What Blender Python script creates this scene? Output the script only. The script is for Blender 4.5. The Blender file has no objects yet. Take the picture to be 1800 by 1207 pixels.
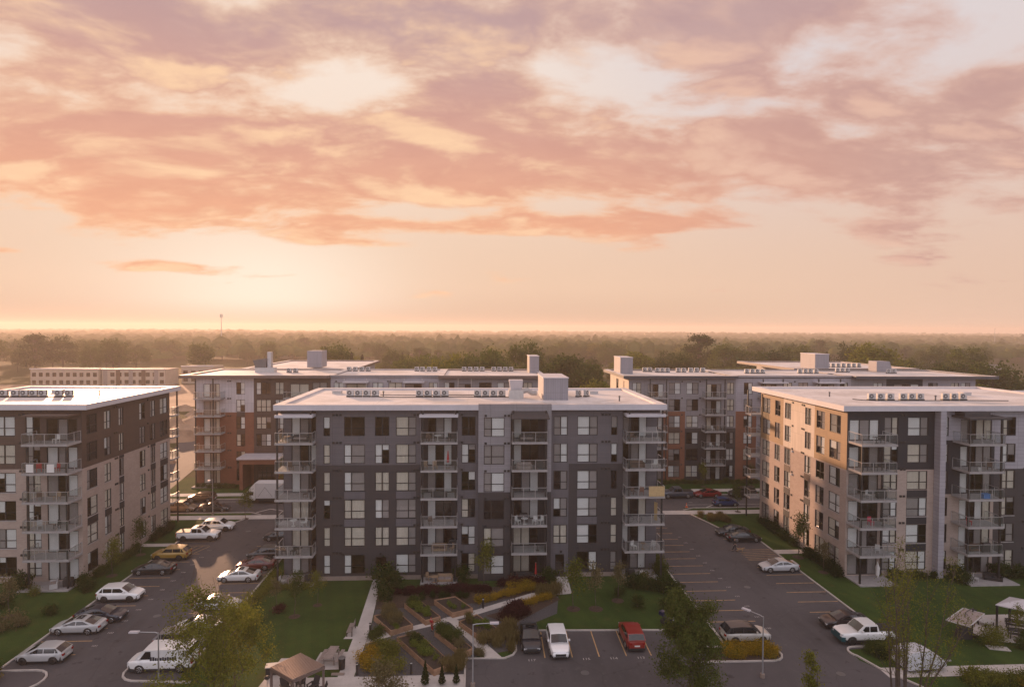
import bpy, math, random
from math import sin, cos, pi, radians, sqrt, atan2, exp
from mathutils import Vector, Matrix
random.seed(7)
S = bpy.context.scene
COL = S.collection

# ------------------------------------------------------------------ camera
cam = bpy.data.cameras.new('camera'); camo = bpy.data.objects.new('camera', cam); COL.objects.link(camo)
cam.lens = 22.0; cam.sensor_width = 36.0; cam.clip_start = 0.5; cam.clip_end = 20000
R = Matrix(((0.99845167, -0.00413671, -0.0554721), (-0.05535223, 0.02495388, -0.99815502), (0.00551332, 0.99968004, 0.02468626)))
camo.matrix_world = Matrix.Translation((0, 0, 30)) @ R.to_4x4()
S.camera = camo
HAZE_D = 0.00033

# ------------------------------------------------------------------ light
SUN_AZ, SUN_EL = radians(29.0), radians(9.4)          # to the left of +Y, above the horizon
sd = Vector((-sin(SUN_AZ) * cos(SUN_EL), cos(SUN_AZ) * cos(SUN_EL), sin(SUN_EL)))
sl = bpy.data.lights.new('sun', 'SUN'); so = bpy.data.objects.new('sun', sl); COL.objects.link(so)
sl.energy = 5.0; sl.angle = radians(1.1); sl.color = (1.0, 0.57, 0.34)
so.rotation_euler = sd.to_track_quat('Z', 'Y').to_euler(); so.location = (-40, 60, 80)
S.view_settings.view_transform = 'Standard'; S.view_settings.look = 'None'
S.view_settings.exposure = 0.44; S.view_settings.gamma = 1.0; S.view_settings.use_curve_mapping = False
S.cycles.volume_bounces = 0; S.cycles.max_bounces = 8; S.cycles.transparent_max_bounces = 16
S.cycles.diffuse_bounces = 3; S.cycles.glossy_bounces = 3; S.cycles.use_denoising = True

class NT:
    """small helper for writing node trees"""
    def __init__(s, tree): s.t = tree; s.L = tree.links
    def n(s, typ, **kw):
        nd = s.t.nodes.new(typ)
        for k, v in kw.items(): setattr(nd, k, v)
        return nd
    def put(s, sock, v):
        if isinstance(v, bpy.types.NodeSocket): s.L.new(v, sock)
        elif v is not None:
            if sock.type == 'RGBA' and not isinstance(v, (int, float)) and len(v) == 3: v = (*v, 1)
            sock.default_value = v
    def m(s, op, a, b=None, c=None, clamp=False):
        nd = s.n('ShaderNodeMath', operation=op, use_clamp=clamp)
        for i, v in enumerate((a, b, c)): s.put(nd.inputs[i], v)
        return nd.outputs[0]
    def v(s, op, a, b=None):
        nd = s.n('ShaderNodeVectorMath', operation=op); s.put(nd.inputs[0], a); s.put(nd.inputs[1], b)
        return nd.outputs[1] if op in ('DOT_PRODUCT', 'LENGTH') else nd.outputs[0]
    def mix(s, f, a, b, blend='MIX'):
        nd = s.n('ShaderNodeMix', data_type='RGBA', blend_type=blend)
        s.put(nd.inputs[0], f); s.put(nd.inputs[6], a); s.put(nd.inputs[7], b); return nd.outputs[2]
    def ss(s, x, lo, hi, a=0.0, b=1.0):
        nd = s.n('ShaderNodeMapRange', interpolation_type='SMOOTHSTEP')
        for i, v in enumerate((x, lo, hi, a, b)): s.put(nd.inputs[i], v)
        return nd.outputs[0]
    def noise(s, vec, scale, detail=4, rough=0.55, dist=0.0):
        nd = s.n('ShaderNodeTexNoise'); s.put(nd.inputs['Vector'], vec)
        nd.inputs['Scale'].default_value = scale; nd.inputs['Detail'].default_value = detail
        nd.inputs['Roughness'].default_value = rough; nd.inputs['Distortion'].default_value = dist
        return nd.outputs[0]
    def xyz(s, x, y, z):
        nd = s.n('ShaderNodeCombineXYZ'); s.put(nd.inputs[0], x); s.put(nd.inputs[1], y); s.put(nd.inputs[2], z); return nd.outputs[0]

# ------------------------------------------------------------------ sky: dawn gradient, broken cloud deck, physical sky underneath
W = bpy.data.worlds.new('World'); S.world = W; W.use_nodes = True
W.node_tree.nodes.clear(); k = NT(W.node_tree)
tc = k.n('ShaderNodeTexCoord').outputs['Generated']
d = k.v('NORMALIZE', tc)
sep = k.n('ShaderNodeSeparateXYZ'); k.put(sep.inputs[0], d); X, Y, Z = sep.outputs
el = k.m('MULTIPLY', k.m('ARCSINE', Z), 57.2958)
az = k.m('MULTIPLY', k.m('ARCTAN2', X, Y), 57.2958)
elp = k.m('MAXIMUM', el, 0.0)
sdot = k.v('DOT_PRODUCT', d, tuple(sd))
glow_c = Vector((-sin(radians(18.5)), cos(radians(18.5)), sin(radians(3.6)))).normalized()
gdot = k.v('DOT_PRODUCT', d, tuple(glow_c))
front = k.ss(gdot, -0.75, 0.42)                       # 0 behind the viewer, 1 towards the sun
# clear air
low_c = k.mix(k.ss(gdot, 0.45, 0.99), (0.74, 0.51, 0.39), (0.80, 0.555, 0.40))
low_c = k.mix(k.m('MULTIPLY', k.ss(el, 4.0, 0.2), k.ss(gdot, 0.55, 0.9)), low_c, (0.66, 0.455, 0.335))
low_c = k.mix(front, (1.10, 1.04, 1.16), low_c)
high_c = k.mix(front, (1.02, 1.0, 1.14), k.mix(k.ss(gdot, 0.70, 0.98), (0.70, 0.62, 0.62), (0.90, 0.75, 0.64)))
clear = k.mix(k.ss(el, 2.0, 24.0), low_c, high_c)
halo = k.m('POWER', k.m('MAXIMUM', gdot, 0.0), 60.0)
clear = k.mix(k.m('MULTIPLY', halo, k.m('MULTIPLY', k.ss(el, 16.0, 3.0), k.ss(el, 0.0, 2.6, 0.25, 1.0))), clear, (0.96, 0.81, 0.66))
# cloud deck on a flat layer
zz = k.m('ADD', k.m('MAXIMUM', Z, 0.0), 0.26)
px, py = k.m('DIVIDE', X, zz), k.m('DIVIDE', Y, zz)
P = k.xyz(k.m('MULTIPLY', px, 0.85), k.m('MULTIPLY', py, 1.25), 5.9)
off = Vector((-0.10, 0.20, 0)) * 0.5
n1 = k.noise(P, 2.5, 9, 0.53, 0.25)
n2 = k.noise(k.v('ADD', P, tuple(off)), 2.5, 7, 0.55, 0.25)
n3 = k.noise(k.v('ADD', P, (7.1, 2.2, 0)), 8.0, 8, 0.62, 0.3)
streak = k.noise(k.xyz(k.m('MULTIPLY', az, 0.045), k.m('MULTIPLY', el, 0.62), 1.3), 1.0, 5, 0.5, 0.3)
ae = k.xyz(az, el, 0.0)
cover = None
BLOBS = [(-16.8, 13.6, 26.0, 3.37, 0.55), (8.3, 14.5, 16.1, 3.07, 0.5), (35.4, 12.1, 9.8, 2.47, 0.5), (-32.1, 10.1, 11.7, 2.43, 0.35), (-27.2, 22.0, 11.0, 1.86, 0.5), (-6.2, 25.0, 8.2, 2.22, 0.5), (0.5, 20.7, 6.7, 1.11, 0.45), (20.1, 21.5, 4.6, 1.17, 0.25), (33.0, 19.9, 4.4, 1.17, 0.45), (40.9, 16.7, 2.8, 1.48, 0.4), (25.0, 25.0, 11.3, 1.15, 0.25), (-14.9, 20.4, 9.2, 1.89, -0.396), (8.7, 22.7, 6.5, 1.62, -0.36), (-32.7, 16.5, 2.8, 0.84, -0.252), (37.1, 20.1, 5.0, 1.12, -0.288), (14.7, 21.1, 4.9, 1.08, -0.252), (24.3, 18.1, 5.2, 1.07, -0.3), (30.7, 15.2, 2.4, 0.76, -0.3), (-21.2, 17.0, 3.5, 0.93, -0.25), (-25.4, 10.0, 2.5, 0.7, -0.3), (-10.1, 15.0, 2.5, 0.84, -0.3), (18.7, 14.3, 1.9, 0.56, -0.252), (8.3, 11.1, 6.1, 0.79, -0.3), (3.1, 5.0, 44.9, 3.57, -0.45), (-26.6, 4.7, 8.0, 0.49, 0.75), (-35.7, 5.3, 1.6, 0.32, 0.7), (4.2, 9.0, 13.2, 0.7, 0.6), (-12.1, 7.4, 6.4, 0.39, 0.35), (34.0, 8.0, 5.7, 0.61, 0.6), (15.9, 9.4, 6.7, 0.59, 0.4)]
for a_, e_, sa, se, w_ in BLOBS:
    q = k.v('MULTIPLY', k.v('SUBTRACT', ae, (a_, e_, 0)), (1 / sa, 1 / se, 0))
    g = k.m('MULTIPLY', k.m('POWER', 2.71828, k.m('MULTIPLY', k.v('DOT_PRODUCT', q, q), -1.0)), w_)
    cover = g if cover is None else k.m('ADD', cover, g)
high = k.ss(el, 6.0, 12.0)
base = k.m('ADD', k.m('MULTIPLY', k.m('SUBTRACT', n1, 0.52), 2.9), k.m('MULTIPLY', k.m('SUBTRACT', n3, 0.5), 0.65))
dens = k.m('ADD', k.m('ADD', base, cover), k.m('MULTIPLY', k.m('SUBTRACT', 1.0, high), -0.25))
dens = k.m('ADD', dens, k.m('MULTIPLY', k.m('MULTIPLY', k.m('SUBTRACT', streak, 0.5), 1.4), k.m('SUBTRACT', 1.0, high)))
dens = k.m('ADD', k.m('ADD', dens, 0.21), k.ss(el, 3.2, 0.8, 0.0, -0.8))
alpha = k.ss(dens, -0.14, 0.34)
lit = k.ss(k.m('ADD', k.m('SUBTRACT', n1, n2), k.m('MULTIPLY', k.m('SUBTRACT', n3, 0.5), 0.10)), -0.02, 0.17)
thin = k.m('SUBTRACT', 1.0, k.ss(dens, 0.05, 0.55))
near = k.ss(gdot, 0.52, 0.985)
body = k.mix(near, (0.56, 0.345, 0.30), (0.69, 0.365, 0.275))
body = k.mix(k.ss(el, 14.0, 27.0), body, (0.52, 0.35, 0.34))
body = k.mix(k.m('MULTIPLY', k.ss(el, 17.0, 8.0), near), body, (0.84, 0.42, 0.26))
body = k.mix(front, (0.90, 0.87, 0.97), body)
litc = k.mix(k.ss(gdot, 0.70, 0.97), (0.80, 0.52, 0.40), (1.0, 0.68, 0.42))
litc = k.mix(front, (1.05, 1.0, 1.07), litc)
cloud = k.mix(k.m('MAXIMUM', k.m('MULTIPLY', lit, 0.8), k.m('MULTIPLY', thin, 0.55)), body, litc)
cloud = k.mix(k.ss(n3, 0.35, 0.68, 0.0, 0.35), cloud, k.mix(1.0, cloud, (0.86, 0.80, 0.84), 'MULTIPLY'))
skyc = k.mix(alpha, clear, cloud)
skyc = k.mix(k.ss(el, -0.3, -4.0), skyc, (0.16, 0.13, 0.11))
nis = k.n('ShaderNodeTexSky', sky_type='NISHITA', sun_disc=False, sun_elevation=SUN_EL, sun_rotation=-SUN_AZ, air_density=1.0, dust_density=0.4)
bg1 = k.n('ShaderNodeBackground'); k.put(bg1.inputs[0], k.mix(1.0, nis.outputs[0], (0.012, 0.008, 0.008), 'MULTIPLY')); bg1.inputs[1].default_value = 0.05
bg2 = k.n('ShaderNodeBackground'); k.put(bg2.inputs[0], skyc); bg2.inputs[1].default_value = 0.775
ad = k.n('ShaderNodeAddShader'); k.L.new(bg1.outputs[0], ad.inputs[0]); k.L.new(bg2.outputs[0], ad.inputs[1])
k.L.new(ad.outputs[0], k.n('ShaderNodeOutputWorld').inputs[0])

# ------------------------------------------------------------------ materials
def new_mat(name):
    m = bpy.data.materials.new(name); m.use_nodes = True
    nt = NT(m.node_tree); b = m.node_tree.nodes['Principled BSDF']
    return m, nt, b
def mat(name, c, rough=0.7, metal=0.0, var=0.12, scale=1.5, bump=0.0, bscale=20.0, spec=0.5, coat=0.0):
    m, nt, b = new_mat(name)
    b.inputs['Roughness'].default_value = rough; b.inputs['Metallic'].default_value = metal
    b.inputs['Specular IOR Level'].default_value = spec; b.inputs['Coat Weight'].default_value = coat
    if var > 0:
        o = nt.n('ShaderNodeTexCoord').outputs['Object']
        nz = nt.noise(o, scale, 6, 0.6)
        nz2 = nt.noise(o, scale * 9, 3, 0.6)
        f = nt.m('ADD', nt.m('MULTIPLY', nz, 0.7), nt.m('MULTIPLY', nz2, 0.3))
        f = nt.ss(f, 0.3, 0.7)
        nt.put(b.inputs['Base Color'], nt.mix(f, tuple(x * (1 - var) for x in c), tuple(min(1, x * (1 + var)) for x in c)))
    else: b.inputs['Base Color'].default_value = (*c, 1)
    if bump > 0:
        o = nt.n('ShaderNodeTexCoord').outputs['Object']
        bp = nt.n('ShaderNodeBump'); bp.inputs['Strength'].default_value = bump; bp.inputs['Distance'].default_value = 0.02
        nt.put(bp.inputs['Height'], nt.noise(o, bscale, 4)); nt.L.new(bp.outputs[0], b.inputs['Normal'])
    return m
def siding(name, c, pitch=0.2, axis='Z', var=0.16):
    m, nt, b = new_mat(name); o = nt.n('ShaderNodeTexCoord').outputs['Object']
    sp = nt.n('ShaderNodeSeparateXYZ'); nt.put(sp.inputs[0], o)
    t = nt.m('FRACT', nt.m('DIVIDE', sp.outputs[2 if axis == 'Z' else 0], pitch))
    line = nt.ss(t, 0.0, 0.10)
    bid = nt.m('FLOOR', nt.m('DIVIDE', sp.outputs[2 if axis == 'Z' else 0], pitch))
    cell = nt.n('ShaderNodeTexWhiteNoise', noise_dimensions='2D')
    nt.put(cell.inputs[0], nt.xyz(bid, nt.m('FLOOR', nt.m('DIVIDE', sp.outputs[0 if axis == 'Z' else 2], 3.1)), 0))
    nz = nt.noise(o, 0.5, 5)
    f = nt.m('ADD', nt.m('MULTIPLY', cell.outputs[0], 0.4), nt.m('MULTIPLY', nz, 0.6))
    col = nt.mix(f, tuple(x * (1 - var) for x in c), tuple(x * (1 + var) for x in c))
    joint = nt.ss(nt.m('ABSOLUTE', nt.m('SUBTRACT', nt.m('FRACT', nt.m('DIVIDE', sp.outputs[0 if axis == 'Z' else 2], 3.1)), 0.5)), 0.493, 0.499, 1.0, 0.0)
    streak_ = nt.noise(nt.xyz(nt.m('MULTIPLY', sp.outputs[0], 2.2), sp.outputs[1], nt.m('MULTIPLY', sp.outputs[2], 0.16)), 1.0, 5, 0.6)
    col = nt.mix(nt.ss(streak_, 0.45, 0.75, 0.0, 0.45), col, tuple(x * 0.72 for x in c))
    line = nt.m('MULTIPLY', line, joint)
    col = nt.mix(line, tuple(x * 0.45 for x in c), col)
    nt.put(b.inputs['Base Color'], col); b.inputs['Roughness'].default_value = 0.6
    bp = nt.n('ShaderNodeBump'); bp.inputs['Strength'].default_value = 0.5; bp.inputs['Distance'].default_value = 0.02
    nt.put(bp.inputs['Height'], line); nt.L.new(bp.outputs[0], b.inputs['Normal'])
    return m
def brick(name, c1, c2, mortar):
    m, nt, b = new_mat(name); o = nt.n('ShaderNodeTexCoord').outputs['Object']
    sp = nt.n('ShaderNodeSeparateXYZ'); nt.put(sp.inputs[0], o)
    t = nt.n('ShaderNodeTexBrick'); nt.put(t.inputs['Vector'], nt.xyz(sp.outputs[0], sp.outputs[2], 0))
    nt.put(t.inputs['Color1'], c1); nt.put(t.inputs['Color2'], c2); nt.put(t.inputs['Mortar'], mortar)
    t.inputs['Scale'].default_value = 1.0; t.inputs['Brick Width'].default_value = 0.4; t.inputs['Row Height'].default_value = 0.13
    t.inputs['Mortar Size'].default_value = 0.012; t.inputs['Bias'].default_value = -0.1
    nz = nt.noise(o, 0.6, 5)
    nt.put(b.inputs['Base Color'], nt.mix(nt.ss(nz, 0.3, 0.7, 0.0, 0.35), t.outputs[0], nt.mix(1.0, t.outputs[0], (0.72, 0.70, 0.68), 'MULTIPLY')))
    b.inputs['Roughness'].default_value = 0.85
    return m
def glass(name, tint=(0.8, 0.84, 0.83), refl=0.05, milk=0.0):
    m = bpy.data.materials.new(name); m.use_nodes = True; nt = NT(m.node_tree); m.node_tree.nodes.clear()
    tr = nt.n('ShaderNodeBsdfTransparent'); nt.put(tr.inputs[0], tint)
    gl = nt.n('ShaderNodeBsdfGlossy'); gl.inputs['Roughness'].default_value = 0.02
    ge = nt.n('ShaderNodeNewGeometry'); cs = nt.m('ABSOLUTE', nt.v('DOT_PRODUCT', ge.outputs['Normal'], ge.outputs['Incoming']))
    f = nt.m('ADD', nt.m('MULTIPLY', nt.m('POWER', nt.m('SUBTRACT', 1.0, cs, clamp=True), 5.0), 0.9), refl, clamp=True)
    mx = nt.n('ShaderNodeMixShader'); nt.put(mx.inputs[0], f); nt.L.new(tr.outputs[0], mx.inputs[1]); nt.L.new(gl.outputs[0], mx.inputs[2])
    out = mx.outputs[0]
    if milk:
        df = nt.n('ShaderNodeBsdfDiffuse'); nt.put(df.inputs[0], (0.6, 0.61, 0.61)); m2 = nt.n('ShaderNodeMixShader'); m2.inputs[0].default_value = milk
        nt.L.new(out, m2.inputs[1]); nt.L.new(df.outputs[0], m2.inputs[2]); out = m2.outputs[0]
    nt.L.new(out, nt.n('ShaderNodeOutputMaterial').inputs[0])
    return m
def leafmat(name, c, c2, trans=0.35):
    m = bpy.data.materials.new(name); m.use_nodes = True; nt = NT(m.node_tree); m.node_tree.nodes.clear()
    g = nt.n('ShaderNodeNewGeometry'); oi = nt.n('ShaderNodeObjectInfo')
    f = nt.m('ADD', nt.m('MULTIPLY', g.outputs['Random Per Island'], 0.75), nt.m('MULTIPLY', oi.outputs['Random'], 0.35), clamp=True)
    col = nt.mix(f, c, c2)
    df = nt.n('ShaderNodeBsdfDiffuse'); nt.put(df.inputs[0], col)
    tl = nt.n('ShaderNodeBsdfTranslucent'); nt.put(tl.inputs[0], nt.mix(1.0, col, (1.0, 1.0, 0.6), 'MULTIPLY'))
    mx = nt.n('ShaderNodeMixShader'); mx.inputs[0].default_value = trans
    nt.L.new(df.outputs[0], mx.inputs[1]); nt.L.new(tl.outputs[0], mx.inputs[2])
    nt.L.new(mx.outputs[0], nt.n('ShaderNodeOutputMaterial').inputs[0])
    return m
M = dict(
    lgrey=siding('light grey siding', (0.235, 0.222, 0.235), 0.22), mgrey=siding('mid grey siding', (0.105, 0.098, 0.108), 0.22),
    dgrey=siding('charcoal siding', (0.038, 0.034, 0.037), 0.20), navy=siding('blue black siding', (0.015, 0.017, 0.023), 0.22),
    brown=siding('brown panel cladding', (0.078, 0.050, 0.040), 0.3), olive=siding('tan brown cladding', (0.27, 0.17, 0.085), 0.24),
    pgrey=siding('pale grey panels', (0.33, 0.31, 0.34), 0.45), white=siding('off white panels', (0.46, 0.43, 0.45), 0.6, 'X'),
    cream=siding('cream vertical panels', (0.50, 0.42, 0.355), 0.35, 'X'),
    rust=brick('rust brick', (0.23, 0.085, 0.045), (0.19, 0.07, 0.04), (0.17, 0.10, 0.07)),
    beige=brick('beige brick', (0.40, 0.31, 0.265), (0.345, 0.265, 0.23), (0.38, 0.315, 0.275)),
    slab=mat('balcony concrete', (0.30, 0.28, 0.275), 0.8, var=0.15), conc=mat('pavement concrete', (0.46, 0.42, 0.395), 0.85, var=0.14, scale=0.6, bump=0.2),
    kerb=mat('kerb concrete', (0.42, 0.38, 0.35), 0.85, var=0.2, scale=0.8), found=mat('foundation concrete', (0.24, 0.19, 0.16), 0.9),
    fascia=mat('fascia metal', (0.50, 0.475, 0.50), 0.5, var=0.05), fasciad=mat('dark fascia', (0.12, 0.085, 0.075), 0.5, var=0.05), fascian=mat('navy fascia', (0.05, 0.05, 0.06), 0.5, var=0.05),
    frame=mat('black window frame', (0.022, 0.019, 0.019), 0.4, var=0), black=mat('black steel', (0.018, 0.016, 0.016), 0.45, var=0),
    rail=mat('aluminium rail', (0.42, 0.40, 0.40), 0.35, 0.6, var=0), steel=mat('galvanised steel', (0.42, 0.42, 0.43), 0.45, 0.7, var=0.1, scale=6),
    pane=glass('window glass', (0.97, 0.97, 0.97), 0.045), guard=glass('guard glass', (0.93, 0.95, 0.95), 0.045, 0.018),
    blind=mat('white roller blind', (0.64, 0.65, 0.63), 0.9, var=0.03), curtain=mat('cream curtain', (0.56, 0.52, 0.44), 0.9, var=0.06, scale=4), greyblind=mat('grey screen blind', (0.27, 0.25, 0.24), 0.9, var=0.03),
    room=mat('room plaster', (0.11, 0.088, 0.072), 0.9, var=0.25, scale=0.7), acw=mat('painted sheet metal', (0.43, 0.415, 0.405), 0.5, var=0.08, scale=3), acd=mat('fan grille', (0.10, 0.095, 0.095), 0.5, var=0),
    box=siding('light grey penthouse metal', (0.25, 0.24, 0.265), 0.3, 'X', 0.04),
    tyre=mat('tyre rubber', (0.018, 0.017, 0.017), 0.8, var=0), rim=mat('alloy', (0.5, 0.5, 0.5), 0.3, 0.9, var=0), rimd=mat('dark alloy', (0.07, 0.07, 0.07), 0.3, 0.8, var=0),
    cglass=mat('tinted car glass', (0.012, 0.014, 0.016), 0.04, var=0, spec=0.9), lamp=mat('headlight lens', (0.6, 0.6, 0.6), 0.15, 0.2, var=0), tail=mat('tail light lens', (0.24, 0.012, 0.012), 0.2, var=0),
    trim=mat('black plastic trim', (0.02, 0.02, 0.021), 0.6, var=0), plate=mat('number plate', (0.6, 0.6, 0.58), 0.5, var=0),
    wood=mat('cedar boards', (0.30, 0.175, 0.105), 0.8, var=0.25, scale=2.5), soil=mat('dark soil', (0.040, 0.027, 0.020), 0.95, var=0.4, scale=4, bump=0.6), mulch=mat('mulch', (0.055, 0.033, 0.022), 0.95, var=0.4, scale=5, bump=0.6),
    gravel=mat('dark grey gravel', (0.070, 0.066, 0.070), 0.95, var=0.35, scale=7, bump=0.7, bscale=30), timber=mat('grey timber', (0.27, 0.22, 0.20), 0.85, var=0.2, scale=3), bronze=mat('bronze roof slat', (0.34, 0.235, 0.185), 0.45, 0.3, var=0.05),
    yellow=mat('worn yellow paint', (0.42, 0.26, 0.12), 0.85, var=0.3, scale=2), whitep=mat('worn white paint', (0.45, 0.41, 0.39), 0.85, var=0.3, scale=2),
    dark=mat('dark cushion', (0.03, 0.028, 0.03), 0.8, var=0.1), red=mat('red cloth', (0.38, 0.02, 0.022), 0.8, var=0.1), pink=mat('pink plastic', (0.42, 0.03, 0.07), 0.5, var=0.05), chairw=mat('white plastic', (0.62, 0.60, 0.58), 0.5, var=0.05),
    wicker=mat('tan wicker', (0.28, 0.19, 0.12), 0.8, var=0.2, scale=8), brownf=mat('brown furniture', (0.10, 0.055, 0.035), 0.7, var=0.2), blue=mat('blue tub plastic', (0.05, 0.17, 0.42), 0.5, var=0.05), orange=mat('orange cone plastic', (0.7, 0.14, 0.04), 0.5, var=0.05), bamboo=mat('bamboo screen', (0.45, 0.32, 0.16), 0.8, var=0.15, scale=6),
    skin=mat('skin', (0.42, 0.25, 0.18), 0.6, var=0), denim=mat('dark trousers', (0.03, 0.03, 0.04), 0.9, var=0.1), coat=mat('dark coat', (0.022, 0.022, 0.026), 0.9, var=0.1), hair=mat('dark hair', (0.03, 0.02, 0.015), 0.7, var=0), dogfur=mat('tan dog fur', (0.30, 0.19, 0.10), 0.9, var=0.2, scale=5),
    bark=mat('grey brown bark', (0.085, 0.062, 0.047), 0.95, var=0.3, scale=4), tarp=mat('silver tarpaulin', (0.46, 0.46, 0.48), 0.45, var=0.12, scale=3, bump=0.5, bscale=4),
    render=mat('pale rendered wall', (0.42, 0.33, 0.26), 0.9, var=0.1, scale=0.4), shingle=mat('grey shingles', (0.16, 0.14, 0.13), 0.9, var=0.2), dirtpile=mat('bare earth', (0.30, 0.20, 0.135), 0.95, var=0.3, scale=0.06, bump=0.6, bscale=0.6),
)
LEAF = dict(
    deep=leafmat('dark green leaves', (0.020, 0.036, 0.010), (0.060, 0.085, 0.022)), mid=leafmat('green leaves', (0.034, 0.056, 0.014), (0.105, 0.125, 0.032)),
    olive=leafmat('yellow green leaves', (0.062, 0.082, 0.014), (0.195, 0.19, 0.034)), sage=leafmat('sage leaves', (0.10, 0.09, 0.045), (0.20, 0.165, 0.085)),
    gold=leafmat('golden flowers', (0.10, 0.10, 0.016), (0.44, 0.255, 0.02), 0.25), wine=leafmat('burgundy leaves', (0.022, 0.008, 0.010), (0.075, 0.022, 0.028)),
    plume=leafmat('ornamental grass', (0.10, 0.085, 0.03), (0.24, 0.18, 0.08)), bright=leafmat('bright green vegetables', (0.055, 0.095, 0.018), (0.19, 0.22, 0.045)), dgreen=leafmat('hedge leaves', (0.012, 0.024, 0.008), (0.036, 0.058, 0.016)),
)
def membrane():
    m, nt, b = new_mat('white roof membrane'); o = nt.n('ShaderNodeTexCoord').outputs['Object']; sp = nt.n('ShaderNodeSeparateXYZ'); nt.put(sp.inputs[0], o)
    seam = nt.m('MULTIPLY', nt.ss(nt.m('FRACT', nt.m('DIVIDE', sp.outputs[1], 2.4)), 0.0, 0.035), nt.ss(nt.m('FRACT', nt.m('DIVIDE', sp.outputs[0], 11.0)), 0.0, 0.008))
    a = nt.noise(o, 0.16, 6, 0.62, 0.8); f = nt.noise(o, 1.1, 6, 0.65)
    col = nt.mix(nt.ss(a, 0.42, 0.62), (0.66, 0.61, 0.595), (0.50, 0.455, 0.435)); col = nt.mix(nt.ss(f, 0.5, 0.75, 0.0, 0.5), col, (0.44, 0.39, 0.36))
    col = nt.mix(seam, (0.42, 0.38, 0.36), col); nt.put(b.inputs['Base Color'], col); b.inputs['Roughness'].default_value = 0.55; return m
M['roof'] = membrane()
def asphalt():
    m, nt, b = new_mat('asphalt'); o = nt.n('ShaderNodeTexCoord').outputs['Object']
    a = nt.noise(o, 0.09, 6, 0.6, 0.4); f2 = nt.noise(o, 1.3, 5, 0.65); g = nt.noise(o, 25, 2)
    sp = nt.n('ShaderNodeSeparateXYZ'); nt.put(sp.inputs[0], o)
    tracks = nt.noise(nt.xyz(nt.m('MULTIPLY', sp.outputs[0], 0.9), nt.m('MULTIPLY', sp.outputs[1], 0.05), 0), 1.0, 4)
    col = nt.mix(nt.ss(a, 0.3, 0.7), (0.058, 0.053, 0.056), (0.094, 0.086, 0.091))
    col = nt.mix(nt.ss(tracks, 0.35, 0.7, 0.0, 0.5), col, (0.092, 0.083, 0.088))
    col = nt.mix(nt.ss(f2, 0.55, 0.72, 0.0, 0.45), col, (0.120, 0.108, 0.105))
    col = nt.mix(nt.ss(nt.noise(nt.v('ADD', o, (31, 7, 0)), 0.8, 3), 0.64, 0.70, 0.0, 0.6), col, (0.032, 0.028, 0.028))
    crack = nt.n('ShaderNodeTexVoronoi', feature='DISTANCE_TO_EDGE'); nt.put(crack.inputs['Vector'], nt.v('ADD', o, nt.v('SCALE', nt.xyz(nt.noise(o, 0.7, 4), nt.noise(nt.v('ADD', o, (9, 9, 0)), 0.7, 4), 0)))); crack.inputs['Scale'].default_value = 0.11
    col = nt.mix(nt.ss(crack.outputs[0], 0.003, 0.007, 0.22, 0.0), col, (0.03, 0.026, 0.026))
    col = nt.mix(nt.ss(g, 0.4, 0.6, 0.0, 0.22), col, nt.mix(1.0, col, (0.6, 0.6, 0.6), 'MULTIPLY'))
    nt.put(b.inputs['Base Color'], col); b.inputs['Roughness'].default_value = 0.82; b.inputs['Specular IOR Level'].default_value = 0.3
    bp = nt.n('ShaderNodeBump'); bp.inputs['Strength'].default_value = 0.3; bp.inputs['Distance'].default_value = 0.01
    nt.put(bp.inputs['Height'], g); nt.L.new(bp.outputs[0], b.inputs['Normal']); return m
def lawn(name, c1, c2, c3):
    m, nt, b = new_mat(name); o = nt.n('ShaderNodeTexCoord').outputs['Object']
    col = nt.mix(nt.ss(nt.noise(o, 0.22, 5, 0.6), 0.3, 0.7), c1, c2)
    col = nt.mix(nt.ss(nt.noise(o, 2.6, 6, 0.7), 0.5, 0.78, 0.0, 0.6), col, c3)
    col = nt.mix(nt.ss(nt.noise(nt.v('ADD', o, (17, 3, 0)), 0.55, 6, 0.65), 0.52, 0.72, 0.0, 0.5), col, tuple(x * y for x, y in zip(c3, (1.5, 1.15, 1.3))))
    fine = nt.noise(nt.v('MULTIPLY', o, (1, 0.6, 1)), 16, 4, 0.7)
    col = nt.mix(nt.ss(fine, 0.35, 0.62, 0.0, 0.65), col, nt.mix(1.0, col, (0.4, 0.42, 0.4), 'MULTIPLY'))
    sp = nt.n('ShaderNodeSeparateXYZ'); nt.put(sp.inputs[0], o)
    mow = nt.m('SINE', nt.m('MULTIPLY', nt.m('ADD', sp.outputs[0], nt.m('MULTIPLY', sp.outputs[1], 0.25)), 4.2))
    col = nt.mix(nt.ss(mow, -0.5, 0.5, 0.0, 0.16), col, nt.mix(1.0, col, (1.5, 1.5, 1.3), 'MULTIPLY'))
    nt.put(b.inputs['Base Color'], col); b.inputs['Roughness'].default_value = 1.0; b.inputs['Specular IOR Level'].default_value = 0.1
    bp = nt.n('ShaderNodeBump'); bp.inputs['Strength'].default_value = 0.8; bp.inputs['Distance'].default_value = 0.06
    nt.put(bp.inputs['Height'], fine); nt.L.new(bp.outputs[0], b.inputs['Normal']); return m
M['asphalt'] = asphalt()
M['lawn'] = lawn('lawn', (0.032, 0.064, 0.014), (0.056, 0.094, 0.021), (0.070, 0.080, 0.022))
M['field'] = lawn('rough field', (0.05, 0.055, 0.018), (0.085, 0.075, 0.03), (0.12, 0.09, 0.045))
PAINT = {}
def paint(c, metal=0.15):
    key = tuple(c)
    if key not in PAINT: PAINT[key] = mat('car paint', c, 0.28, metal, 0.03, 2.0, coat=0.7)
    return PAINT[key]

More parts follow.
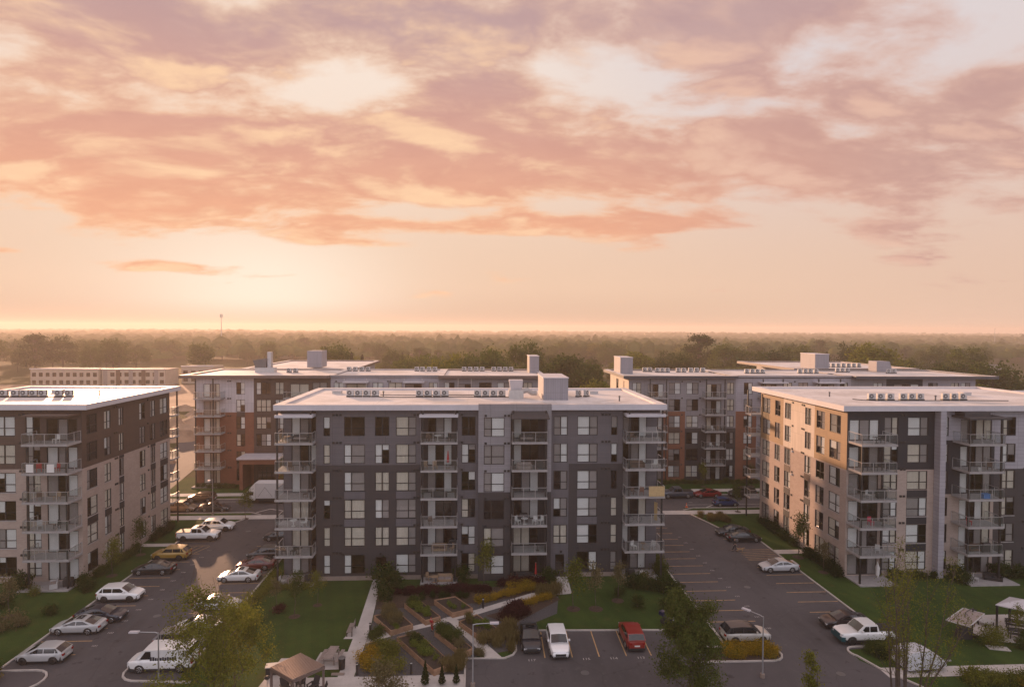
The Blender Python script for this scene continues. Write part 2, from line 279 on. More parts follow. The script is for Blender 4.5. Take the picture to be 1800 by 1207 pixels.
# ------------------------------------------------------------------ mesh helpers
class MB:
    def __init__(s): s.v, s.f, s.mi = [], [], []
    def quad(s, a, b, c, d_, mi=0):
        i = len(s.v); s.v += [a, b, c, d_]; s.f.append((i, i + 1, i + 2, i + 3)); s.mi.append(mi); return s
    def poly(s, pts, mi=0):
        i = len(s.v); s.v += list(pts); s.f.append(tuple(range(i, i + len(pts)))); s.mi.append(mi); return s
    def box(s, x0, x1, y0, y1, z0, z1, mi=0):
        i = len(s.v)
        s.v += [(x0, y0, z0), (x1, y0, z0), (x1, y1, z0), (x0, y1, z0), (x0, y0, z1), (x1, y0, z1), (x1, y1, z1), (x0, y1, z1)]
        for f in ((3, 2, 1, 0), (4, 5, 6, 7), (0, 1, 5, 4), (1, 2, 6, 5), (2, 3, 7, 6), (3, 0, 4, 7)):
            s.f.append(tuple(i + j for j in f)); s.mi.append(mi)
        return s
    def prism(s, pts, z0, z1, mi=0):
        """vertical prism over a ccw polygon"""
        i = len(s.v); n = len(pts)
        s.v += [(p[0], p[1], z0) for p in pts] + [(p[0], p[1], z1) for p in pts]
        s.f.append(tuple(i + n + j for j in range(n))); s.f.append(tuple(i + n - 1 - j for j in range(n))); s.mi += [mi, mi]
        for j in range(n):
            q = (j + 1) % n; s.f.append((i + j, i + q, i + n + q, i + n + j)); s.mi.append(mi)
        return s
    def tube(s, pts, rads, n=6, mi=0, cap=True):
        i = len(s.v); m = len(pts); pts = [Vector(p) for p in pts]
        for a in range(m):
            t = (pts[min(a + 1, m - 1)] - pts[max(a - 1, 0)])
            t = t.normalized() if t.length > 1e-6 else Vector((0, 0, 1))
            u = t.cross(Vector((0, 0, 1)));  u = t.cross(Vector((1, 0, 0))) if u.length < 1e-3 else u
            u.normalize(); w = t.cross(u)
            for b in range(n):
                an = 2 * pi * b / n; s.v.append(tuple(pts[a] + (u * cos(an) + w * sin(an)) * rads[a]))
        for a in range(m - 1):
            for b in range(n):
                q = (b + 1) % n
                s.f.append((i + a * n + b, i + a * n + q, i + (a + 1) * n + q, i + (a + 1) * n + b)); s.mi.append(mi)
        if cap:
            s.f.append(tuple(i + (m - 1) * n + b for b in range(n))); s.f.append(tuple(i + n - 1 - b for b in range(n))); s.mi += [mi, mi]
        return s
    def cyl(s, c, r, h, n=12, axis='z', r2=None, mi=0):
        r2 = r if r2 is None else r2; c = Vector(c)
        a = {'x': Vector((1, 0, 0)), 'y': Vector((0, 1, 0)), 'z': Vector((0, 0, 1))}[axis]
        return s.tube([c, c + a * h], [r, r2], n, mi)
    def mesh(s, name, mats, smooth=None):
        me = bpy.data.meshes.new(name); me.from_pydata(s.v, [], s.f)
        for m in (mats if isinstance(mats, (list, tuple)) else [mats]): me.materials.append(m)
        if any(s.mi): me.polygons.foreach_set('material_index', s.mi)
        if smooth is not None:
            me.polygons.foreach_set('use_smooth', [True] * len(me.polygons)); me.set_sharp_from_angle(angle=radians(smooth))
        me.update(); return me
def link(name, me, parent=None, loc=(0, 0, 0), rz=0.0, label=None):
    o = bpy.data.objects.new(name, me); COL.objects.link(o)
    if parent is not None: o.parent = parent
    o.location = loc
    if rz: o.rotation_euler = (0, 0, rz)
    if label: o['label'] = label
    return o
def fit(lb):
    while len(lb.split()) > 16 and ' the ' in lb: lb = lb.replace(' the ', ' ', 1)
    return lb
def tag(o, label, cat, group=None):
    o['label'] = fit(label); o['category'] = cat
    if group: o['group'] = group
    return o
def thing(name, label, cat, loc=(0, 0, 0), rz=0.0, group=None):
    o = bpy.data.objects.new(name, None); COL.objects.link(o); o.location = loc; o.rotation_euler = (0, 0, rz)
    o.empty_display_size = 0.3
    return tag(o, label, cat, group)
def struct(name, me, kind='structure'):
    o = link(name, me); o['kind'] = kind; return o
def dup(root, loc, rz=0.0, label=None, group=None, sc=None):
    r = root.copy(); COL.objects.link(r); r.location = loc; r.rotation_euler = (0, 0, rz)
    if sc is not None: r.scale = sc if isinstance(sc, tuple) else (sc, sc, sc)
    if label: r['label'] = fit(label)
    if group: r['group'] = group
    for ch in root.children:
        c = ch.copy(); COL.objects.link(c); c.parent = r
        for g in ch.children:
            e = g.copy(); COL.objects.link(e); e.parent = c
    return r

WC0 = {}

# ------------------------------------------------------------------ ground, roads, paving
def flat(name, pts, z, m, kind='structure'):
    me = MB().poly([(x, y, z) for x, y in pts]).mesh(name, M[m]); return struct(name, me, kind)
def rect(x0, x1, y0, y1): return [(x0, y0), (x1, y0), (x1, y1), (x0, y1)]
flat('ground', rect(-4190, 4190, -115, 3790), -0.06, 'field')
flat('lawn', rect(-140, 160, 20, 127), 0.0, 'lawn')
flat('street', rect(-260, 260, 102.4, 110.4), 0.012, 'asphalt')
flat('car_park', [(-41.4, 20), (-25.2, 20), (-25.2, 99.2), (-25.2, 102.4), (-36.0, 102.4), (-36.0, 99.0), (-37.3, 96.5), (-37.3, 91), (-41.4, 91)], 0.016, 'asphalt')
flat('car_park', [(23.7, 20), (44, 20), (37.4, 50.0), (35.7, 52.9), (34.8, 54.3), (35.0, 56.2), (40.1, 56.6), (40.1, 90.4), (36.6, 91.5), (34.6, 98.5), (34.6, 102.4), (23.7, 102.4)], 0.016, 'asphalt')
flat('car_park', [(-0.9, 20), (23.7, 20), (23.7, 54.6), (19.5, 56.9), (19.5, 60.6), (3.75, 61.15), (3.6, 57.2), (2.9, 56.0), (-0.95, 56.1)], 0.016, 'asphalt')
flat('pavement', rect(-200, -36.0, 98.9, 101.0), 0.03, 'conc'); flat('pavement', rect(-25.2, 23.7, 98.9, 101.0), 0.03, 'conc'); flat('pavement', rect(34.6, 200, 98.9, 101.0), 0.03, 'conc')
flat('pavement', rect(-36.0, -25.2, 98.9, 101.0), 0.034, 'conc'); flat('pavement', rect(23.7, 34.6, 98.9, 101.0), 0.034, 'conc')
flat('pavement', rect(-200, 200, 112.6, 114.6), 0.03, 'conc')
flat('side_road', [(-63, 110.4), (-55, 110.4), (-62, 150), (-85, 230), (-96, 230), (-72, 150)], 0.014, 'asphalt')
flat('path', [(-12.25, 75.0), (-11.35, 75.0), (-10.5, 62.0), (-10.45, 52.4), (-11.85, 52.4), (-11.85, 62.8)], 0.03, 'conc')
flat('bench_pad', [(-12.75, 60.3), (-11.83, 60.3), (-11.83, 62.8), (-12.2, 62.8)], 0.034, 'conc')
flat('table_pad', [(-14.5, 54.9), (-11.84, 54.9), (-11.84, 57.9), (-14.3, 57.9)], 0.034, 'conc')
flat('terrace', [(-19.0, 44), (-1.0, 44), (-1.0, 52.4), (-10.0, 52.4), (-10.0, 53.7), (-14.4, 53.7), (-15.5, 57.0), (-17.6, 57.0)], 0.026, 'conc')
flat('path', [(-10.46, 59.2), (-7.7, 61.0), (-4.7, 62.45), (-2.3, 63.7), (0.2, 64.95), (6.6, 68.9), (10.8, 69.6), (11.0, 74.6), (9.55, 74.6), (9.3, 70.4), (6.2, 69.9), (0.0, 66.0), (-2.6, 64.6), (-5.0, 63.3), (-7.9, 61.9), (-10.46, 60.6)], 0.038, 'conc')
flat('path', [(-2.3, 64.1), (-1.75, 63.6), (0.7, 59.3), (2.5, 56.0), (0.9, 56.1), (-0.1, 58.3), (-2.3, 62.6), (-2.9, 63.6)], 0.042, 'conc')
flat('path', rect(-10.0, -0.95, 52.4, 53.65), 0.03, 'conc')
flat('gravel_court', [(-10.4, 53.7), (-1.0, 53.7), (-1.0, 56.2), (3.6, 57.6), (3.8, 61.2), (8.5, 64.8), (9.2, 69.0), (3.0, 70.6), (-11.0, 71.2), (-10.45, 62.0)], 0.012, 'gravel')
flat('flower_bed', [(-11.0, 66.5), (-0.4, 67.6), (9.2, 70.2), (9.2, 72.2), (-11.1, 71.2)], 0.02, 'mulch')
flat('flower_bed', [(1.0, 64.6), (8.8, 69.0), (9.3, 68.2), (3.6, 62.4)], 0.022, 'mulch')
flat('path', rect(35.7, 70, 51.4, 53.0), 0.03, 'conc')
flat('patio_court', [(48.7, 58.9), (50.6, 56.9), (60, 54.8), (60, 62.5), (52.2, 62.5)], 0.03, 'conc')
flat('path', rect(40.15, 44.9, 80.9, 82.4), 0.03, 'conc'); flat('path', rect(-45.9, -41.5, 87.0, 88.2), 0.03, 'conc')
flat('construction_site', rect(-260, -63.5, 112, 330), -0.02, 'dirtpile')
flat('verge', [(-63.2, 116), (-58, 116), (-74, 160), (-100, 240), (-112, 240), (-80, 160)], 0.0, 'field')
def kerb(pts, w=0.17, h=0.13, closed=False):
    b = MB(); P_ = [Vector((x, y)) for x, y in pts]; n = len(P_)
    L, Rr = [], []
    for i in range(n):
        a = P_[i - 1] if (i > 0 or closed) else P_[i]; c = P_[(i + 1) % n] if (i < n - 1 or closed) else P_[i]
        t = (c - a).normalized(); nn = Vector((-t.y, t.x)) * w / 2; L.append(P_[i] + nn); Rr.append(P_[i] - nn)
    for i in range(n if closed else n - 1):
        j = (i + 1) % n
        b.quad((*Rr[i], h), (*Rr[j], h), (*L[j], h), (*L[i], h)); b.quad((*Rr[i], -.05), (*Rr[j], -.05), (*Rr[j], h), (*Rr[i], h)); b.quad((*L[j], -.05), (*L[i], -.05), (*L[i], h), (*L[j], h))
    struct('kerb', b.mesh('kerb', M['kerb']))
def arc(cx, cy, r, a0, a1, n=7): return [(cx + r * cos(radians(a0 + (a1 - a0) * i / n)), cy + r * sin(radians(a0 + (a1 - a0) * i / n))) for i in range(n + 1)]
kerb([(-41.45, 56.4), (-41.45, 91), (-37.4, 91), (-37.3, 96.5), (-36.0, 98.9)])
kerb([(-48, 55.9), (-39.0, 55.9)] + arc(-38.2, 54.2, 1.7, 90, -60) + [(-40.5, 50.5)])
kerb([(-25.15, 57.5), (-25.15, 98.9)]); kerb([(-25.15, 57.5), (-29.2, 57.0)] + arc(-28.8, 55.4, 1.6, 100, 260) + [(-24, 53.4)])
kerb([(23.65, 57.2), (23.65, 98.9)])
kerb([(40.15, 56.6), (40.15, 90.4), (36.6, 91.5), (34.6, 98.9)]); kerb([(40.15, 56.6), (35.5, 56.6)] + arc(35.6, 55.7, 0.9, 100, 230) + [(35.7, 52.9), (37.4, 50.0), (40, 44)])
kerb([(-0.95, 40), (-0.95, 56.15), (2.6, 56.05), (3.4, 56.6), (3.75, 57.4), (3.78, 61.2), (19.5, 60.6), (19.5, 57.2), (23.65, 57.2)])
kerb([(19.6, 54.6), (26.6, 54.5)] + arc(26.9, 55.8, 1.3, -90, 90) + [(23.7, 57.15)])
flat('planting_island', [(19.7, 54.7), (26.6, 54.6), (28.0, 55.4), (28.0, 56.4), (26.9, 57.0), (23.75, 57.1)], 0.03, 'mulch')
kerb([(-200, 102.3), (-36.2, 102.3), (-34.3, 101.1)]); kerb([(-27, 101.1), (-25.0, 102.3), (23.4, 102.3), (24.3, 101.2)]); kerb([(34.2, 101.2), (36.2, 102.3), (200, 102.3)])
kerb([(-200, 110.5), (-63, 110.5)]); kerb([(-55, 110.5), (200, 110.5)])
for x, y in ((-33.0, 66.0), (31.5, 70.5), (31.8, 52.2), (9.5, 53.4), (-33.4, 93.0), (2.0, 106.3), (37.0, 105.8)):
    o = link('drain_cover', WC0.setdefault('dr', MB().cyl((0, 0, 0), .38, .012, 16).mesh('drain_cover', M['acd'])) if 'WC0' in globals() else None, None, (x, y, .018)); o['kind'] = 'structure'
# painted markings: one sheet per line
def line(x0, y0, x1, y1, w=0.11, m='yellow', name='bay_line', z=0.022):
    d_ = Vector((x1 - x0, y1 - y0)).normalized(); nn = Vector((-d_.y, d_.x)) * w / 2
    flat(name, [(x0 - nn.x, y0 - nn.y), (x1 - nn.x, y1 - nn.y), (x1 + nn.x, y1 + nn.y), (x0 + nn.x, y0 + nn.y)], z, m)
for i in range(13):
    y = 58.5 + i * 2.52
    if y > 90: break
    if not 83.5 < y < 87.5: line(-41.2, y, -36.5, y)
for i in range(15): line(-30.0, 58.9 + i * 2.52, -25.4, 58.9 + i * 2.52)
for i in range(15):
    y = 59.7 + i * 2.5; line(24.0, y, 28.7, y)
for i in range(9): line(35.4, 58.9 + i * 2.5, 40.0, 58.9 + i * 2.5)
for y in (82.6, 86.9): line(35.2, y, 40.0, y)
for i in range(5): line(35.4, 79.3 + i * 0.6, 40.0, 80.3 + i * 0.6 - 1.0 + 0.4, 0.09)
for i in range(5): line(-40.9 + i * 0.9, 84.2, -39.9 + i * 0.9, 86.9, 0.09)
line(-41.0, 84.0, -36.5, 84.0); line(-41.0, 87.1, -36.5, 87.1)
for x in (6.28, 8.79, 11.27, 13.79, 16.10): line(x + 0.1, 60.9, x, 56.0)
for x0, x1 in ((-200, -40), (-25, 25), (36, 200)): line(x0, 109.0, x1, 109.0, 0.12, 'whitep', 'lane_line', 0.018); line(x0, 104.3, x1, 104.3, 0.12, 'whitep', 'lane_line', 0.018)
for x0, x1, y0, y1 in ((-35.5, -33.9, 102.5, 104.4), (-33.9, -30, 104.4, 102.6), (-36.5, -33.0, 110.2, 108.9), (38.4, 40.4, 102.5, 104.2)): line(x0, y0, x1, y1, 0.22, 'whitep', 'lane_line', 0.02)
def text_mesh(cu):
    o = bpy.data.objects.new('lettering', cu); COL.objects.link(o); dg = bpy.context.evaluated_depsgraph_get(); dg.update()
    me = bpy.data.meshes.new_from_object(o.evaluated_get(dg)); COL.objects.unlink(o); bpy.data.objects.remove(o); return me
# bay numbers painted on the tarmac
def ground_text(txt, x, y, size, m='yellow'):
    cu = bpy.data.curves.new('bay_number', 'FONT'); cu.body = txt; cu.size = size; cu.align_x = 'CENTER'; cu.materials.append(M[m])
    o = link('bay_number', text_mesh(cu), None, (x, y, 0.023)); o['kind'] = 'structure'
for t, x in (('117', 5.04), ('115', 10.01), ('114', 12.53), ('113', 15.04)): ground_text(t, x, 55.5, 0.5, 'whitep')
for i, y in enumerate([59.9 + 2.52 * j for j in range(11)]): ground_text(str(101 + i), -35.7, y, 0.4, 'whitep')
for i, y in enumerate([60.5 + 2.5 * j for j in range(12)]): ground_text(str(120 + i), 29.3, y, 0.4, 'whitep')

# ------------------------------------------------------------------ buildings
FH = 3.28; F0 = 0.2
def fz(kf): return F0 + FH * kf
def loc_of(fac, u, y, z):
    ox, oy, th = fac; return (ox + cos(th) * u - sin(th) * y, oy + sin(th) * u + cos(th) * y, z)
def cut(b, u0, u1, z0, z1, y, holes, mi=0, reveal=0.16):
    hs = [(max(a, u0), min(b_, u1), max(c, z0), min(e, z1)) for a, b_, c, e in holes if a < u1 - 1e-4 and b_ > u0 + 1e-4 and c < z1 - 1e-4 and e > z0 + 1e-4]
    us = sorted({u0, u1, *[h[0] for h in hs], *[h[1] for h in hs]}); zs = sorted({z0, z1, *[h[2] for h in hs], *[h[3] for h in hs]})
    for j in range(len(zs) - 1):
        run = None
        for i in range(len(us) - 1):
            cu, cz = (us[i] + us[i + 1]) / 2, (zs[j] + zs[j + 1]) / 2
            inh = any(h[0] < cu < h[1] and h[2] < cz < h[3] for h in hs)
            if not inh: run = [us[i], us[i + 1]] if run is None else [run[0], us[i + 1]]
            if (inh or i == len(us) - 2) and run is not None:
                b.quad((run[0], y, zs[j]), (run[1], y, zs[j]), (run[1], y, zs[j + 1]), (run[0], y, zs[j + 1]), mi); run = None
    if reveal:
        for a, c, e, g in hs:
            b.quad((a, y, e), (c, y, e), (c, y + reveal, e), (a, y + reveal, e), mi); b.quad((a, y + reveal, g), (c, y + reveal, g), (c, y, g), (a, y, g), mi)
            b.quad((a, y, e), (a, y + reveal, e), (a, y + reveal, g), (a, y, g), mi); b.quad((c, y + reveal, e), (c, y, e), (c, y, g), (c, y + reveal, g), mi)
WC = {}
def frame_mesh(w, h, mulls, trans):
    key = ('f', round(w, 2), round(h, 2), tuple(round(x, 2) for x in mulls), trans)
    if key not in WC:
        t = 0.075; b = MB()
        b.box(0, w, 0.05, 0.13, 0, t); b.box(0, w, 0.05, 0.13, h - t, h); b.box(0, t, 0.05, 0.13, t, h - t); b.box(w - t, w, 0.05, 0.13, t, h - t)
        for m_ in mulls: b.box(m_ * w - 0.055, m_ * w + 0.055, 0.048, 0.13, t, h - t)
        if trans: b.box(t, w - t, 0.055, 0.125, trans * h - 0.04, trans * h + 0.04)
        WC[key] = b.mesh('window_frame', M['frame'])
    return WC[key]
def pane_mesh(w, h):
    key = ('p', round(w, 2), round(h, 2))
    if key not in WC: WC[key] = MB().box(0, w, 0, 0.012, 0, h).mesh('pane', M['pane'])
    return WC[key]
STYLE = ['w', 'w', 'w', 'g', 'g', 'n', 'n', 'c']
def window(root, fac, u0, u1, z0, z1, mulls=(), trans=None, y=0.0, name='window', style=None, sill=False):
    w, h = u1 - u0, z1 - z0
    o = link(name, frame_mesh(w, h, mulls, trans), root, loc_of(fac, u0, y, z0), fac[2])
    xs = [0.0, *mulls, 1.0]; zs = [0.0, trans, 1.0] if trans else [0.0, 1.0]
    for i in range(len(xs) - 1):
        for j in range(len(zs) - 1):
            a, c = xs[i] * w + 0.05, xs[i + 1] * w - 0.05; e, g = zs[j] * h + 0.05, zs[j + 1] * h - 0.05
            link('pane', pane_mesh(c - a, g - e), o, (a, 0.085, e))
    b = MB(); used = False
    whole = random.random() < 0.16
    for i in range(len(xs) - 1):
        st = style[i % len(style)] if style else ('c' if whole else random.choice(STYLE))
        if st == 'n': continue
        used = True
        a, c = xs[i] * w + 0.03, xs[i + 1] * w - 0.03
        drop = 1.0 if (style or random.random() < 0.72) else random.choice((0.3, 0.45, 0.6))
        if st in 'wg': b.box(a, c, 0.125, 0.135, h * (1 - drop) + 0.02, h - 0.04, 0 if st == 'w' else 2)
        elif st in 'c':
            n = max(4, int((c - a) / 0.09)); 
            for q in range(n):
                p0, p1 = a + (c - a) * q / n, a + (c - a) * (q + 1) / n; y0, y1 = (0.115, 0.16) if q % 2 else (0.16, 0.115)
                b.quad((p0, y0, 0.03), (p1, y1, 0.03), (p1, y1, h - 0.04), (p0, y0, h - 0.04), 1)
    if used: link('blind', b.mesh('blind', [M['blind'], M['curtain'], M['greyblind']]), o)
    if sill: link('sill', WC.setdefault(('s', round(w, 2)), MB().box(-0.05, w + 0.05, -0.05, 0.05, -0.09, -0.003).mesh('sill', M['slab'])), o)
    return o
def balcony(root, fac, u0, u1, yf, yb, floors, left=True, right=True, lyb=None, ryb=None, step=1.35, screen=None):
    """cantilevered slab with a glass guard; built once and copied to the other floors"""
    lyb = yb if lyb is None else lyb; ryb = yb if ryb is None else ryb
    proto = None; H_ = 1.13
    for kf in floors:
        z = fz(kf) + 0.02
        if proto is None:
            o = link('balcony', MB().box(u0, u1, yf, yb, -0.24, 0).mesh('balcony', M['slab']), root, loc_of(fac, 0, 0, z), fac[2]); proto = o
            runs = [((u0 + 0.06, yf + 0.06), (u1 - 0.06, yf + 0.06))]
            if left: runs.append(((u0 + 0.06, lyb), (u0 + 0.06, yf + 0.06)))
            if right: runs.append(((u1 - 0.06, yf + 0.06), (u1 - 0.06, ryb)))
            post = WC.setdefault('post', MB().box(-0.028, 0.028, -0.028, 0.028, 0, H_).mesh('guard_post', M['rail']))
            for (ax, ay), (bx, by) in runs:
                Ld = sqrt((bx - ax) ** 2 + (by - ay) ** 2); n = max(1, round(Ld / step)); an = atan2(by - ay, bx - ax)
                link('top_rail', MB().box(0, Ld, -0.035, 0.035, H_, H_ + 0.055).mesh('top_rail', M['rail']), o, (ax, ay, 0), an)
                for i in range(n + 1):
                    t = i / n; link('guard_post', post, o, (ax + (bx - ax) * t, ay + (by - ay) * t, 0))
                    if i < n:
                        gm = WC.setdefault(('g', round(Ld / n, 2)), MB().box(0.05, Ld / n - 0.05, -0.006, 0.006, 0.09, H_ - 0.03).mesh('guard_pane', M['guard']))
                        link('guard_pane', gm, o, (ax + (bx - ax) * t, ay + (by - ay) * t, 0), an)
        else:
            c = proto.copy(); COL.objects.link(c); c.location = loc_of(fac, 0, 0, z)
            for ch in proto.children:
                e = ch.copy(); COL.objects.link(e); e.parent = c
def column(root, fac, u, y, z0=0.0, z1=20.3, r=0.09):
    link('column', WC.setdefault(('col', z0, z1), MB().box(-r, r, -r, r, z0, z1).mesh('column', M['black'])), root, loc_of(fac, u, y, 0), fac[2])
def vents(root, fac, u, y, floors, n=3, dz=2.98):
    me = WC.setdefault('vent', MB().box(0, 0.27, -0.09, 0.0, 0, 0.24).mesh('vent', M['black']))
    for kf in floors:
        for i in range(n): link('vent', me, root, loc_of(fac, u + i * 0.42, y, fz(kf) + dz), fac[2])
def zone(root, fac, u0, u1, z0, z1, m, holes, y=0.0, back=0.0, label=None, name='cladding'):
    b = MB(); cut(b, u0, u1, z0, z1, y, holes)
    if back > y + 1e-4:
        b.quad((u0, back, z0), (u0, y, z0), (u0, y, z1), (u0, back, z1)); b.quad((u1, y, z0), (u1, back, z0), (u1, back, z1), (u1, y, z1))
        b.quad((u0, y, z1), (u1, y, z1), (u1, back, z1), (u0, back, z1)); b.quad((u0, back, z0), (u1, back, z0), (u1, y, z0), (u0, y, z0))
    return link(name, b.mesh(name, M[m]), root, loc_of(fac, 0, 0, 0), fac[2], label)
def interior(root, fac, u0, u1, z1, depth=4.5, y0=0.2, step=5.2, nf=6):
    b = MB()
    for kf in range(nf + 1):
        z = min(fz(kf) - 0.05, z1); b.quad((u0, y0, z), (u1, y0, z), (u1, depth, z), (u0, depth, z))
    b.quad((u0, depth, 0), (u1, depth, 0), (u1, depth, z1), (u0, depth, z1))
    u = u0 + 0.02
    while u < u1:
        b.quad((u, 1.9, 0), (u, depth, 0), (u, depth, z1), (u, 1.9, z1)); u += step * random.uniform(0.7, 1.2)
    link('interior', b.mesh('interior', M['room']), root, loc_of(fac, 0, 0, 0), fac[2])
def recess(root, fac, u0, u1, m, depth, floors, door, close=(True, True), z1=20.3, extra=(), dstyle=None, y0=0.0):
    """inset balcony bay: back wall with doors and return walls"""
    holes = [(door[0], door[1], fz(kf) + 0.06, fz(kf) + 2.55) for kf in floors] + [(a, c, fz(kf) + 0.55, fz(kf) + 2.55) for a, c in extra for kf in floors]
    b = MB(); cut(b, u0, u1, 0, z1, depth, holes)
    if close[0]: b.quad((u0, depth, 0), (u0, y0, 0), (u0, y0, z1), (u0, depth, z1))
    if close[1]: b.quad((u1, y0, 0), (u1, depth, 0), (u1, depth, z1), (u1, y0, z1))
    link('recess_wall', b.mesh('recess_wall', M[m]), root, loc_of(fac, 0, 0, 0), fac[2])
    for kf in floors:
        window(root, fac, door[0], door[1], fz(kf) + 0.06, fz(kf) + 2.55, (0.34, 0.67), None, depth, 'patio_door', random.choice(('wnw', 'wgn', 'ngw', 'cnc', 'wnn', 'gnw', 'ccn')) if not dstyle else dstyle)
        for a, c in extra: window(root, fac, a, c, fz(kf) + 0.55, fz(kf) + 2.55, (0.5,), 0.38, depth)
def slab_roof(root, x0, x1, y0, y1, zb, zt, fm, w=0.95, gaps=(), deck=None):
    """raised metal edge on four sides and a membrane deck inside"""
    def edge(a, b_, c, e):
        bb = MB().box(a, b_, c, e, zb, zt); bb.mi[1] = 1; link('fascia', bb.mesh('fascia', [M[fm], M['roof']]), root)
    cuts = [x0]
    for g in gaps: cuts += list(g)
    cuts.append(x1)
    for i in range(0, len(cuts), 2): edge(cuts[i], cuts[i + 1], y0, y0 + w)
    edge(x0, x1, y1 - w, y1); edge(x0, x0 + w, y0 + w, y1 - w); edge(x1 - w, x1, y0 + w, y1 - w)
    dz = zt - 0.22 if deck is None else deck
    link('roof', MB().quad((x0 + w, y0 + w, dz), (x1 - w, y0 + w, dz), (x1 - w, y1 - w, dz), (x0 + w, y1 - w, dz)).mesh('roof', M['roof']), root)
def outer(root, pts, z1, m, skip=()):
    b = MB(); n = len(pts)
    for i in range(n):
        if i in skip: continue
        a, c = pts[i], pts[(i + 1) % n]; b.quad((*a, 0), (*c, 0), (*c, z1), (*a, z1))
    link('wall', b.mesh('wall', M[m]), root)
def penthouse(root, x0, x1, y0, y1, z0, z1, name='lift_housing'):
    b = MB().box(x0, x1, y0, y1, z0, z1); b.box(x0 - .08, x1 + .08, y0 - .08, y1 + .08, z1, z1 + 0.1, 1)
    link(name, b.mesh(name, [M['box'], M['fascia']]), root)
def win_holes(ws): return [(a, c, fz(kf) + s0, fz(kf) + s1) for a, c, mu, fl, s0, s1, *r in ws for kf in fl]
def put_windows(root, fac, ws, y=0.0, sill_floors=()):
    for a, c, mu, fl, s0, s1, *r in ws:
        for kf in fl:
            st = r[0].get(kf) if r else None
            window(root, fac, a, c, fz(kf) + s0, fz(kf) + s1, mu, 0.40, y, style=st, sill=kf in sill_floors)
A6 = range(6); WS = (0.55, 2.84)

# --- the grey building in the middle
bx, by = -23.2, 74.5
Bm = thing('apartment_building', 'near six storey grey apartment building in the centre with charcoal lower floors and corner balconies', 'apartment building', (bx, by, 0))
F = (0, 0, 0.0)
U = lambda x: x - bx
wB = [(U(-18.04), U(-17.26), (), A6, *WS), (U(-15.65), U(-13.2), (0.35,), A6, *WS, {5: 'nn'}), (U(-12.03), U(-10.35), (0.5,), range(1, 6), *WS, {5: 'nn'}), (U(-9.58), U(-7.19), (0.62,), A6, *WS, {5: 'cg', 4: 'cg', 3: 'cg', 2: 'gg', 1: 'cg', 0: 'wg'}),
      (U(-1.81), U(-0.16), (0.5,), A6, *WS), (U(9.22), U(10.9), (0.5,), range(1, 6), *WS), (U(12.08), U(14.55), (0.6,), A6, *WS, {5: 'wg', 4: 'wg', 3: 'wg', 2: 'wg'}), (U(16.19), U(16.96), (), A6, *WS)]
hB = win_holes(wB) + [(U(-11.95), U(-10.7), 0.2, 2.75), (U(9.5), U(10.6), 0.2, 2.75)]
zt = 20.3; zm = 13.72
for a, c, e, g, m_ in ((-18.9, -6.6, zm, zt, 'mgrey'), (-18.9, -6.6, 0.5, zm, 'dgrey'), (-2.3, 0.18, 0.5, zt, 'mgrey'), (8.85, 11.05, 0.5, zt, 'mgrey'), (11.05, 17.6, zm, zt, 'mgrey'), (11.05, 17.6, 0.5, zm, 'dgrey')):
    zone(Bm, F, U(a), U(c), e, g, m_, hB)
for a, c in ((-18.9, -12.25), (-10.4, -6.6), (-2.3, 0.18), (10.95, 17.6)): zone(Bm, F, U(a), U(c), 0, 0.5, 'found', [], -0.05, 0.0, name='foundation')
for a, c in ((-12.25, -10.4), (8.85, 10.95)): zone(Bm, F, U(a), U(c), 0, 0.5, 'dgrey', hB)
put_windows(Bm, F, wB)
for a, c, fl in ((-15.62, -13.22, (1, 2)), (-9.55, -7.2, (1, 2)), (12.1, 14.52, (1, 2))):
    for kf in fl: link('spandrel', MB().box(U(a), U(c), -0.03, 0.05, fz(kf) + 2.9, fz(kf + 1) + 0.5).mesh('spandrel', M['mgrey']), Bm)
for a, c in ((-11.95, -10.7), (9.5, 10.6)): window(Bm, F, U(a), U(c), 0.2, 2.75, (), None, 0, 'entrance_door', 'n')
# projecting pale bay
y_b = -0.85; wb = [(U(0.83), U(3.26), (0.37,), A6, *WS, {5: 'gw', 4: 'gg', 3: 'gw', 2: 'nn', 0: 'gw'})]; hb = win_holes(wb)
zone(Bm, F, U(0.18), U(4.0), 10.55, 20.98, 'lgrey', hb, y_b, 0.0); zone(Bm, F, U(0.18), U(4.0), 0.0, 10.55, 'dgrey', hb, y_b, 0.0)
zone(Bm, F, U(8.35), U(8.85), 10.55, 20.98, 'lgrey', [], y_b, 0.0); zone(Bm, F, U(8.35), U(8.85), 0, 10.55, 'dgrey', [], y_b, 0.0)
zone(Bm, F, U(4.0), U(8.35), 19.9, 20.98, 'lgrey', [], y_b, 0.3)
put_windows(Bm, F, wb, y_b)
# balcony bays
recess(Bm, F, U(-6.6), U(-2.3), 'dgrey', 1.2, A6, (U(-5.95), U(-3.0)))
recess(Bm, F, U(4.0), U(8.35), 'dgrey', 1.0, A6, (U(4.35), U(7.5)), y0=y_b)
recess(Bm, F, U(-23.1), U(-18.9), 'mgrey', 1.6, A6, (U(-22.2), U(-19.2)), (False, True))
recess(Bm, F, U(17.6), U(22.3), 'mgrey', 1.6, A6, (U(18.0), U(21.0)), (True, False))
FL = range(1, 6)
balcony(Bm, F, U(-6.55), U(-2.25), -1.5, 1.19, FL, lyb=0, ryb=0); balcony(Bm, F, U(4.1), U(8.33), -1.6, 0.99, FL, lyb=y_b, ryb=y_b)
balcony(Bm, F, U(-23.25), U(-18.92), -1.5, 1.59, FL, lyb=1.5, ryb=0); balcony(Bm, F, U(17.65), U(22.45), -1.5, 1.59, FL, lyb=0, ryb=1.5)
